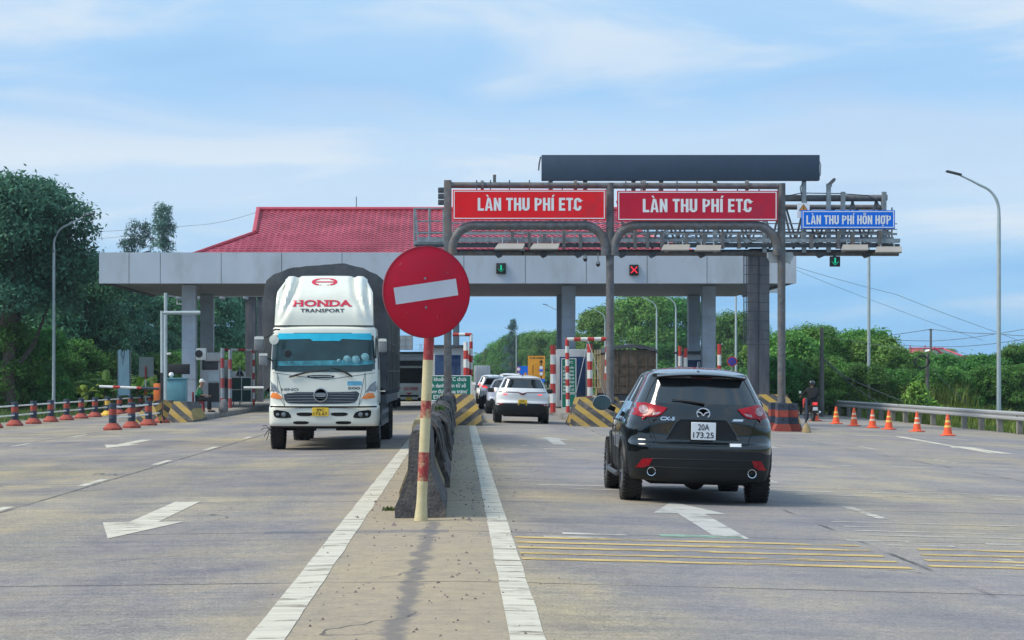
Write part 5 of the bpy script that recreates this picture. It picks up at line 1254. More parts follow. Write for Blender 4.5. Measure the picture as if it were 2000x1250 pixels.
t, x0, x1, zt_, zg = back_box('grey metal box truck driving off at the far end of the toll lane', 'freight_truck', 927, 957.5, 714, 757, 165, M('dull_aluminium_box', (.36, .39, .43), .5, .3, var=.15, vs=1.5))
mb = MB()
for i in range(1, 6): x = x0+(x1-x0)*i/6; mb.bx(x-.01, x+.01, 165-.02, 165, zg+1.05, zt_-.05)
mb.build('door_rib', m_steel, t)
Yd = 84
t, x0, x1, zt_, zg = back_box('brown rusty dump truck under a torn black cover, standing beyond the black car', 'dump_truck', 1186, 1281, 683, 830, Yd, M('rusty_brown_body', (.115, .085, .06), .85, var=.45, vs=2, dirt=(.19, .15, .11), da=.8, ds=1.5, bump=.4), len_=7, h0=.95)
mb = MB()
for i in range(6): x = x0+.03+(x1-x0-.06)*i/5; mb.bx(x-.035, x+.035, Yd-.06, Yd-.002, zg+1.0, zt_-.1)
for z in (1.35, 1.75, 2.15): mb.bx(x0, x1, Yd-.04, Yd-.003, zg+z-.04, zg+z+.04)
mb.build('tailgate_rib', M('rusty_brown_rib', (.095, .07, .05), .9, var=.4, vs=4), t)
mb = MB(); n_ = 18; V = []
for j in range(10):
    for i in range(n_+1):
        x = x0-.08+(x1-x0+.16)*i/n_; y = Yd-.1+j*.8; V.append((x, y, zt_+.06+.16*math.sin(math.pi*i/n_)+.06*noise.noise(Vector((x*3, y*2, 0)))-(.16 if i in (0, n_) else 0)))
F = [(j*(n_+1)+i, j*(n_+1)+i+1, (j+1)*(n_+1)+i+1, (j+1)*(n_+1)+i) for j in range(9) for i in range(n_)]
V2 = len(V); 
for i in range(n_+1): p = V[i]; V.append((p[0], p[1]-.02, p[2]-.14-.10*abs(noise.noise(Vector((p[0]*6, 1, 1))))))
F += [(i, i+1, V2+i+1, V2+i) for i in range(n_)]
mb.add(V, F, 0, True); mb.build('cover', m_tarp, t)
# ============================================================ STREET FURNITURE AND BOOTHS
# ---- round no-entry sign, near
YN = 21.3; b0 = Vector((XX(822, YN), YN, g(-.4)))
ns = thing('no_entry_sign', 'big round red no entry sign with tilted bar on a leaning banded post', 'road sign', b0)
tp_ = Vector((XX(839, YN), YN+.02, ZZ(640, YN)))
def onp(f): return b0+(tp_-b0)*f
m_cry = M('cream_post_paint', (.56, .49, .29), .6, var=.12, vs=4, dirt=(.42, .30, .15), da=.6, ds=7, bump=.15)
m_crr = M('peeling_red_paint', (.30, .03, .035), .65, var=.3, vs=9, dirt=(.58, .47, .25), da=.95, ds=8)
fr = [0, .02, .09, .12, .40, .55, .553, .60, .965, .97, 1]
F_ = [0, .03, .40, .5775, .58, .7775, .78, .90, 1.0]
pts = []; mis = []; rs = []
segs = [(0, .38, 0), (.38, .56, 1), (.56, .70, 0), (.70, .80, 1), (.80, .915, 0), (.915, 1.0, 1)]
segs = [(0, .345, 0), (.345, .485, 1), (.485, .56, 0), (.56, .70, 1), (.70, .885, 0), (.885, 1.08, 1)]
# measured up the post: cream foot, red, cream, red (worn), cream, red under the disc
def fz(py): return (1015-py)/(1015-640)
segs = [(0, fz(938), 0), (fz(938), fz(882), 1), (fz(882), fz(816), 0), (fz(816), fz(782), 1), (fz(782), fz(703), 0), (fz(703), 1.0, 1)]
for a, b, mi in segs:
    pts += [onp(a+.0005), onp(b)]; mis += [mi, mi]
P = []; Rr = []; MI = []
for i, (a, b, mi) in enumerate(segs):
    for f in ((a+.001, b) if i else (0, .04, .09, .13, b)): P.append(onp(f)); Rr.append(.054 if f > .1 else .072-.018*f/.1); MI.append(mi)
mb = MB().tube(P, Rr, 16, mis=MI[:-1]+[MI[-1]]); mb.build('post', [m_cry, m_crr], ns)
yaw = R(20); C = Vector((XX(834, YN), YN-.09, ZZ(571, YN))); rD = .475
Rz = Matrix.Rotation(yaw, 3, 'Z')
def dsk(name, prof, mat, off, cap=True):
    mb = MB(); mb.lathe(prof, (0, 0, 0), 72, 0, 'y', cap=cap); mb.v = [tuple(C+Rz @ (Vector(p)+Vector((0, off, 0)))) for p in mb.v]; return mb.build(name, mat, ns)
dsk('disc', [(0, 0), (rD-.004, 0), (rD, .003), (rD, .016), (0, .016)], M('no_entry_red', (.56, .010, .035), .6, spec=.2, var=.10, vs=2.2, dirt=(.36, .025, .055), da=.55, ds=1.3, bump=.04, bs=120), 0)
dsk('disc_rim', [(rD-.001, -.003), (rD+.004, .0), (rD+.004, .02), (rD-.004, .02)], M('no_entry_rim', (.22, .04, .06), .5), 0, cap=False)
tl = R(7.6+1.2); mb = MB(); hw, hh = .345, .087
Q = []
for y in (-.002, -.0065):
    for a, b in ((-hw, -hh), (hw, -hh), (hw, hh), (-hw, hh)): Q.append(Vector((a*math.cos(tl)-b*math.sin(tl), y, a*math.sin(tl)+b*math.cos(tl))))
mb.add([C+Rz @ q+Vector((-.01, 0, .005)) for q in Q], [(3, 2, 1, 0), (4, 5, 6, 7), (0, 1, 5, 4), (1, 2, 6, 5), (2, 3, 7, 6), (3, 0, 4, 7)]); mb.build('white_bar', M('reflective_white', (.60, .62, .68), .5, var=.06, vs=3), ns)
mb = MB()
for bx_, bz_ in ((-.02, .14), (-.01, -.16)):
    m9 = MB().lathe([(.013, 0), (.012, -.006), (0, -.008)], (0, 0, 0), 10, 0, 'y'); m9.v = [tuple(C+Rz @ (Vector(p)+Vector((bx_, -.001, bz_)))) for p in m9.v]; m9.build('bolt', m_steel, ns)
m9 = MB()
for x9, z9, l9, a9 in ((-.31, .265, .05, 40), (-.29, .27, .03, 65), (.21, .2, .035, 20), (.12, -.28, .04, 100), (-.2, -.22, .03, 150)):
    ca, sa = math.cos(R(a9)), math.sin(R(a9)); Q9 = [Vector((x9+ca*u-sa*v, -.0012, z9+sa*u+ca*v)) for u, v in ((0, 0), (l9, .0015), (l9, .004), (0, .002))]; m9.add([C+Rz @ q for q in Q9], [(0, 1, 2, 3)])
m9.build('scratch', M('scratched_sheet', (.45, .25, .28), .6), ns)
for zz in (-.2, .15): mb.add([C+Rz @ Vector(p) for p in ((-.3, .018, zz), (.3, .018, zz), (.3, .018, zz+.04), (-.3, .018, zz+.04), (-.3, .05, zz), (.3, .05, zz), (.3, .05, zz+.04), (-.3, .05, zz+.04))], [(0, 1, 2, 3), (4, 5, 6, 7), (0, 1, 5, 4), (1, 2, 6, 5), (2, 3, 7, 6), (3, 0, 4, 7)])
mb.build('back_bracket', m_steel, ns)
# upper part of the post behind the disc
# ---- jersey barrier blocks
m_jb = M('tarry_concrete', (.085, .080, .085), .9, var=.45, vs=7, dirt=(.17, .15, .12), da=.75, ds=6, bump=1.0, bs=26)
m_jy = M('dusty_yellow_concrete', (.30, .255, .15), .9, var=.3, vs=4, dirt=(.12, .10, .08), da=.7, bump=.5)
rr = random.Random(11)
NB = 14; yb0 = 21.75
prof = [(-.268, 0), (-.268, .12), (-.235, .20), (-.135, .48), (-.115, .90), (-.085, .985), (.075, .985), (.105, .90), (.125, .48), (.235, .20), (.268, .12), (.268, 0)]
for i in range(NB):
    y0 = yb0+i*2.93; ln = 2.88; cx = -.415+(0 if i == 0 else rr.uniform(-.03, .035)); cx += {1: -.045, 2: .01}.get(i, 0)
    ordn = ['nearest', 'second', 'third', 'fourth', 'fifth', 'sixth', 'seventh', 'eighth', 'ninth', 'tenth', 'eleventh', 'twelfth', 'thirteenth', 'last'][i]
    t = thing('barrier_block', f'{ordn} dark concrete median barrier block, counting away from the round sign', 'barrier', (cx, y0, g(cx)), rr.uniform(-.006, .006), 'concrete median barrier blocks')
    sc_ = rr.uniform(.97, 1.03) if i else .95
    mb = MB(); n_ = 12; V = []; fp = resample([(a, b*sc_) for a, b in prof], .05, closed=False); k = len(fp)
    for j in range(n_+1):
        for a, b in fp:
            q = Vector((a, ln*j/n_, b)); nn = noise.noise(Vector((a*7+i*5, q.y*3, b*7)))*.016
            V.append((q.x*(1+nn*1.5), q.y+(nn if j in (0, n_) else 0), q.z+nn*(.6 if b > .05 else 0)))
    F = [(j*k+q, j*k+q+1, (j+1)*k+q+1, (j+1)*k+q) for j in range(n_) for q in range(k-1)]+[list(range(k)), [n_*k+q for q in range(k)]]
    mb.add(V, F, 0, False); mb.build('block', m_jy if i == 1 else m_jb, t, local=True, smooth=True)
    if i:   # ragged rubber matting lashed over the top, hanging to the right
        mb = MB(); a = 0.0
        while a < ln:
            w_ = rr.uniform(.10, .30); l_ = rr.uniform(.35, .80) if i < 4 else rr.uniform(.3, .65); out = rr.uniform(.03, .10); P = []
            for s_ in range(7):
                f = s_/6; x = .0+.11*min(1, f*3)+out*math.sin(math.pi*min(1, f*1.1))+.05*f+.13*f*f*(l_ > .5); z = .99*sc_+.03-(l_*max(0, f-.12)); sk = -rr.uniform(.0, .05)*f*3
                ww = w_*(1-.75*f**1.6)*(1+rr.uniform(-.15, .15)); P.append(((x, a+sk, z), (x+.01, a+ww+sk, z+rr.uniform(-.01, .01))))
            V = [p for pr in P for p in pr]+[(p[0]-.022, p[1], p[2]-.008) for pr in P for p in pr]
            F = [(2*j, 2*j+1, 2*j+3, 2*j+2) for j in range(6)]+[(14+2*j, 14+2*j+1, 14+2*j+3, 14+2*j+2) for j in range(6)]+[(2*j, 2*j+2, 16+2*j, 14+2*j) for j in range(6)]+[(2*j+1, 2*j+3, 17+2*j, 15+2*j) for j in range(6)]+[(12, 13, 27, 26)]
            mb.add(V, F, 0, False); a += w_*rr.uniform(.45, .8)
        mb.build('rubber_mat', M('ragged_black_rubber', (.045, .042, .043), .85, var=.5, vs=14, dirt=(.12, .10, .075), da=.7, ds=3, bump=.4, bs=30, isl=.5), t, local=True)
# weeds and small grass at the barrier
def tuft(loc, n, h, spread, seed):
    r_ = random.Random(seed); V = []; F = []
    for i in range(n):
        a = r_.uniform(0, 6.28); d_ = r_.uniform(0, spread); x, y = loc[0]+d_*math.cos(a), loc[1]+d_*math.sin(a); hh = h*r_.uniform(.5, 1.1); w_ = .010*(1+h*1.5); lx, ly = r_.uniform(-.5, .5)*hh, r_.uniform(-.5, .5)*hh
        k = len(V); V += [(x-w_, y, loc[2]), (x+w_, y, loc[2]), (x+lx*.4+w_*.7, y+ly*.4, loc[2]+hh*.6), (x+lx*.4-w_*.7, y+ly*.4, loc[2]+hh*.6), (x+lx+.002, y+ly, loc[2]+hh), (x+lx, y+ly, loc[2]+hh)]; F += [(k, k+1, k+2, k+3), (k+3, k+2, k+4, k+5)]
    return V, F
m_gr = M('fresh_weed', (.08, .14, .03), .7, var=.4, vs=8, isl=.4, trans=.25)
for (x, y, lab) in ((-.80, 23.0, 'tiny green weed at the left foot of the nearest barrier block'), (-.30, 30.2, 'small weed growing on top of the ragged barrier beside the yellow post')):
    V, F = tuft((x, y, g(x) if x < -.5 else 1.0), 30, .05 if x < -.5 else .08, .08, 4)
    o = MB().add(V, F).build('weed', m_gr); tag(o, lab, 'plant')
# ---- delineator posts in rows, with pipe rails
def deline(label, x, y, nxt, yellow=False, group='red and dark blue lane posts', h=.80, r=.12):
    z = g(x); t = thing('lane_post', label, 'bollard', (x, y, z), 0, group); m_r = m_yellow if yellow else m_redbrick
    MB().lathe([(.29, 0), (.29, .06), (.16, .20), (.14, .21)], (0, 0, 0), 8).build('foot', m_r, t, local=True)
    mb = MB(); mb.lathe([(r, .2), (r, .34), (r*1.02, .345), (r*1.02, .36), (r, .365), (r, .46), (r, .64), (r, h), (r*.9, h+.01), (0, h+.01)], (0, 0, 0), 16, mis=[0, 0, 0, 0, 0, 1, 0, 0, 0]); mb.build('tube', [m_navy, m_r], t, local=True)
    if nxt:
        for zz in (.68, .36): MB().tube([(0, 0, zz), (nxt[0]-x, nxt[1]-y, zz+g(nxt[0])-g(x))], .026, 8).build('rail', m_white, t, local=True)
rowA = [(220, 840), (257, 836), (290, 831), (316, 826)]; PA = [G(*p) for p in rowA]
on = ['nearest', 'second', 'third', 'farthest']
for i, p in enumerate(PA): deline(f'{on[i]} lane post of the short front row before the striped nose', p.x, p.y, PA[i+1] if i < 3 else None)
PBr = [Vector((-15.05, 66.3+3.05*i, 0)) for i in range(12)]
onw = ['cut', 'first', 'second', 'third', 'fourth', 'fifth', 'sixth', 'seventh', 'eighth', 'ninth', 'tenth', 'eleventh', 'twelfth']
for i, p in enumerate(PBr): deline(f'{onw[i]} lane post of the long left row, counting from the left edge' if i else 'lane post of the long left row cut by the left edge', p.x, p.y, PBr[i+1] if i < 11 else None, yellow=i in (7,))
# ---- traffic cones
m_cref = M('cone_band_yellow', (.85, .60, .12), .4)
cones = [((1593, 822), 'behind the motorcycle', 0), ((1633, 828), 'second from the left', 1), ((1668, 832), 'third from the left', 0), ((1704, 836), 'fourth from the left, with pale bands', 0), ((1736, 839), 'fifth from the left', 1), ((1791, 843), 'sixth from the left', 0), ((1851, 851), 'rightmost and nearest', 1)]
m_band2 = M('cone_band_pale', (.72, .62, .45), .4)
for i, ((px, py), lab, yb_) in enumerate(cones):
    p = G(px, py); t = thing('traffic_cone', f'orange traffic cone by the guardrail, {lab}', 'traffic cone', p, random.uniform(0, 1.5), 'orange cones along the right lane')
    MB().bx(-.20, .20, -.20, .20, 0, .04).build('base', m_orange, t, local=True, bevel=.012)
    mb = MB(); R_ = lambda z: .155-.115*(z/.66); zs_ = [.03, .06, .27, .33, .43, .49, .62, .68]; mis = [0, 0, 1, 0, 1, 0, 0]
    mb.lathe([(R_(z)*(1.25 if z < .04 else 1), z) for z in zs_]+[(0, .69)], (0, 0, 0), 20, mis=mis+[0]); mb.build('body', [m_orange, m_cref if yb_ else m_band2], t, local=True)
# ---- block barriers at the right island
for i, (px, lab) in enumerate(((1516, 'left one, partly hidden by the black car'), (1530, 'middle one, in front of the gantry post'), (1550, 'right one of the three'))):
    p = G(px, 843-(i == 0)*3); t = thing('block_barrier', f'banded plastic barrier before the right island, {lab}', 'barrier', (p.x, p.y+.3, g(p.x)), 0, 'banded barriers at the right island')
    mb = MB(); pr = [(-.27, 0), (-.27, .10), (-.20, .24), (-.165, .30), (-.165, .45), (-.16, .68), (-.16, .90), (.16, .90), (.16, .68), (.165, .45), (.165, .30), (.20, .24), (.27, .10), (.27, 0)]
    def band(z0, z1, mi):
        q = [(a, b) for a, b in pr if z0-1e-6 <= b <= z1+1e-6]; mb.prism(q, 'y', -.25, .35, mi)
    mb.prism([(-.27, 0), (.27, 0), (.27, .08), (.19, .24), (-.19, .24), (-.27, .08)], 'y', -.25, .35, 1); mb.prism([(-.19, .24), (.19, .24), (.165, .46), (-.165, .46)], 'y', -.22, .32, 0); mb.prism([(-.165, .46), (.165, .46), (.165, .68), (-.165, .68)], 'y', -.225, .325, 1); mb.prism([(-.165, .68), (.165, .68), (.16, .90), (-.16, .90)], 'y', -.22, .32, 0)
    mb.build('shell', [m_navy, m_redbrick], t, local=True)
    mb = MB()
    for z in (.38, .80): mb.lathe([(.04, -.235), (0, -.236)], (0, 0, z), 10, 0, 'y')
    mb.build('hole', m_black, t, local=True)
p = G(1575, 845); t = thing('sandbag', 'tan bag leaning at the foot of a thin pole by the right barriers', 'bag', p)
MB().lathe([(.15, 0), (.15, .06), (.10, .2), (.04, .29), (.02, .31)], (0, 0, 0), 10).build('sack', M('tan_sackcloth', (.34, .25, .13), .9, var=.35, vs=5, bump=.5), t, local=True, jit=.02)
t = thing('thin_post', 'thin grey and blue marker pole rising from the tan bag', 'post', p+Vector((0, .12, .28)))
MB().tube([(0, 0, 0), (.03, 0, .4), (.02, 0, .78)], .035, 8).build('pole', m_navy, t, local=True)
# ---- guardrail
def guard(): 
    t = thing('guardrail', 'long corrugated steel guardrail along the right edge of the road', 'guardrail', (19.0, 50, g(19)))
    mb = MB(); prof = [(0, .44), (-.05, .47), (-.05, .53), (0, .57), (0, .61), (-.05, .65), (-.05, .71), (0, .75), (.01, .75), (-.035, .70), (-.035, .66), (.01, .62), (.01, .56), (-.035, .52), (-.035, .48), (.01, .44)]
    path = [(19.05, 45), (19.05, 60), (19.0, 80), (19.0, 100), (19.1, 115), (19.0, 126), (17.5, 150), (14, 180)]; V = []; n_ = len(prof)
    for x, y in path:
        for a, b in prof: V.append((x+a, y, g(19)+b+.02))
    mb.add(V, [(j*n_+i, j*n_+(i+1) % n_, (j+1)*n_+(i+1) % n_, (j+1)*n_+i) for j in range(len(path)-1) for i in range(n_)], 0, True)
    mb.build('rail', M('guardrail_zinc', (.42, .43, .44), .5, .3, var=.15, vs=1.5, dirt=(.27, .26, .24), da=.6, ds=1.5), t)
    y = 52
    while y < 130: MB().bx(19.02, 19.20, y-.10, y+.10, g(19)-.1, g(19)+.70).build('post', m_conc, t); y += 2.55
guard()
# ---- street lamps
def lamp_proto(label, X, Y, rz, htop=9.2, arm=1.75, zt=None, col=m_lamp, name='street_lamp', head=True):
    zg = g(X) if abs(X) < 24 else -.3; t = thing(name, label, 'street lamp', (X, Y, zg), rz, 'street lamps along the road')
    MB().lathe([(.11, 0), (.11, .1), (.085, 1), (.075, htop-1.2), (.06, htop-.9)], (0, 0, 0), 12).build('pole', col, t, local=True)
    P = []
    for i in range(10):
        a = math.pi/2*i/9*.82; P.append((-.9*(1-math.cos(a)), 0, htop-.9+1.0*math.sin(a)))
    e_ = P[-1]; P += [(e_[0]-(arm-.9)*.5, 0, e_[2]+.22), (e_[0]-(arm-.9), 0, e_[2]+.42)]
    MB().tube(P, [.06]*5+[.05]*5+[.04, .035], 8).build('arm', col, t, local=True)
    q = Vector(P[-1]); mb = MB(); mb.box(q.x-.22, q.y, q.z+.08, .60, .24, .08, 0, Matrix.Rotation(R(14), 3, 'Y')); mb.build('lamp_head', m_dark, t, local=True, bevel=.03)
    return t
L0 = lamp_proto('tall street lamp at the right edge beyond the guardrail, nearest of all', 20.55, 78, 0)
lamps = [(20.5, 102.5, 0, 'slender street lamp rising behind the blue sign beyond the guardrail', 1), (20.4, 151, 0, 'street lamp seen just left of the dark square column', 1), (20.2, 191, 0, 'street lamp between the two dark and light right canopy columns and the brown truck', 1),
         (18.6, 193, 0, 'street lamp with curved arm directly above the brown dump truck', .98), (16.3, 229, 0, 'street lamp just left of the middle gantry post', .98), (11.3, 228, 0, 'street lamp whose head peeps left of the middle canopy column', 1), (9.5, 341, 0, 'farthest street lamp above the car queue', 1),
         (XX(105, 94.6), 94.6, math.pi, 'street lamp with plain grey pole before the big tree on the far left', .94), (-20.6, 124, math.pi, 'grey street lamp pole left of the canopy, its arm over the roofline', .95), (-20.2, 181, math.pi, 'distant street lamp pole seen under the canopy left of the truck', .9)]
for (x, y, rz, lab, s) in lamps:
    o = dup(L0, (x, y, g(x)), rz, s, lab)
# ---- BOOTHS
m_booth = M('booth_panel', (.42, .44, .46), .5, var=.1, vs=1.5, dirt=(.30, .28, .25), da=.5)
def booth(label, px0, px1, py_t, Y, X0z, glass=(.22, .62), gl=m_blueglass, dep=3.2, roof=True, pyb=None):
    x0, x1 = XX(px0, Y), XX(px1, Y); zt_ = ZZ(py_t, Y); zb_ = X0z; H = zt_-zb_
    t = thing('toll_booth', label, 'toll booth', ((x0+x1)/2, Y, zb_))
    MB().bx(x0, x1, Y, Y+dep, zb_, zt_).build('wall', m_booth, t, bevel=.05)
    w = x1-x0
    MB().bx(x0+w*.1, x1-w*.1, Y-.02, Y+.01, zb_+H*(1-glass[1]), zb_+H*(1-glass[0])).build('window', gl, t, bevel=.01)
    for s, x in ((-1, x0), (1, x1)): MB().bx(x-.015, x+.015, Y+.3, Y+dep-.4, zb_+H*.4, zb_+H*.85).build('window', gl, t)
    if roof: MB().bx(x0-.15, x1+.15, Y-.2, Y+dep+.2, zt_, zt_+.09).build('roof', m_dark, t)
    return t
zi = .2
booth('blue and white toll booth on the median island behind the grey gantry post', 843, 906, 678, 86, .2, (.13, .92), roof=True)
booth('tall grey toll booth with dark blue windows behind the portrait green notice', 1087, 1150, 682, 90, .15, (.13, .88), roof=False)
booth('grey toll booth with dark blue window peeping over the roof of the black car', 1336, 1373, 690, 94, 0, (.12, .8), roof=True)
bo = booth('grey toll booth with dark hatch under the left end of the canopy', 391, 430, 702, 92.5, .1, (.02, .22), M('dark_hatch', (.03, .035, .04), .3), roof=False)
Y = 92.5
MB().bx(XX(407, Y), XX(428, Y), Y-.06, Y-.03, ZZ(745, Y), ZZ(727, Y)).build('notice_panel', M('pale_blue_board', (.40, .48, .52), .5), bo)
MB().bx(XX(407, Y), XX(428, Y), Y-.05, Y-.03, ZZ(785, Y), ZZ(748, Y)).build('counter_opening', m_black, bo)
MB().bx(XX(400, Y), XX(436, Y), Y-.3, Y+.4, ZZ(706, Y), ZZ(688, Y)).build('awning', m_booth, bo, bevel=.08)
# air conditioner
t = thing('air_conditioner', 'white outdoor air conditioning unit fixed to the canopy column by the left booth', 'air conditioner', (XX(392, 90.9), 90.9, ZZ(703, 90.9)))
Y = 90.9; MB().bx(XX(383, Y), XX(402, Y), Y, Y+.35, ZZ(703, Y), ZZ(680, Y)).build('casing', M('aircon_white', (.55, .57, .57), .5), t, bevel=.02)
MB().lathe([(.17, -.02), (.15, -.025), (0, -.03)], (XX(388.5, Y), Y, ZZ(691, Y)), 20, 0, 'y').build('fan_grille', m_black, t)
# dark display on posts and teal cabinet
Y = 79.0; zt0 = g(-10.5)+.22
t = thing('lane_display', 'black electronic lane display above the teal cabinet', 'display', (XX(349, Y), Y, zt0))
MB().bx(XX(328, Y), XX(370, Y), Y, Y+.2, ZZ(731, Y), ZZ(711, Y)).build('panel', m_black, t, bevel=.02); MB().bx(XX(333, Y), XX(337, Y), Y+.05, Y+.13, zt0, ZZ(731, Y)).build('post', m_steel, t)
Y = 76.5; t = thing('control_cabinet', 'teal metal control cabinet standing on the left island nose', 'cabinet', (XX(344, Y), Y, g(-10.5)+.2))
MB().bx(XX(326, Y), XX(363, Y), Y, Y+.5, ZZ(797, Y), ZZ(741, Y)).build('body', M('teal_paint', (.10, .27, .32), .45, var=.12, vs=3, dirt=(.10, .16, .18), da=.5), t, bevel=.015)
MB().bx(XX(324, Y), XX(365, Y), Y-.05, Y+.55, ZZ(741, Y), ZZ(738, Y)).build('lid', M('teal_paint', (1, 1, 1)), t, bevel=.01)
MB().bx(XX(329, Y), XX(360, Y), Y-.012, Y, ZZ(795, Y), ZZ(744, Y)).build('door', M('teal_paint', (1, 1, 1)), t, bevel=.005)
p = Vector((XX(333, Y), Y+.2, ZZ(737.5, Y))); t = thing('dome_lamp', 'small white ball lamp on top of the teal cabinet', 'lamp', p); MB().lathe([(.04, 0), (.06, .03), (.10, .08), (.09, .15), (.05, .19), (0, .2)], p, 14).build('ball', m_white, t)
# barrier boom
Y = 74.8; zc = g(-10.8)
t = thing('boom_barrier', 'red and white boom barrier with orange cabinet at the left lane', 'boom barrier', (XX(306, Y), Y, zc))
MB().bx(XX(300, Y), XX(312, Y), Y, Y+.3, zc, ZZ(749, Y)).build('cabinet', M('boom_orange', (.85, .20, .04), .5, dirt=(.5, .14, .05), da=.4), t, bevel=.02)
MB().bx(XX(314, Y), XX(319, Y), Y-.1, Y, zc, ZZ(728, Y)).build('stand', m_black, t, bevel=.01)
mb = MB(); P = [Vector((XX(px, Y), Y-.12, ZZ(754.5+(px-195)/112*4.5, Y))) for px in (312, 300, 277, 268, 241, 236, 232, 222, 195)]; mb.tube(P, .045, 8, mis=[2, 2, 1, 0, 0, 1, 1, 0]); mb.build('boom', [m_white, m_red, m_navy], t)
# pipes / portal on island
def pipe_thing(name, label, cat, paths, r, mat, base, mis=None, mats=None):
    t = thing(name, label, cat, base); mb = MB()
    for p_ in paths: mb.tube(p_, r, 8, mis=mis)
    mb.build('pipe', mats or mat, t); return t
Y = 84
pipe_thing('camera_pole', 'pair of pale grey camera poles with a cross arm beside the left canopy column', 'pole', [[A(323.5, 797, Y), A(323.5, 572, Y)]], .07, m_lamp, A(323.5, 797, Y))
pipe_thing('camera_pole', 'pale grey pole with a horizontal arm reaching to the canopy column', 'pole', [[A(317, 797, Y-3), A(316.5, 607, Y-3)], [A(317, 611, Y-3), A(391, 610.5, Y-3)]], .07, m_lamp, A(317, 797, Y-3))
t = thing('floodlight', 'small white floodlight on the pale camera pole', 'lamp', A(328, 691, Y-.1)); MB().box(*(A(330, 691, Y-.12)), .16, .2, .08, 0, Matrix.Rotation(R(-12), 3, 'Y')).build('head', m_white, t, bevel=.02)
m_dred = M('dull_red_paint', (.28, .03, .035), .6, dirt=(.15, .08, .06), da=.6, ds=5)
def rw(path, Y, r, label, seglen=12, cat='gate frame', name='gate_frame', base=None, ms=None):
    """pole or frame painted in red and white bands; path in photo pixels"""
    P = []; mis = []
    pts = [A(a, b, Y) for a, b in path]; L_ = seglen*Y/FPX*1.0; c_ = 0; P = [pts[0]]
    for a, b in zip(pts, pts[1:]):
        k = max(1, round((b-a).length/L_))
        for i in range(1, k+1): P.append(a+(b-a)*i/k); mis.append(c_ % 2); c_ += 1
    t = thing(name, label, cat, pts[0]); mb = MB(); Q = []; MI = []
    for i in range(len(P)-1):
        d_ = (P[i+1]-P[i]).normalized()*.002
        Q += [P[i]+d_, P[i+1]-d_]; MI += [mis[i], mis[i]]
    mb.tube(Q, r, 8, mis=MI); mb.build('banded_pipe', ms or [m_red, m_white], t); return t
rw([(434.5, 797), (434.5, 680)], 83, .08, 'stout red and grey banded post beside the left booth', 20, 'post', 'banded_post', ms=[m_dred, m_steel])
rw([(449.5, 797), (449.5, 683)], 85, .08, 'second red and grey banded post, right of the first by the left booth', 20, 'post', 'banded_post', ms=[m_dred, m_steel])
rw([(438, 683), (451, 683), (480, 683), (492, 684), (495.5, 690), (495.5, 792)], 95, .055, 'slim red and white height gate in front of the truck, beside the green panels', 13)
rw([(884, 653.5), (920, 653.5), (920, 735)], 88, .075, 'red and white height gate at the right of the median booth', 14)
rw([(910, 735), (910, 668)], 84, .10, 'thick red and white bollard pole by the median booth window', 17, 'post', 'banded_post')
rw([(916.5, 733), (916.5, 678)], 90, .07, 'thin banded post between the median booth and its height gate', 15, 'post', 'banded_post')
rw([(1109.5, 806), (1107.5, 663), (1187, 662), (1184.5, 742)], 78, .075, 'red and white height gate frame over the closed lane by the green notice', 13)
rw([(1080, 806), (1080, 674)], 76, .10, 'stout banded post left of the portrait green notice', 20, 'post', 'banded_post')
rw([(1152.5, 790), (1152, 672)], 80, .10, 'stout banded post beside the yellow lattice gate', 16, 'post', 'banded_post')
rw([(1405, 735), (1405, 672)], 88, .085, 'banded post right of the right canopy column', 19, 'post', 'banded_post')
rw([(1328, 735), (1328, 676)], 88, .07, 'thin banded post left of the right canopy columns', 19, 'post', 'banded_post')
rw([(1339, 735), (1339, 680)], 91, .085, 'banded post in front of the small booth above the black car', 19, 'post', 'banded_post')
pipe_thing('tension_cable', 'thin slanting cable stay beside the portrait green notice', 'cable', [[A(1116, 808, 78), A(1143, 690, 78.5), A(1148, 664, 79)]], .015, m_steel, A(1116, 808, 78))
pipe_thing('tension_cable', 'thin slanting cable stay crossing the yellow lattice gate', 'cable', [[A(1181, 772, 78), A(1160, 700, 78.5), A(1148, 664, 79)]], .015, m_steel, A(1181, 772, 78))
Y = 80.5; t = thing('lattice_gate', 'yellow lattice gate panel at the left of the brown dump truck', 'gate', A(1165, 790, Y))
mb = MB(); 
for px in (1157, 1162, 1167, 1172): mb.bx(XX(px-1, Y), XX(px+1, Y), Y, Y+.04, ZZ(757, Y), ZZ(683, Y))
for py in (690, 705, 720, 738, 756): mb.bx(XX(1156, Y), XX(1173, Y), Y-.01, Y+.05, ZZ(py+1.5, Y), ZZ(py, Y))
mb.bx(XX(1163, Y), XX(1166, Y), Y, Y+.04, ZZ(800, Y), ZZ(757, Y)); mb.build('panel', M('pale_yellow_paint', (.55, .45, .20), .6, dirt=(.25, .18, .08), da=.5), t)
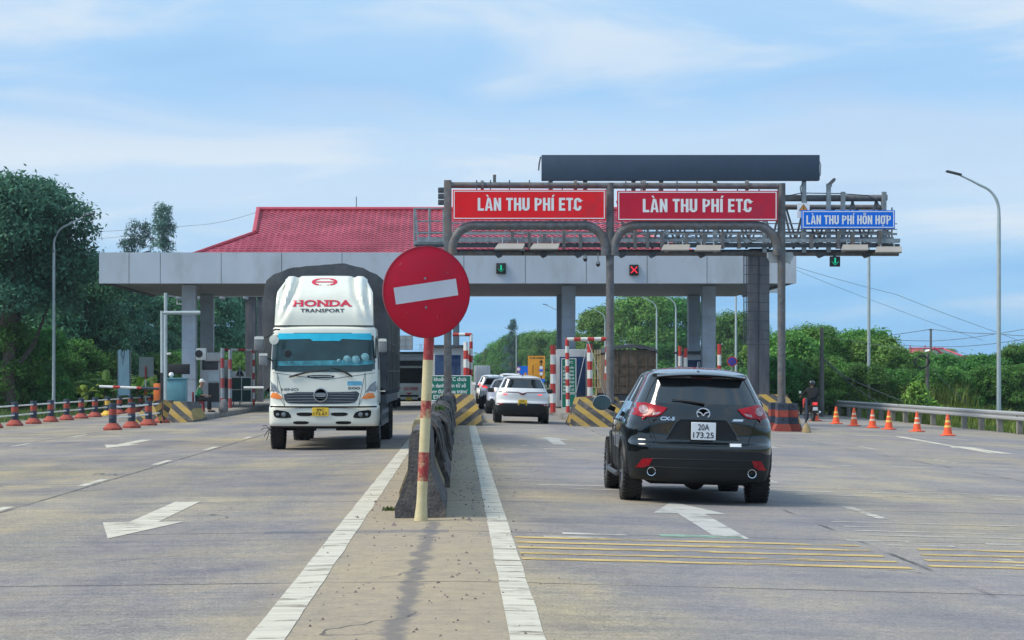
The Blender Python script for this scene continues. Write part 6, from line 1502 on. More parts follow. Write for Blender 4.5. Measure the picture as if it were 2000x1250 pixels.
# ---- notices
def notice(label, px0, px1, py0, py1, Y, lines, tsz, mat=m_green, fm=m_let, post=None, name='notice_board', bold=.02, border=True, cat='sign', tm=None):
    a, b = XX(px0, Y), XX(px1, Y); lo, hi = ZZ(py1, Y), ZZ(py0, Y); t = thing(name, label, cat, ((a+b)/2, Y, lo))
    MB().bx(a, b, Y, Y+.03, lo, hi).build('panel', mat, t)
    if border:
        mb = MB(); w = .025
        mb.bx(a, b, Y-.006, Y-.001, hi-w, hi); mb.bx(a, b, Y-.006, Y-.001, lo, lo+w); mb.bx(a, a+w, Y-.006, Y-.001, lo+w, hi-w); mb.bx(b-w, b, Y-.006, Y-.001, lo+w, hi-w); mb.build('border', fm, t)
    for s, pxa, pxb, pyb in lines: text('lettering', s, (XX(pxa, Y)+XX(pxb, Y))/2, Y-.003, ZZ(pyb, Y), XX(pxb, Y)-XX(pxa, Y), tsz/FPX*Y, tm or m_let, t, bold=bold)
    for px in (post or ()): MB().bx(XX(px-1.5, Y), XX(px+1.5, Y), Y+.04, Y+.1, lo-.9, lo+.1).build('post', m_steel, t)
    return t
notice('green notice about unidentified ETC accounts on the median, cut by the grey post', 829, 920.5, 733, 783, 67.5, [('Tài khoản ETC chưa', 833, 911, 744), ('định danh điện tử sẽ', 832, 910, 756.5), ('không được qua trạm/', 832, 913, 768), ('làn ETC từ 10/2025', 833, 908, 779)], 7.2, post=(840, 918))
notice('tall portrait green notice on the middle island behind a red and white frame', 1096.5, 1125.5, 700, 797, 79.5, [('VETC', 1103, 1119, 710), ('Tài khoản', 1100, 1121, 719.5), ('ETC chưa', 1100, 1121, 727), ('định danh', 1100, 1121, 734), ('điện tử sẽ', 1100, 1121, 741), ('không được', 1100, 1122, 748), ('qua trạm/', 1100, 1121, 755.5), ('làn ETC từ', 1100, 1121, 763), ('01/10/2025', 1099, 1123, 770)], 4.2, post=())
t = notice('orange route diversion sign reading TP. HỒ CHÍ MINH beyond the toll plaza', 1031, 1064.5, 695, 740, 150, [('TP. HỒ CHÍ MINH', 1034, 1062, 701)], 3.6, mat=M('route_orange', (.85, .36, .02), .5), border=False, tm=m_black, bold=.03, post=(1035, 1061))
Y = 149.9; mb = MB(); 
def ln(p, q, w=1.2): mb.bar((XX(p[0], Y), Y-.01, ZZ(p[1], Y)), (XX(q[0], Y), Y-.01, ZZ(q[1], Y)), w*Y/FPX, .01)
ln((1057, 740), (1057, 706), 2.0); ln((1057, 735), (1041, 732)); ln((1041, 732), (1041, 713)); ln((1041, 713), (1057, 710))
mb.prism([(XX(1053, Y), ZZ(708, Y)), (XX(1061, Y), ZZ(708, Y)), (XX(1057, Y), ZZ(702, Y))], 'y', Y-.02, Y-.01); mb.build('route_diagram', m_black, t)
mb = MB()
for py in (718, 730): mb.lathe([(.13, 0), (0, -.005)], (XX(1057, Y), Y-.03, ZZ(py, Y)), 14, 0, 'y')
mb.build('route_disc', m_let, t); MB().bx(XX(1053, Y), XX(1061, Y), Y-.03, Y-.02, ZZ(725, Y), ZZ(721.5, Y)).build('route_plate', m_sblue, t)
notice('blue sign panel left of the orange route sign', 1011, 1031, 715, 735, 152, [], 4, mat=m_sblue, border=False, post=(1014, 1028))
notice('small blue panel under the orange route sign, behind the queue', 1044, 1064, 740, 746, 146, [], 4, mat=m_sblue, border=False, post=(1047, 1061))
t = thing('warning_sign', 'small orange triangular warning sign over a white plate left of the orange route sign', 'sign', A(1026, 740, 148)); Y = 148
MB().prism([(XX(1021, Y), ZZ(735, Y)), (XX(1031, Y), ZZ(735, Y)), (XX(1026, Y), ZZ(726, Y))], 'y', Y, Y+.02).build('triangle', M('orange_reflector', (1, 1, 1)), t); MB().bx(XX(1023, Y), XX(1029, Y), Y, Y+.02, ZZ(741, Y), ZZ(736, Y)).build('plate', m_let, t); MB().bx(XX(1025.5, Y), XX(1026.5, Y), Y+.02, Y+.06, ZZ(750, Y), ZZ(727, Y)).build('post', m_steel, t)
t = thing('speed_sign', 'two small round red and white signs above one another, left of the blue panel', 'sign', A(1012.5, 745, 147)); Y = 147
for py in (721, 732):
    MB().lathe([(.17, 0), (.17, .01)], (XX(1012.5, Y), Y, ZZ(py, Y)), 16, 0, 'y').build('disc', m_red, t); MB().lathe([(.12, -.006), (0, -.007)], (XX(1012.5, Y), Y, ZZ(py, Y)), 16, 0, 'y').build('face', m_let, t)
MB().bx(XX(1012, Y), XX(1013, Y), Y+.012, Y+.05, ZZ(750, Y), ZZ(716, Y)).build('post', m_steel, t)
# no-parking sign by the right column
Y = 84; t = thing('no_parking_sign', 'round red and blue no stopping sign right of the black car roof', 'road sign', A(1430, 790, Y)); c_ = A(1430, 706, Y)
MB().lathe([(.21, 0), (.21, .012)], c_, 24, 0, 'y').build('disc', m_red, t); MB().lathe([(.165, -.004), (0, -.005)], c_, 24, 0, 'y').build('face', M('sign_deep_blue', (.03, .05, .40), .4), t)
mb = MB()
for s in (1, -1): mb.bar(c_+Vector((-.12*s, -.012-.002*s, -.12)), c_+Vector((.12*s, -.012-.002*s, .12)), .03, .006)
mb.build('cross', m_red, t); MB().tube([A(1430, 790, Y)+Vector((0, .04, 0)), c_+Vector((0, .04, .15))], .03, 8).build('post', m_steel, t)
# left roadside signs
Y = 99; t = thing('broken_panel', 'tall pale blue weathered panel with a splintered top on the left verge', 'board', A(243, 785, Y))
poly = [(231, 772), (253, 772), (252, 684), (249, 682), (247, 687), (244, 683), (243, 692), (241, 684), (238, 690), (236, 682), (231, 684)]
MB().prism([(XX(a, Y), ZZ(b, Y)) for a, b in poly], 'y', Y, Y+.06).build('panel', M('faded_blue_panel', (.55, .82, .98), .6, var=.12, vs=3, streak=.2, dirt=(.40, .52, .60), da=.6, ds=2), t)
mb = MB(); mb.bar(A(239, 712, Y-.04), A(243, 690, Y-.04), .02); mb.bar(A(240, 700, Y-.04), A(236, 688, Y-.04), .02); mb.build('crack', m_dark, t)
for px in (230, 254): MB().bx(XX(px-1.2, Y), XX(px+1.2, Y), Y+.07, Y+.12, -.2, ZZ(684, Y)).build('post', m_steel, t)
Y = 97; t = thing('road_sign', 'back of a grey rectangular road sign on a red and white post, left verge', 'road sign', A(285, 790, Y))
MB().bx(XX(271.5, Y), XX(300, Y), Y, Y+.03, ZZ(736, Y), ZZ(697, Y)).build('panel', M('sign_back_grey', (.24, .29, .29), .5, .2), t)
MB().bx(XX(272, Y), XX(300, Y), Y-.04, Y-.002, ZZ(719, Y), ZZ(717, Y)).build('rail', m_steel, t)
MB().tube([A(284.5, y, Y-.06) for y in (795, 773, 772.5, 756, 755.5, 741, 740.5, 716)], .04, 8, mis=[0, 0, 1, 1, 0, 0, 1]).build('post', [m_white, m_red], t)
Y = 96; t = thing('green_fence', 'dark green framed panels standing left of the truck', 'fence', A(463, 790, Y))
MB().bx(XX(437, Y), XX(491, Y), Y, Y+.03, ZZ(785, Y), ZZ(738, Y)).build('panel', M('dark_green_mesh', (.012, .06, .05), .6, var=.2), t)
mb = MB()
for px in (437, 451, 472, 491): mb.bx(XX(px-.8, Y), XX(px+.8, Y), Y-.03, Y-.002, ZZ(788, Y), ZZ(736, Y))
for py in (737, 761, 785): mb.bx(XX(437, Y), XX(491, Y), Y-.06, Y-.031, ZZ(py+.8, Y), ZZ(py-.8, Y))
mb.build('frame', m_white, t)
Y = 98; t = thing('road_sign', 'back of a small triangular grey sign above the green panels', 'road sign', A(468, 760, Y))
MB().prism([(XX(460, Y), ZZ(734, Y)), (XX(477, Y), ZZ(734, Y)), (XX(468.5, Y), ZZ(718, Y))], 'y', Y, Y+.02).build('plate', m_steel, t); MB().tube([A(468.5, 800, Y)+Vector((0, -.03, 0)), A(468.5, 714, Y)+Vector((0, -.03, 0))], .03, 8).build('post', m_steel, t)
Y = 97; t = thing('white_board', 'white horizontal board standing behind the green panels', 'board', A(457, 740, Y+1)); MB().bx(XX(436, Y+1), XX(480, Y+1), Y+1, Y+1.03, ZZ(738, Y+1), ZZ(725, Y+1)).build('panel', m_white, t); MB().bx(XX(455, Y+1), XX(457, Y+1), Y+1.04, Y+1.1, 0, ZZ(730, Y+1)).build('post', m_steel, t)
rw([(476, 757), (521, 757)], 88, .05, 'short white boom bar level with the mirror of the truck', 40, 'boom barrier', 'boom_bar', ms=[m_white, m_white])
# steel portal behind the canopy on the left
Yp = 112; t = thing('rear_gantry', 'dark steel portal behind the canopy, left of the truck', 'gantry', (XX(500, Yp), Yp, 0))
for a, b in ((479, 499), (502, 513)): MB().bx(XX(a, Yp), XX(b, Yp), Yp, Yp+.5, -.1, ZZ(578, Yp)).build('column', MATS['streaked_dark_steel'], t)
MB().bx(XX(329, Yp), XX(640, Yp), Yp-.1, Yp+.2, ZZ(580, Yp), ZZ(574, Yp)).build('beam', m_steel, t)
for px in (350, 390, 435, 481): MB().box(XX(px, Yp), Yp-.2, ZZ(583, Yp), .3, .3, .16, 0, Matrix.Rotation(R(12), 3, 'Y')).build('floodlight', m_steel, t, bevel=.03)
MB().tube([A(346, 580, Yp), A(346, 594, Yp), A(355, 594, Yp)], .04, 6).build('lamp_arm', m_white, t)
# tall grey post behind the disc near the median booth, overhead sign back
pipe_thing('steel_post', 'plain grey steel post rising behind the median booth by the round sign', 'pole', [[A(891, 735, 92), A(891, 590, 92)]], .14, m_steel, A(891, 735, 92))
Y = 180; t = thing('road_sign', 'back of an overhead direction sign framed with lattice, above the small white truck', 'road sign', A(785, 735, Y))
MB().bx(XX(765, Y), XX(806, Y), Y, Y+.06, ZZ(683, Y), ZZ(656, Y)).build('panel', M('sign_back_pale', (.42, .45, .46), .5), t)
mb = MB()
for px in (765, 778, 792, 806): mb.bx(XX(px-.6, Y), XX(px+.6, Y), Y-.08, Y-.01, ZZ(683, Y), ZZ(656, Y))
for py in (656, 664, 676, 683): mb.bx(XX(765, Y), XX(806, Y), Y-.12, Y-.081, ZZ(py+.6, Y), ZZ(py-.6, Y))
mb.bx(XX(768, Y), XX(776, Y), Y-.16, Y-.121, ZZ(661, Y), ZZ(658, Y)); mb.build('frame', m_steel, t); MB().bx(XX(770, Y), XX(773, Y), Y+.07, Y+.3, -.2, ZZ(660, Y)).build('post', m_steel, t)
# ---- power poles and wires on the right
def upole(label, px, py0, py1, Y, r=.12, lean=0, arms=()):
    t = thing('utility_pole', label, 'utility pole', (XX(px, Y), Y, -.8)); MB().tube([(XX(px+lean, Y), Y, -.8), (XX(px, Y), Y, ZZ(py0, Y))], [r*1.2, r*.75], 8).build('pole', M('old_pole_concrete', (.13, .125, .12), .9, var=.3, vs=2), t)
    for a in arms: MB().bx(XX(px-a[0], Y), XX(px+a[0], Y), Y-.06, Y+.02, ZZ(a[1]+1.2, Y), ZZ(a[1], Y)).build('crossarm', m_steel, t)
    return t
upole('dark leaning-free utility pole above the motorcyclist', 1605, 640, 760, 98, .11, 0, ((3, 686), (2.5, 655)))
t = upole('utility pole with a coil of cable in front of the right hedge', 1812, 690, 772, 92, .09, -3)
mb = MB(); rr = random.Random(2)
for i in range(4): c_ = A(1801, 707, 91.8); mb.tube([(c_.x+(.28+i*.03)*math.cos(a), c_.y+i*.02, c_.z+(.32-i*.03)*math.sin(a)) for a in [2*math.pi*k/18 for k in range(19)]], .014, 5, cap=False)
mb.build('cable_coil', m_black, t)
upole('distant pale utility pole with short crossarm over the red roofed house', 1818, 642, 700, 150, .10, 0, ((5, 644),))
def wire(label, pts, r=.012):
    P = []
    for (a, b) in zip(pts, pts[1:]):
        a = Vector(a); b = Vector(b)
        for i in range(9): f = i/8; q = a+(b-a)*f; q.z -= .012*(b-a).length*4*f*(1-f)*.6; P.append(q)
    t = tag(MB().tube(P, r, 5).build('overhead_wire', M('wire_grey', (.10, .11, .13), .7)), label, 'wire')
wire('overhead wire from the distant pale pole to the right edge', [A(1700, 659, 150), A(1818, 643, 150), A(1950, 652, 140), A(2060, 656, 130)], .022)
wire('overhead wire sagging behind the right lamp pole, dropping to the left', [A(1710, 662, 140), A(1820, 666, 140), A(1945, 652, 130), A(2060, 628, 120)], .018)
wire('pair wire low over the house roof running to the right edge', [A(1740, 672, 150), A(1870, 677, 140), A(2060, 650, 120)], .020)
wire('faint long wire descending from behind the canopy to the right', [A(1556, 522, 130), A(1750, 575, 130), A(1950, 650, 130), A(2060, 690, 130)], .013)
wire('second faint wire under the first, behind the blue sign', [A(1556, 528, 130), A(1740, 600, 130), A(1920, 665, 130)], .011)
wire('wire from the dark utility pole sloping right across the trees', [A(1605, 655, 98), A(1700, 672, 98), A(1812, 682, 92)], .010)
wire('pale stay cable from the dark utility pole down to the right', [A(1605, 697, 98), A(1650, 735, 97), A(1765, 785, 95)], .022)
wire('second pale stay cable from the dark utility pole to the verge', [A(1605, 700, 98), A(1660, 748, 97), A(1720, 790, 95)], .018)
wire('stay wire from the coil pole down to the right', [A(1813, 712, 92), A(1850, 752, 92), A(1890, 790, 92)], .012)
wire('two-strand wire over the left trees toward the tiled roof', [A(120, 455, 118), A(380, 440, 118), A(508, 412, 100)], .010)
wire('lower left wire passing the feathery trees', [A(120, 470, 120), A(230, 463, 120), A(330, 448, 120)], .009)
wire('thin wire along the top of the tiled roof', [A(560, 411, 99), A(700, 407.5, 99), A(860, 411, 99)], .009)
# pylons far off
def pylon(label, px, py0, Y, w=4.2):
    zt_ = ZZ(py0, Y); t = thing('pylon', label, 'pylon', (XX(px, Y), Y, -.5)); mb = MB(); x = XX(px, Y)
    for s in (1, -1): mb.bar((x+s*w/2, Y, -.5), (x+s*w*.1, Y, zt_), .22)
    for i in range(6):
        f0, f1 = i/6, (i+1)/6; w0, w1 = w/2*(1-.8*f0), w/2*(1-.8*f1); z0_, z1_ = -.5+(zt_+.5)*f0, -.5+(zt_+.5)*f1
        mb.bar((x-w0, Y, z0_), (x+w1, Y, z1_), .12); mb.bar((x+w0, Y, z0_), (x-w1, Y, z1_), .12)
    for f in (.72, .85, .98): mb.bar((x-w*.85, Y, zt_*f), (x+w*.85, Y, zt_*f), .15)
    mb.build('lattice', M('pylon_grey', (.28, .33, .38), .7), t)
pylon('faint lattice pylon on the horizon left of the car queue', 935, 690, 900, 3.2)
pylon('faint lattice pylon right behind the far lamp and the trees', 822, 672, 1100, 4)
# house
Yh = 175; t = thing('house', 'house with red ridged and green roof rising behind the right hedge', 'house', (XX(1825, Yh), Yh, -.7))
hx0, hx1 = XX(1772, Yh), XX(1880, Yh); ze = ZZ(697, Yh); zr_ = ZZ(681, Yh)
MB().bx(hx0+.4, hx1-.4, Yh, Yh+6, -.7, ze).build('wall', m_white, t)
mb = MB(); mb.add([(hx0, Yh-.5, ze), (hx1, Yh-.5, ze), (hx1-.9, Yh+3, zr_), (hx0+.9, Yh+3, zr_), (hx0, Yh+6.5, ze), (hx1, Yh+6.5, ze)], [(0, 1, 2, 3), (3, 2, 5, 4), (0, 3, 4), (1, 5, 2), (0, 4, 5, 1)]); rf_ = mb.build('roof', M('green_roof', (.07, .14, .12), .7), t)
MB().prism([(hx0+.9, ze-.1), (hx0+3.3, ze-.1), (hx0+2.1, ze+.66)], 'y', Yh-.9, Yh+2).build('gable', m_white, t)
mb = MB(); mb.tube([(hx0+.9, Yh+3, zr_+.05), (hx1-.9, Yh+3, zr_+.05)], .10, 6); mb.tube([(hx1, Yh-.5, ze), (hx1-.9, Yh+3, zr_)], .1, 6); mb.tube([(hx0, Yh-.5, ze), (hx0+.9, Yh+3, zr_)], .1, 6); mb.tube([(hx0+.8, Yh-1, ze-.15), (hx0+2.1, Yh-1, ze+.75), (hx0+3.4, Yh-1, ze-.15)], .10, 6)
for x in (hx0+.9, hx0+2.2): mb.tube([(x, Yh+3, zr_), (x, Yh+3, zr_+.35)], .05, 5)
mb.build('ridge', m_ridge, rf_)
mb = MB(); mb.add([(hx0+.2, Yh-.55, ze+.02), (hx0+2.2, Yh-.55, ze+.02), (hx0+1.9, Yh+2.95, zr_+.02), (hx0+.9, Yh+2.95, zr_+.02)], [(0, 1, 2, 3)]); mb.build('red_slope', m_ridge, rf_)
t = thing('house_roof', 'tip of a red roof at the very right edge over the hedge', 'house', A(2000, 680, 170)); MB().add([A(1993, 681, 170), A(2040, 681, 170), A(2040, 660, 172), A(2004, 668, 172), A(2040, 681, 178), A(1993, 681, 178)], [(0, 1, 2, 3), (5, 4, 2, 3), (0, 3, 5)]).build('roof', m_ridge, t); MB().bx(XX(2000, 170), XX(2040, 170), 170.5, 177, -.7, ZZ(681, 170)).build('wall', m_white, t)
# ---- people
def figure(name, J, E_l, mat, parent, sub=2):
    """J: {joint: ((x,y,z), radius)}; grows one continuous skin along the bones E_l"""
    names = list(J); me = bpy.data.meshes.new(name); me.from_pydata([J[n][0] for n in names], [(names.index(a), names.index(b)) for a, b in E_l], [])
    o = bpy.data.objects.new(name, me); COL.objects.link(o); o.modifiers.new('s', 'SKIN'); 
    for i, n in enumerate(names):
        r_ = J[n][1]; me.skin_vertices[0].data[i].radius = r_ if hasattr(r_, '__len__') else (r_, r_)
    me.skin_vertices[0].data[0].use_root = True
    md = o.modifiers.new('u', 'SUBSURF'); md.levels = md.render_levels = sub
    me2 = ev_mesh(o, name); me2.materials.clear(); me2.materials.append(mat)
    for p in me2.polygons: p.use_smooth = True
    return link(name, me2, parent)
m_skin = M('skin', (.34, .19, .12), .6); m_blk = M('black_cloth', (.010, .011, .014), .9, var=.4, vs=8); m_grn = M('green_shirt', (.015, .16, .08), .85, var=.25, vs=7); m_cap = M('white_cap', (.66, .66, .63), .7)
def hand(base, direction, side, parent, mat):
    """palm with four unequal curled fingers and a thumb"""
    b = Vector(base); d_ = Vector(direction).normalized(); sd = Vector(side).normalized(); up = d_.cross(sd)
    J = {'w': (tuple(b), .026), 'p': (tuple(b+d_*.07), (.032, .018))}; E = [('w', 'p')]
    o = figure('hand', J, E, mat, parent, 1); mb = MB()
    for i, ln_ in enumerate((.065, .075, .070, .055)):
        q = b+d_*.085+sd*(.026-.0175*i); mb.tube([q, q+d_*ln_*.5+up*.006, q+d_*ln_*.8+up*.03, q+d_*ln_*.78+up*.045], [.009, .009, .008, .006], 6)
    q = b+d_*.03+sd*.03; mb.tube([q, q+d_*.03+sd*.022, q+d_*.055+sd*.022+up*.015], [.011, .010, .007], 6)
    f = mb.build('fingers', mat, parent, local=True); return o
def head(c, yaw, parent, mat, s=1.0):
    c = Vector(c); Mx = Matrix.Rotation(yaw, 3, 'Z'); mb = MB()
    rings = [(-.115, .045, .02), (-.10, .058, .015), (-.06, .068, .008), (-.02, .074, 0), (.03, .078, -.004), (.07, .070, -.006), (.10, .048, -.004), (.115, .015, 0)]
    n = 16; V = []
    for z, r_, fy in rings:
        for j in range(n): t = 2*math.pi*j/n; V.append(c+Mx @ Vector((r_*math.cos(t), r_*1.18*math.sin(t)+fy, z))*s)
    mb.add(V, [(i*n+j, i*n+(j+1) % n, (i+1)*n+(j+1) % n, (i+1)*n+j) for i in range(len(rings)-1) for j in range(n)]+[range(n), range(7*n, 8*n)], 0, True)
    for a in (1, -1):
        mb.tube([c+Mx @ Vector((a*.074, .0, -.03))*s, c+Mx @ Vector((a*.088, -.005, 0))*s, c+Mx @ Vector((a*.078, .0, .02))*s], [.010, .014, .008], 6)
    mb.tube([c+Mx @ Vector((0, .085, .02))*s, c+Mx @ Vector((0, .108, -.02))*s, c+Mx @ Vector((0, .088, -.032))*s], [.008, .014, .008], 6)
    o = mb.build('head', mat, parent, local=True)
    mb = MB()
    for a in (1, -1): mb.box(*(c+Mx @ Vector((a*.03, .088, .012))*s), .02, .008, .008)
    mb.box(*(c+Mx @ Vector((0, .088, -.062))*s), .04, .008, .007); mb.build('face_detail', M('dark_features', (.05, .02, .02), .6), parent, local=True)
    return o
# seated attendant facing right
Yp_ = 80.3; px_ = G(388, 800); base = Vector((XX(388, Yp_), Yp_, .2+g(-10.5)))
ch = thing('plastic_chair', 'red plastic chair of the seated attendant by the left booth', 'chair', base)
m_chr = M('red_plastic', (.30, .02, .03), .5)
MB().bx(-.21, .21, -.2, .2, .40, .44).build('seat', m_chr, ch, local=True, bevel=.015); mb = MB(); mb.bx(-.24, -.20, -.2, .2, .44, .82); mb.build('backrest', m_chr, ch, local=True, bevel=.015)
for a in (-.18, .18):
    for b in (-.17, .17): MB().bar((a, b, .40), (a*1.15, b*1.15, 0), .035).build('leg', m_chr, ch, local=True)
pe = thing('person', 'person in green shirt and white cap sitting on the red chair, facing right', 'person', base)
J = {'pelvis': ((-.03, 0, .52), (.15, .12)), 'waist': ((-.02, 0, .66), (.13, .12)), 'chest': ((.03, 0, .86), (.16, .12)), 'neck': ((.07, 0, 1.02), .055), 'headb': ((.10, 0, 1.10), .06),
     'shl': ((.03, .17, .95), .06), 'ell': ((.12, .21, .70), .042), 'wrl': ((.33, .14, .66), .03), 'shr': ((.03, -.17, .95), .06), 'elr': ((.12, -.21, .70), .042), 'wrr': ((.33, -.14, .66), .03),
     'hil': ((.02, .09, .52), .09), 'knl': ((.42, .12, .52), .065), 'anl': ((.44, .12, .10), .045), 'tol': ((.62, .12, .04), .04), 'hir': ((.02, -.09, .52), .09), 'knr': ((.42, -.12, .52), .065), 'anr': ((.40, -.12, .10), .045), 'tor': ((.58, -.12, .04), .04)}
BON = [('pelvis', 'waist'), ('waist', 'chest'), ('chest', 'neck'), ('neck', 'headb'), ('chest', 'shl'), ('shl', 'ell'), ('ell', 'wrl'), ('chest', 'shr'), ('shr', 'elr'), ('elr', 'wrr'), ('pelvis', 'hil'), ('hil', 'knl'), ('knl', 'anl'), ('anl', 'tol'), ('pelvis', 'hir'), ('hir', 'knr'), ('knr', 'anr'), ('anr', 'tor')]
def grow(J, names, k): return {n: (J[n][0], tuple(v*k+.008 for v in (J[n][1] if hasattr(J[n][1], '__len__') else (J[n][1],)*2))) for n in names}
figure('body', grow(J, list(J), .8), BON, m_skin, pe)
sh = grow(J, ['pelvis', 'waist', 'chest', 'shl', 'ell', 'shr', 'elr'], 1.12); figure('shirt', sh, [b for b in BON if b[0] in sh and b[1] in sh], m_grn, pe)
tr_ = grow(J, ['pelvis', 'hil', 'knl', 'anl', 'hir', 'knr', 'anr'], 1.15); figure('trousers', tr_, [b for b in BON if b[0] in tr_ and b[1] in tr_], m_blk, pe)
head((.13, 0, 1.18), R(-90), pe, m_skin); hand((.33, .14, .66), (1, -.2, -.1), (0, 1, 0), pe, m_skin); hand((.33, -.14, .66), (1, .2, -.1), (0, -1, 0), pe, m_skin)
MB().lathe([(.095, .02), (.098, .06), (.085, .11), (.05, .14), (0, .15)], (.12, 0, 1.18), 16).build('cap', m_cap, pe, local=True); MB().bx(.14, .30, -.07, .07, 1.20, 1.215).build('cap_brim', m_cap, pe, local=True, bevel=.005)
for s in (1, -1): MB().bx(.37, .64, s*.12-.05, s*.12+.05, 0, .09).build('shoe', m_blk, pe, local=True, bevel=.03)
t = thing('grey_sack', 'pale grey crumpled sack on the island beside the seated attendant', 'bag', base+Vector((.95, .1, 0)))
MB().lathe([(.14, 0), (.2, .08), (.21, .22), (.15, .42), (.09, .5), (.05, .52)], (0, 0, 0), 12).build('sack', M('grey_sacking', (.15, .15, .16), .85, var=.3, vs=6, bump=.5), t, local=True, jit=.06)
# motorcyclist seen from behind
p = G(1588, 823); mo = thing('motorcycle', 'red-tailed motorcycle ridden away along the right lane by the person in black', 'motorcycle', p, R(3))
def mwh(y):
    w_ = thing('wheel', None, None, (0, 0, 0)); w_.parent = mo; w_.location = (0, y, .29); OFF[w_.name] = Vector()
    MB().lathe([(.22, -.04), (.28, -.045), (.295, 0), (.28, .045), (.22, .04), (.22, -.04)], (0, 0, 0), 26, 0, 'x', cap=False).build('tyre', m_rubber, w_, local=True); mb = MB(); mb.lathe([(.23, -.02), (.2, 0), (.23, .02)], (0, 0, 0), 24, 0, 'x', cap=False)
    for k_ in range(6): a = k_*math.pi/3; mb.bar((0, 0, 0), (0, .2*math.cos(a), .2*math.sin(a)), .02)
    mb.build('rim', m_rim, w_, local=True)
mwh(.0); mwh(1.25)
MB().prism([(-.35, .66), (-.30, .78), (.25, .76), (.6, .74), (.65, .5), (.45, .38), (.1, .42), (-.1, .6)], 'x', -.13, .13).build('body', m_black, mo, local=True, bevel=.04)
MB().prism([(-.2, .77), (-.25, .83), (.45, .80), (.5, .76)], 'x', -.14, .14).build('seat', m_black, mo, local=True, bevel=.03)
MB().bx(-.11, .11, -.42, -.32, .64, .80).build('tail_cover', m_red, mo, local=True, bevel=.03); MB().bx(-.07, .07, -.45, -.42, .70, .77).build('tail_light', m_lit, mo, local=True, bevel=.015); MB().bx(-.10, .10, -.43, -.41, .46, .60).build('number_plate', m_plw, mo, local=True)
MB().bx(-.10, .10, -.40, -.2, .36, .46).build('mudguard', m_black, mo, local=True, bevel=.02); MB().bx(-.18, .18, .95, 1.2, .55, .95).build('front_fairing', m_red, mo, local=True, bevel=.06)
MB().tube([(-.36, .82, 1.02), (-.15, .95, 1.0), (.15, .95, 1.0), (.36, .82, 1.02)], .018, 8).build('handlebar', m_black, mo, local=True)
MB().tube([(.18, .4, .32), (.19, -.1, .34), (.19, -.4, .40)], [.03, .045, .045], 10).build('exhaust', m_chrome, mo, local=True)
for s in (1, -1):
    mm = MB().tube([(s*.3, .86, 1.02), (s*.34, .85, 1.16)], .008, 5).build('mirror_stem', m_black, mo, local=True); MB().lathe([(.055, 0), (.05, -.012), (0, -.014)], (s*.35, .85, 1.2), 12, 0, 'y').build('mirror', m_plw, mo, local=True)
    MB().tube([(s*.07, .95, .95), (s*.07, 1.22, .3)], .025, 8).build('fork', m_steel, mo, local=True)
rd = thing('person', 'person in black clothes and dark helmet riding the motorcycle away', 'person', p, R(3))
J = {'pelvis': ((0, .05, .88), (.16, .13)), 'waist': ((0, .08, 1.02), (.145, .11)), 'chest': ((0, .14, 1.24), (.19, .12)), 'neck': ((0, .18, 1.40), .055), 'headb': ((0, .2, 1.46), .06),
     'shl': ((-.2, .15, 1.33), .06), 'ell': ((-.30, .38, 1.12), .045), 'wrl': ((-.34, .70, 1.05), .03), 'shr': ((.2, .15, 1.33), .06), 'elr': ((.30, .38, 1.12), .045), 'wrr': ((.34, .70, 1.05), .03),
     'hil': ((-.10, .10, .86), .09), 'knl': ((-.20, .50, .70), .07), 'anl': ((-.20, .32, .34), .045), 'tol': ((-.21, .48, .28), .04), 'hir': ((.10, .10, .86), .09), 'knr': ((.20, .50, .70), .07), 'anr': ((.20, .32, .34), .045), 'tor': ((.21, .48, .28), .04)}
figure('body', grow(J, list(J), .72), BON, m_skin, rd); nm = ['pelvis', 'waist', 'chest', 'neck', 'shl', 'ell', 'wrl', 'shr', 'elr', 'wrr']; sh = grow(J, nm, 1.32); figure('jacket', sh, [b for b in BON if b[0] in sh and b[1] in sh], m_blk, rd)
tr_ = grow(J, ['pelvis', 'hil', 'knl', 'anl', 'hir', 'knr', 'anr'], 1.2); figure('trousers', tr_, [b for b in BON if b[0] in tr_ and b[1] in tr_], m_blk, rd)
head((0, .22, 1.54), 0, rd, m_skin); MB().lathe([(.105, -.04), (.125, .0), (.13, .05), (.11, .11), (.06, .145), (0, .15)], (0, .21, 1.54), 20).build('helmet', M('dark_helmet', (.02, .022, .03), .15, coat=.5), rd, local=True)
for s in (1, -1): hand((s*.34, .70, 1.05), (s*.1, 1, -.25), (-s, 0, 0), rd, m_skin); MB().bx(s*.21-.05, s*.21+.05, .28, .56, .23, .33).build('shoe', m_blk, rd, local=True, bevel=.03)
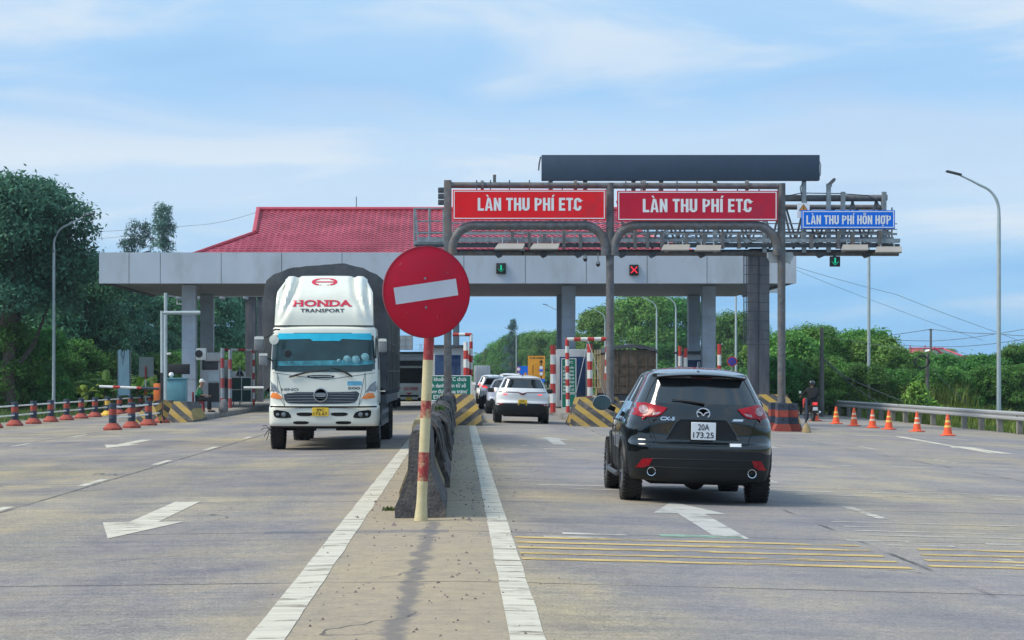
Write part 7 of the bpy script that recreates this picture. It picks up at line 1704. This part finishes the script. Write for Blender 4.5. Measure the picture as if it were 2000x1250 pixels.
# ============================================================ VEGETATION
rng = np.random.default_rng(5)
def m_leaf(name, col, tr=.25): return M(name, col, .62, var=.30, vs=.55, isl=.38, trans=tr, spec=.25)
ml = [m_leaf('broad_leaf_dark', (.088, .235, .145)), m_leaf('broad_leaf_green', (.085, .245, .050)), m_leaf('fresh_leaf', (.13, .33, .055)), m_leaf('feathery_leaf', (.10, .20, .19))]
m_bark = M('bark', (.10, .085, .07), .95, var=.3, vs=6, bump=.5)
def leaves(lobes, ncl, per, size, cl_r, seed, droop=.3, shell=.55, long=1.6, zmin=None):
    r = np.random.default_rng(seed); L_ = np.array(lobes, float); vol = L_[:, 3]*L_[:, 4]*L_[:, 5]; pr = vol**(2/3); pr /= pr.sum()
    k = r.choice(len(L_), ncl, p=pr); d = r.normal(size=(ncl, 3)); d /= np.linalg.norm(d, axis=1)[:, None]; d[:, 2] = np.where(d[:, 2] < -.35, -d[:, 2]*.8, d[:, 2])
    rad = shell+(1.06-shell)*r.random(ncl)**.5
    c = L_[k, :3]+d*L_[k, 3:6]*rad[:, None]
    n = ncl*per; cc = np.repeat(c, per, 0); dd = np.repeat(d, per, 0); off = r.normal(size=(n, 3))*cl_r*np.array([1, 1, .7])
    P = cc+off
    nrm = dd*.8+r.normal(size=(n, 3))*.75+np.array([0, 0, .45]); nrm /= np.linalg.norm(nrm, axis=1)[:, None]
    t = r.normal(size=(n, 3)); t[:, 2] -= droop; t -= (t*nrm).sum(1)[:, None]*nrm; t /= np.linalg.norm(t, axis=1)[:, None]; b = np.cross(nrm, t)
    s = size*(.6+.8*r.random(n))[:, None]
    V = np.stack([P-t*s*long*.5, P+b*s*.32+nrm*s*.06, P+t*s*long*.5, P-b*s*.32+nrm*s*.06], 1).reshape(-1, 3)
    if zmin is not None: V[:, 2] = np.maximum(V[:, 2], zmin+.02*r.random(len(V)))
    return V, np.arange(4*n).reshape(n, 4)
def tree_proto(label, loc, H, lobes, ncl, per, size, clr, mat, seed, trunk=.22, group=None, name='tree', scale=1, shell=.55, droop=.3, long=1.6, rz=0):
    t = thing(name, label, 'tree', loc, rz, group); V, F = leaves(lobes, ncl, per, size, clr, seed, droop, shell, long)
    mesh_np('crown', V, F, mat, t)
    mb = MB(); r = random.Random(seed); mb.tube([(0, 0, -.4), (r.uniform(-.1, .1), 0, H*.18), (r.uniform(-.2, .2), .1, H*.38), (r.uniform(-.3, .3), 0, H*.66)], [trunk*1.3, trunk, trunk*.8, trunk*.4], 8)
    for l in lobes[:9]:
        q = Vector((l[0], l[1], l[2])); s = Vector((0, 0, H*r.uniform(.15, .4))); m = (q+s)/2+Vector((r.uniform(-.2, .2), r.uniform(-.2, .2), -.1*H*.3)); mb.tube([s, m, q], [trunk*.55, trunk*.35, trunk*.12], 6)
    mb.build('trunk', m_bark, t, local=True); return t
def lobes_round(Rr, H, n, seed, low=.12, flat=.8):
    r = random.Random(seed); out = []
    for i in range(n):
        a = r.uniform(0, 6.28); f = r.random(); z = H*(low+(1-low-.14)*f); rr_ = Rr*math.sqrt(max(.08, 1-((f-.42)/.66)**2))*r.uniform(.35, .78); s = Rr*r.uniform(.26, .46)
        out.append((rr_*math.cos(a), rr_*math.sin(a), z, s, s, s*flat))
    return out
def lobes_bush(Rr, H, n, seed):
    r = random.Random(seed); out = []
    for i in range(n):
        a = r.uniform(0, 6.28); f = r.random(); z = H*(.10+.78*f); rr_ = Rr*r.uniform(.2, .8)*(1-.45*f*f); s = Rr*r.uniform(.3, .5); out.append((rr_*math.cos(a), rr_*math.sin(a), z, s, s, s*.8))
    return out
# prototypes (the first placement of each kind)
gL = 'roadside trees left of the toll plaza'; gR = 'roadside trees beyond the guardrail'; gF = 'distant trees beyond the toll lanes'
def at(px, Y): return XX(px, Y)
big = tree_proto('tallest dense dark tree cut by the left edge of the photo', (at(18, 96), 96, -.4), 12.2, lobes_round(3.6, 12.6, 44, 1, .42), 4200, 14, .16, .26, ml[0], 1, .3, gL)
med = tree_proto('dark broad tree right behind the nearest left lamp pole', (at(150, 114), 114, -.4), 9.2, lobes_round(3.3, 9.4, 30, 2, .06), 2300, 15, .16, .24, ml[0], 2, .22, gL)
bus = tree_proto('leafy green shrub low at the left edge under the tallest tree', (at(10, 97), 97, -.4), 4.6, lobes_bush(2.1, 4.4, 20, 3), 1300, 13, .13, .18, ml[1], 3, .10, gL, 'shrub_tree')
lit_ = tree_proto('rounded bright green tree standing over the brown dump truck', (at(1245, 245), 245, -.5), 12.2, lobes_round(4.7, 12.3, 34, 4, .05), 2600, 15, .22, .30, ml[1], 4, .2, gR)
hed = tree_proto('leafy tree of the right hedge, nearest to the right gantry post', (at(1555, 112), 112, -.6), 4.6, lobes_bush(2.0, 4.7, 24, 6), 1500, 14, .13, .17, ml[1], 6, .10, gR, 'hedge_tree')
import itertools
Lt = [(med, 40, 112, 1.05, 'dark tree filling in under the tallest tree at the left edge'), (med, 215, 122, .93, 'dark tree under the left end of the canopy roof'), (med, 105, 128, .98, 'dark tree between the tallest tree and the nearest left lamp pole, farther back'),
      (med, 262, 132, .88, 'dark tree behind the splintered blue panel'), (med, 300, 140, .92, 'shaded tree behind the grey sign back'), (med, 345, 146, .93, 'shaded tree behind the pale camera poles'), (med, 395, 152, .98, 'shaded tree seen between the left canopy columns'),
      (med, 440, 158, 1.0, 'shaded tree behind the left booth'), (med, 485, 165, 1.0, 'shaded tree behind the dark rear portal'), (med, 535, 172, 1.0, 'shaded tree half hidden behind the left of the truck'),
      (bus, 62, 99, .95, 'green shrub second from the left edge behind the long post row'), (bus, 112, 104, .80, 'green shrub beside the foot of the nearest left lamp pole'), (bus, 165, 107, .85, 'green shrub behind the long post row, left of the blue panel'), (bus, 210, 112, .8, 'green shrub just left of the blue panel'), (bus, 262, 116, .7, 'green shrub between the blue panel and the grey sign back'), (bus, 310, 122, .75, 'green shrub behind the orange boom cabinet'), (bus, 350, 128, .8, 'green shrub behind the black lane display'), (bus, 415, 135, .8, 'green shrub behind the left booth'), (bus, 470, 140, .8, 'green shrub behind the green panels')]
KT = {}
for o in bpy.data.objects:
    if o.parent: KT.setdefault(o.parent.name, []).append(o)
rv = random.Random(9)
def place(o, px, Y, s, lab, grp=None, cm=None, zoff=0):
    c = dup(o, (at(px, Y), Y, -.45+zoff), rv.uniform(0, 6.28), (s*rv.uniform(.93, 1.08), s*rv.uniform(.93, 1.08), s), lab, tree=KT)
    if grp: c['group'] = grp
    return c
for o, px, Y, s, lab in Lt: place(o, px, Y, s, lab, gL)
for px, Y, s, lab in ((1168, 250, .85, 'bright tree just right of the middle canopy column'), (1205, 262, .93, 'bright tree behind the middle gantry post'), (1290, 255, 1.0, 'bright tree behind the curved lamp arms over the dump truck'), (1325, 268, 1.02, 'bright tree left of the right canopy columns'), (1430, 240, .80, 'bright tree just right of the right canopy column'), (1415, 250, .68, 'bright tree low behind the no stopping sign'), (1462, 262, .76, 'bright tree behind the dark square column'), (1300, 215, .46, 'small bright tree beside the right end of the dump truck')):
    place(lit_, px, Y, s, lab, gR)
hl = [(1500, 118, .85), (1530, 120, .90), (1585, 116, 1.0), (1615, 120, .98), (1648, 118, 1.0), (1680, 118, .98), (1712, 116, .93), (1745, 116, .78), (1775, 120, .70), (1805, 118, .70), (1838, 116, .70), (1870, 116, .68), (1900, 114, .66), (1930, 114, .68), (1962, 112, .72), (1992, 112, .78), (2025, 112, .8), (2060, 112, .8)]
od = ['first', 'second', 'third', 'fourth', 'fifth', 'sixth', 'seventh', 'eighth', 'ninth', 'tenth', 'eleventh', 'twelfth', 'thirteenth', 'fourteenth', 'fifteenth', 'sixteenth', 'seventeenth', 'eighteenth', 'nineteenth', 'twentieth', 'twenty-first', 'twenty-second', 'twenty-third', 'twenty-fourth']
hv = [(hed, 1), (bus, 1.06), (hed, 1), (lit_, .40), (hed, 1.0), (bus, 1.02), (lit_, .41)]
for i, (px, Y, s) in enumerate(hl): place(hv[i*3 % 7][0], px, Y, s*hv[i*3 % 7][1], f'leafy hedge tree beyond the guardrail, {od[i]} from the left of its back row', gR)
for i, px in enumerate(range(1520, 2050, 44)): place((hed, bus)[i*2 % 3 % 2], px, 104+rv.uniform(-2, 2), (.62 if px < 1720 else .56)*rv.uniform(.9, 1.1), f'low leafy hedge tree beyond the guardrail, {od[i]} from the left of its front row', gR)
ft = [(945, 430, .56), (962, 400, .64), (980, 380, .72), (998, 370, .77), (1016, 362, .80), (1034, 356, .80), (1052, 350, .80), (1070, 345, .80), (1090, 340, .80), (1110, 330, .78), (1130, 320, .72)]
for i, (px, Y, s) in enumerate(ft): place(lit_, px, Y, s, f'distant green tree beyond the car queue, {od[i]} from the left', gF)
# feathery casuarinas
def lobes_cas(Rr, H, n, seed):
    r = random.Random(seed); out = []
    for i in range(n):
        f = r.random(); a = r.uniform(0, 6.28); z = H*(.25+.74*f); rr_ = Rr*(1-.75*max(0, f-.1))*r.uniform(.1, .95); s = Rr*r.uniform(.13, .24); out.append((rr_*math.cos(a), rr_*math.sin(a), z, s, s, s*1.6))
    return out
ca = tree_proto('taller feathery grey-green tree rising over the left end of the canopy', (at(322, 150), 150, -.4), 14.2, lobes_cas(2.6, 14.3, 46, 8), 900, 12, .10, .16, ml[3], 8, .14, 'feathery trees over the canopy', 'feathery_tree', droop=-1.2, long=3.2, shell=.2)
KT = {}
for o in bpy.data.objects:
    if o.parent: KT.setdefault(o.parent.name, []).append(o)
c = place(ca, 262, 152, .93, 'shorter feathery grey-green tree just left of the taller one', 'feathery trees over the canopy')
c = place(ca, 1000, 345, .80, 'thin bare-topped feathery tree standing out over the distant trees', 'feathery trees over the canopy')
# coconut-like palms by the house, banana plants on the left
def fronds(mb, c, n, ln, w, seed, droop=1.0, up=.9):
    r = random.Random(seed)
    for i in range(n):
        a = 6.28*i/n+r.uniform(-.3, .3); u = up*r.uniform(.4, 1.1); l = ln*r.uniform(.75, 1.1); P = []
        for j in range(7):
            f = j/6; rad = l*f*(1-.15*f); P.append(Vector((c[0]+math.cos(a)*rad, c[1]+math.sin(a)*rad, c[2]+l*(u*f-droop*f*f*.9))))
        sd = Vector((-math.sin(a), math.cos(a), 0)); V = []
        for j, p_ in enumerate(P):
            ww = w*math.sin(math.pi*min(1, .12+.88*j/6))**.7*(1 if j < 6 else .1); V += [p_+sd*ww+Vector((0, 0, -.25*ww)), p_+Vector((0, 0, .02)), p_-sd*ww+Vector((0, 0, -.25*ww))]
        mb.add(V, [(3*j, 3*j+1, 3*j+4, 3*j+3) for j in range(6)]+[(3*j+1, 3*j+2, 3*j+5, 3*j+4) for j in range(6)])
m_ban = m_leaf('banana_leaf', (.12, .24, .035), .3)
bt = []
for i, (px, Y, h, ln_, lab) in enumerate(((205, 101, 1.5, 2.0, 'banana plant with broad yellow-green leaves left of the blue panel'), (268, 103, 1.8, 1.9, 'banana plant between the blue panel and the grey sign back'), (300, 104, 1.6, 1.7, 'banana plant right behind the grey sign back'), (165, 103, 1.4, 1.9, 'banana plant second to the left of the blue panel'), (222, 104, 1.9, 1.8, 'taller banana plant hidden partly by the blue panel'))):
    t = thing('banana_plant', lab, 'plant', (at(px, Y), Y, -.3), 0, 'banana plants on the left verge'); mb = MB(); fronds(mb, (0, 0, h*.6), 11, ln_, .20, 30+i, 1.0, 1.3); mb.build('leaf', m_ban, t, local=True); MB().tube([(0, 0, 0), (0, 0, h*.65)], [.10, .07], 8).build('stem', m_leaf('stem_green', (.12, .16, .05), 0), t, local=True)
m_palm = m_leaf('palm_leaf', (.07, .12, .045), .2)
for i, (px, py, Y, lab) in enumerate(((1895, 697, 160, 'palm right of the red and green roofed house'), (1855, 685, 185, 'palm behind the ridge of the red and green roofed house'), (1825, 688, 190, 'palm top just right of the distant pale pole'))):
    zc = ZZ(py, Y); t = thing('palm_tree', lab, 'tree', (at(px, Y), Y, -.5), 0, 'palms around the house'); mb = MB(); fronds(mb, (0, 0, zc+.5), 16, 1.25, .16, 50+i, 1.15, .75); mb.build('crown', m_palm, t, local=True); MB().tube([(0, 0, 0), (.1, 0, zc+.5)], [.14, .09], 8).build('trunk', m_bark, t, local=True)
# small leafy plant in front of the hedge
t = thing('shrub', 'bright leafy young shrub just behind the guardrail below the coil pole', 'plant', (at(1787, 88), 88, -.5)); V, F = leaves([(0, 0, .9, .5, .4, .6), (.6, 0, .55, .5, .4, .4), (.1, 0, 1.3, .3, .3, .4)], 150, 8, .13, .12, 77); mesh_np('foliage', V, F, m_leaf('fresh_leaf', (1, 1, 1)), t); MB().tube([(0, 0, -.1), (0, 0, 1.0)], .03, 6).build('stem', m_bark, t, local=True)
# grass: tall reeds behind the guardrail, short grass on the verges
def grass(name, label, boxes, n, h, mat, seed, w=.02, dens_noise=True):
    r = np.random.default_rng(seed); tot = sum((b[1]-b[0])*(b[3]-b[2]) for b in boxes); Vs = []; 
    for b in boxes:
        k = int(n*(b[1]-b[0])*(b[3]-b[2])/tot); x = r.uniform(b[0], b[1], k); y = r.uniform(b[2], b[3], k)
        m = (np.sin(x*1.7+1.3*np.sin(y*.9))+np.sin(y*.7+x*.5)+r.normal(size=k)*.6) > -.7 if dens_noise else np.ones(k, bool); x, y = x[m], y[m]; k = len(x)
        hh = h*(.35+.75*r.random(k))*(b[4] if len(b) > 4 else 1); z = np.where(x > 0, -.025*np.minimum(x, 24), .012*np.maximum(x, -24))-.05
        a = r.uniform(0, 6.28, k); lx, ly = np.cos(a)*hh*.35, np.sin(a)*hh*.35; wx, wy = np.cos(a+1.57)*w, np.sin(a+1.57)*w
        V = np.stack([np.stack([x-wx, y-wy, z], 1), np.stack([x+wx, y+wy, z], 1), np.stack([x+lx*.3+wx*.8, y+ly*.3+wy*.8, z+hh*.6], 1), np.stack([x+lx*.3-wx*.8, y+ly*.3-wy*.8, z+hh*.6], 1), np.stack([x+lx+.002, y+ly, z+hh], 1), np.stack([x+lx, y+ly, z+hh], 1)], 1); Vs.append(V.reshape(-1, 3))
    V = np.concatenate(Vs); n_ = len(V)//6; i = np.arange(n_)[:, None]*6; F = np.concatenate([i+np.array([0, 1, 2, 3]), i+np.array([3, 2, 4, 5])]); o = mesh_np(name, V, F, mat); tag(o, label, 'grass', kind='stuff')
grass('reeds', 'tall bright reeds and grass behind the guardrail near the motorcyclist', [(20.0, 26, 102, 118), (19.6, 23, 84, 102, .45)], 14000, 1.9, m_leaf('reed_leaf', (.14, .25, .05), .3), 21, .022)
grass('verge_grass', 'patchy green grass under and behind the guardrail on the right', [(19.25, 24, 55, 84), (19.4, 30, 84, 125, .9)], 26000, .38, m_leaf('verge_grass_leaf', (.16, .22, .04), .3), 22, .014)
grass('left_grass', 'patchy weeds and grass on the left verge under the trees', [(-24, -16.9, 70, 118)], 16000, .40, m_leaf('left_grass_leaf', (.07, .13, .035), .3), 23, .016)
# undergrowth mass that closes the view under the far trees
r_ = random.Random(4); lob = [(at(px, 185), 185+r_.uniform(-6, 6), 1.2, 2.6, 2, 2.0+r_.uniform(0, 1.2)) for px in range(80, 740, 18)]
V, F = leaves(lob, 3600, 8, .24, .4, 44, shell=.6); tag(mesh_np('undergrowth', V, F, ml[0]), 'dark undergrowth closing the view beyond the left lanes', 'undergrowth', kind='stuff')
lob = [(at(px, 210), 210+r_.uniform(-6, 6), .6, 2.6, 2, 1.5+r_.uniform(0, .8)) for px in range(1130, 2120, 20)]
V, F = leaves(lob, 3600, 8, .24, .4, 45, shell=.6); tag(mesh_np('undergrowth', V, F, ml[1]), 'low green undergrowth behind the right hedge row', 'undergrowth', kind='stuff')
lob = [(at(px, 700), 700+r_.uniform(-20, 20), 1, 14, 6, 5+r_.uniform(0, 3)) for px in range(0, 2100, 34)]
V, F = leaves(lob, 5200, 8, 1.0, 1.2, 46, shell=.5); tag(mesh_np('far_woods', V, F, ml[1]), 'far woods on the horizon past the end of the road', 'woods', kind='stuff')

# air between the camera and the far trees
hz = bpy.data.materials.new('haze_air'); hz.use_nodes = True; t_ = hz.node_tree; t_.nodes.clear(); v_ = t_.nodes.new('ShaderNodeVolumePrincipled'); v_.inputs['Color'].default_value = (.72, .86, 1, 1); v_.inputs['Density'].default_value = .00022; v_.inputs['Anisotropy'].default_value = .3
o_ = t_.nodes.new('ShaderNodeOutputMaterial'); t_.links.new(v_.outputs[0], o_.inputs['Volume'])
tag(MB().bx(-1250, 1250, -75, 1260, -3, 40).build('haze', hz), kind='stuff')
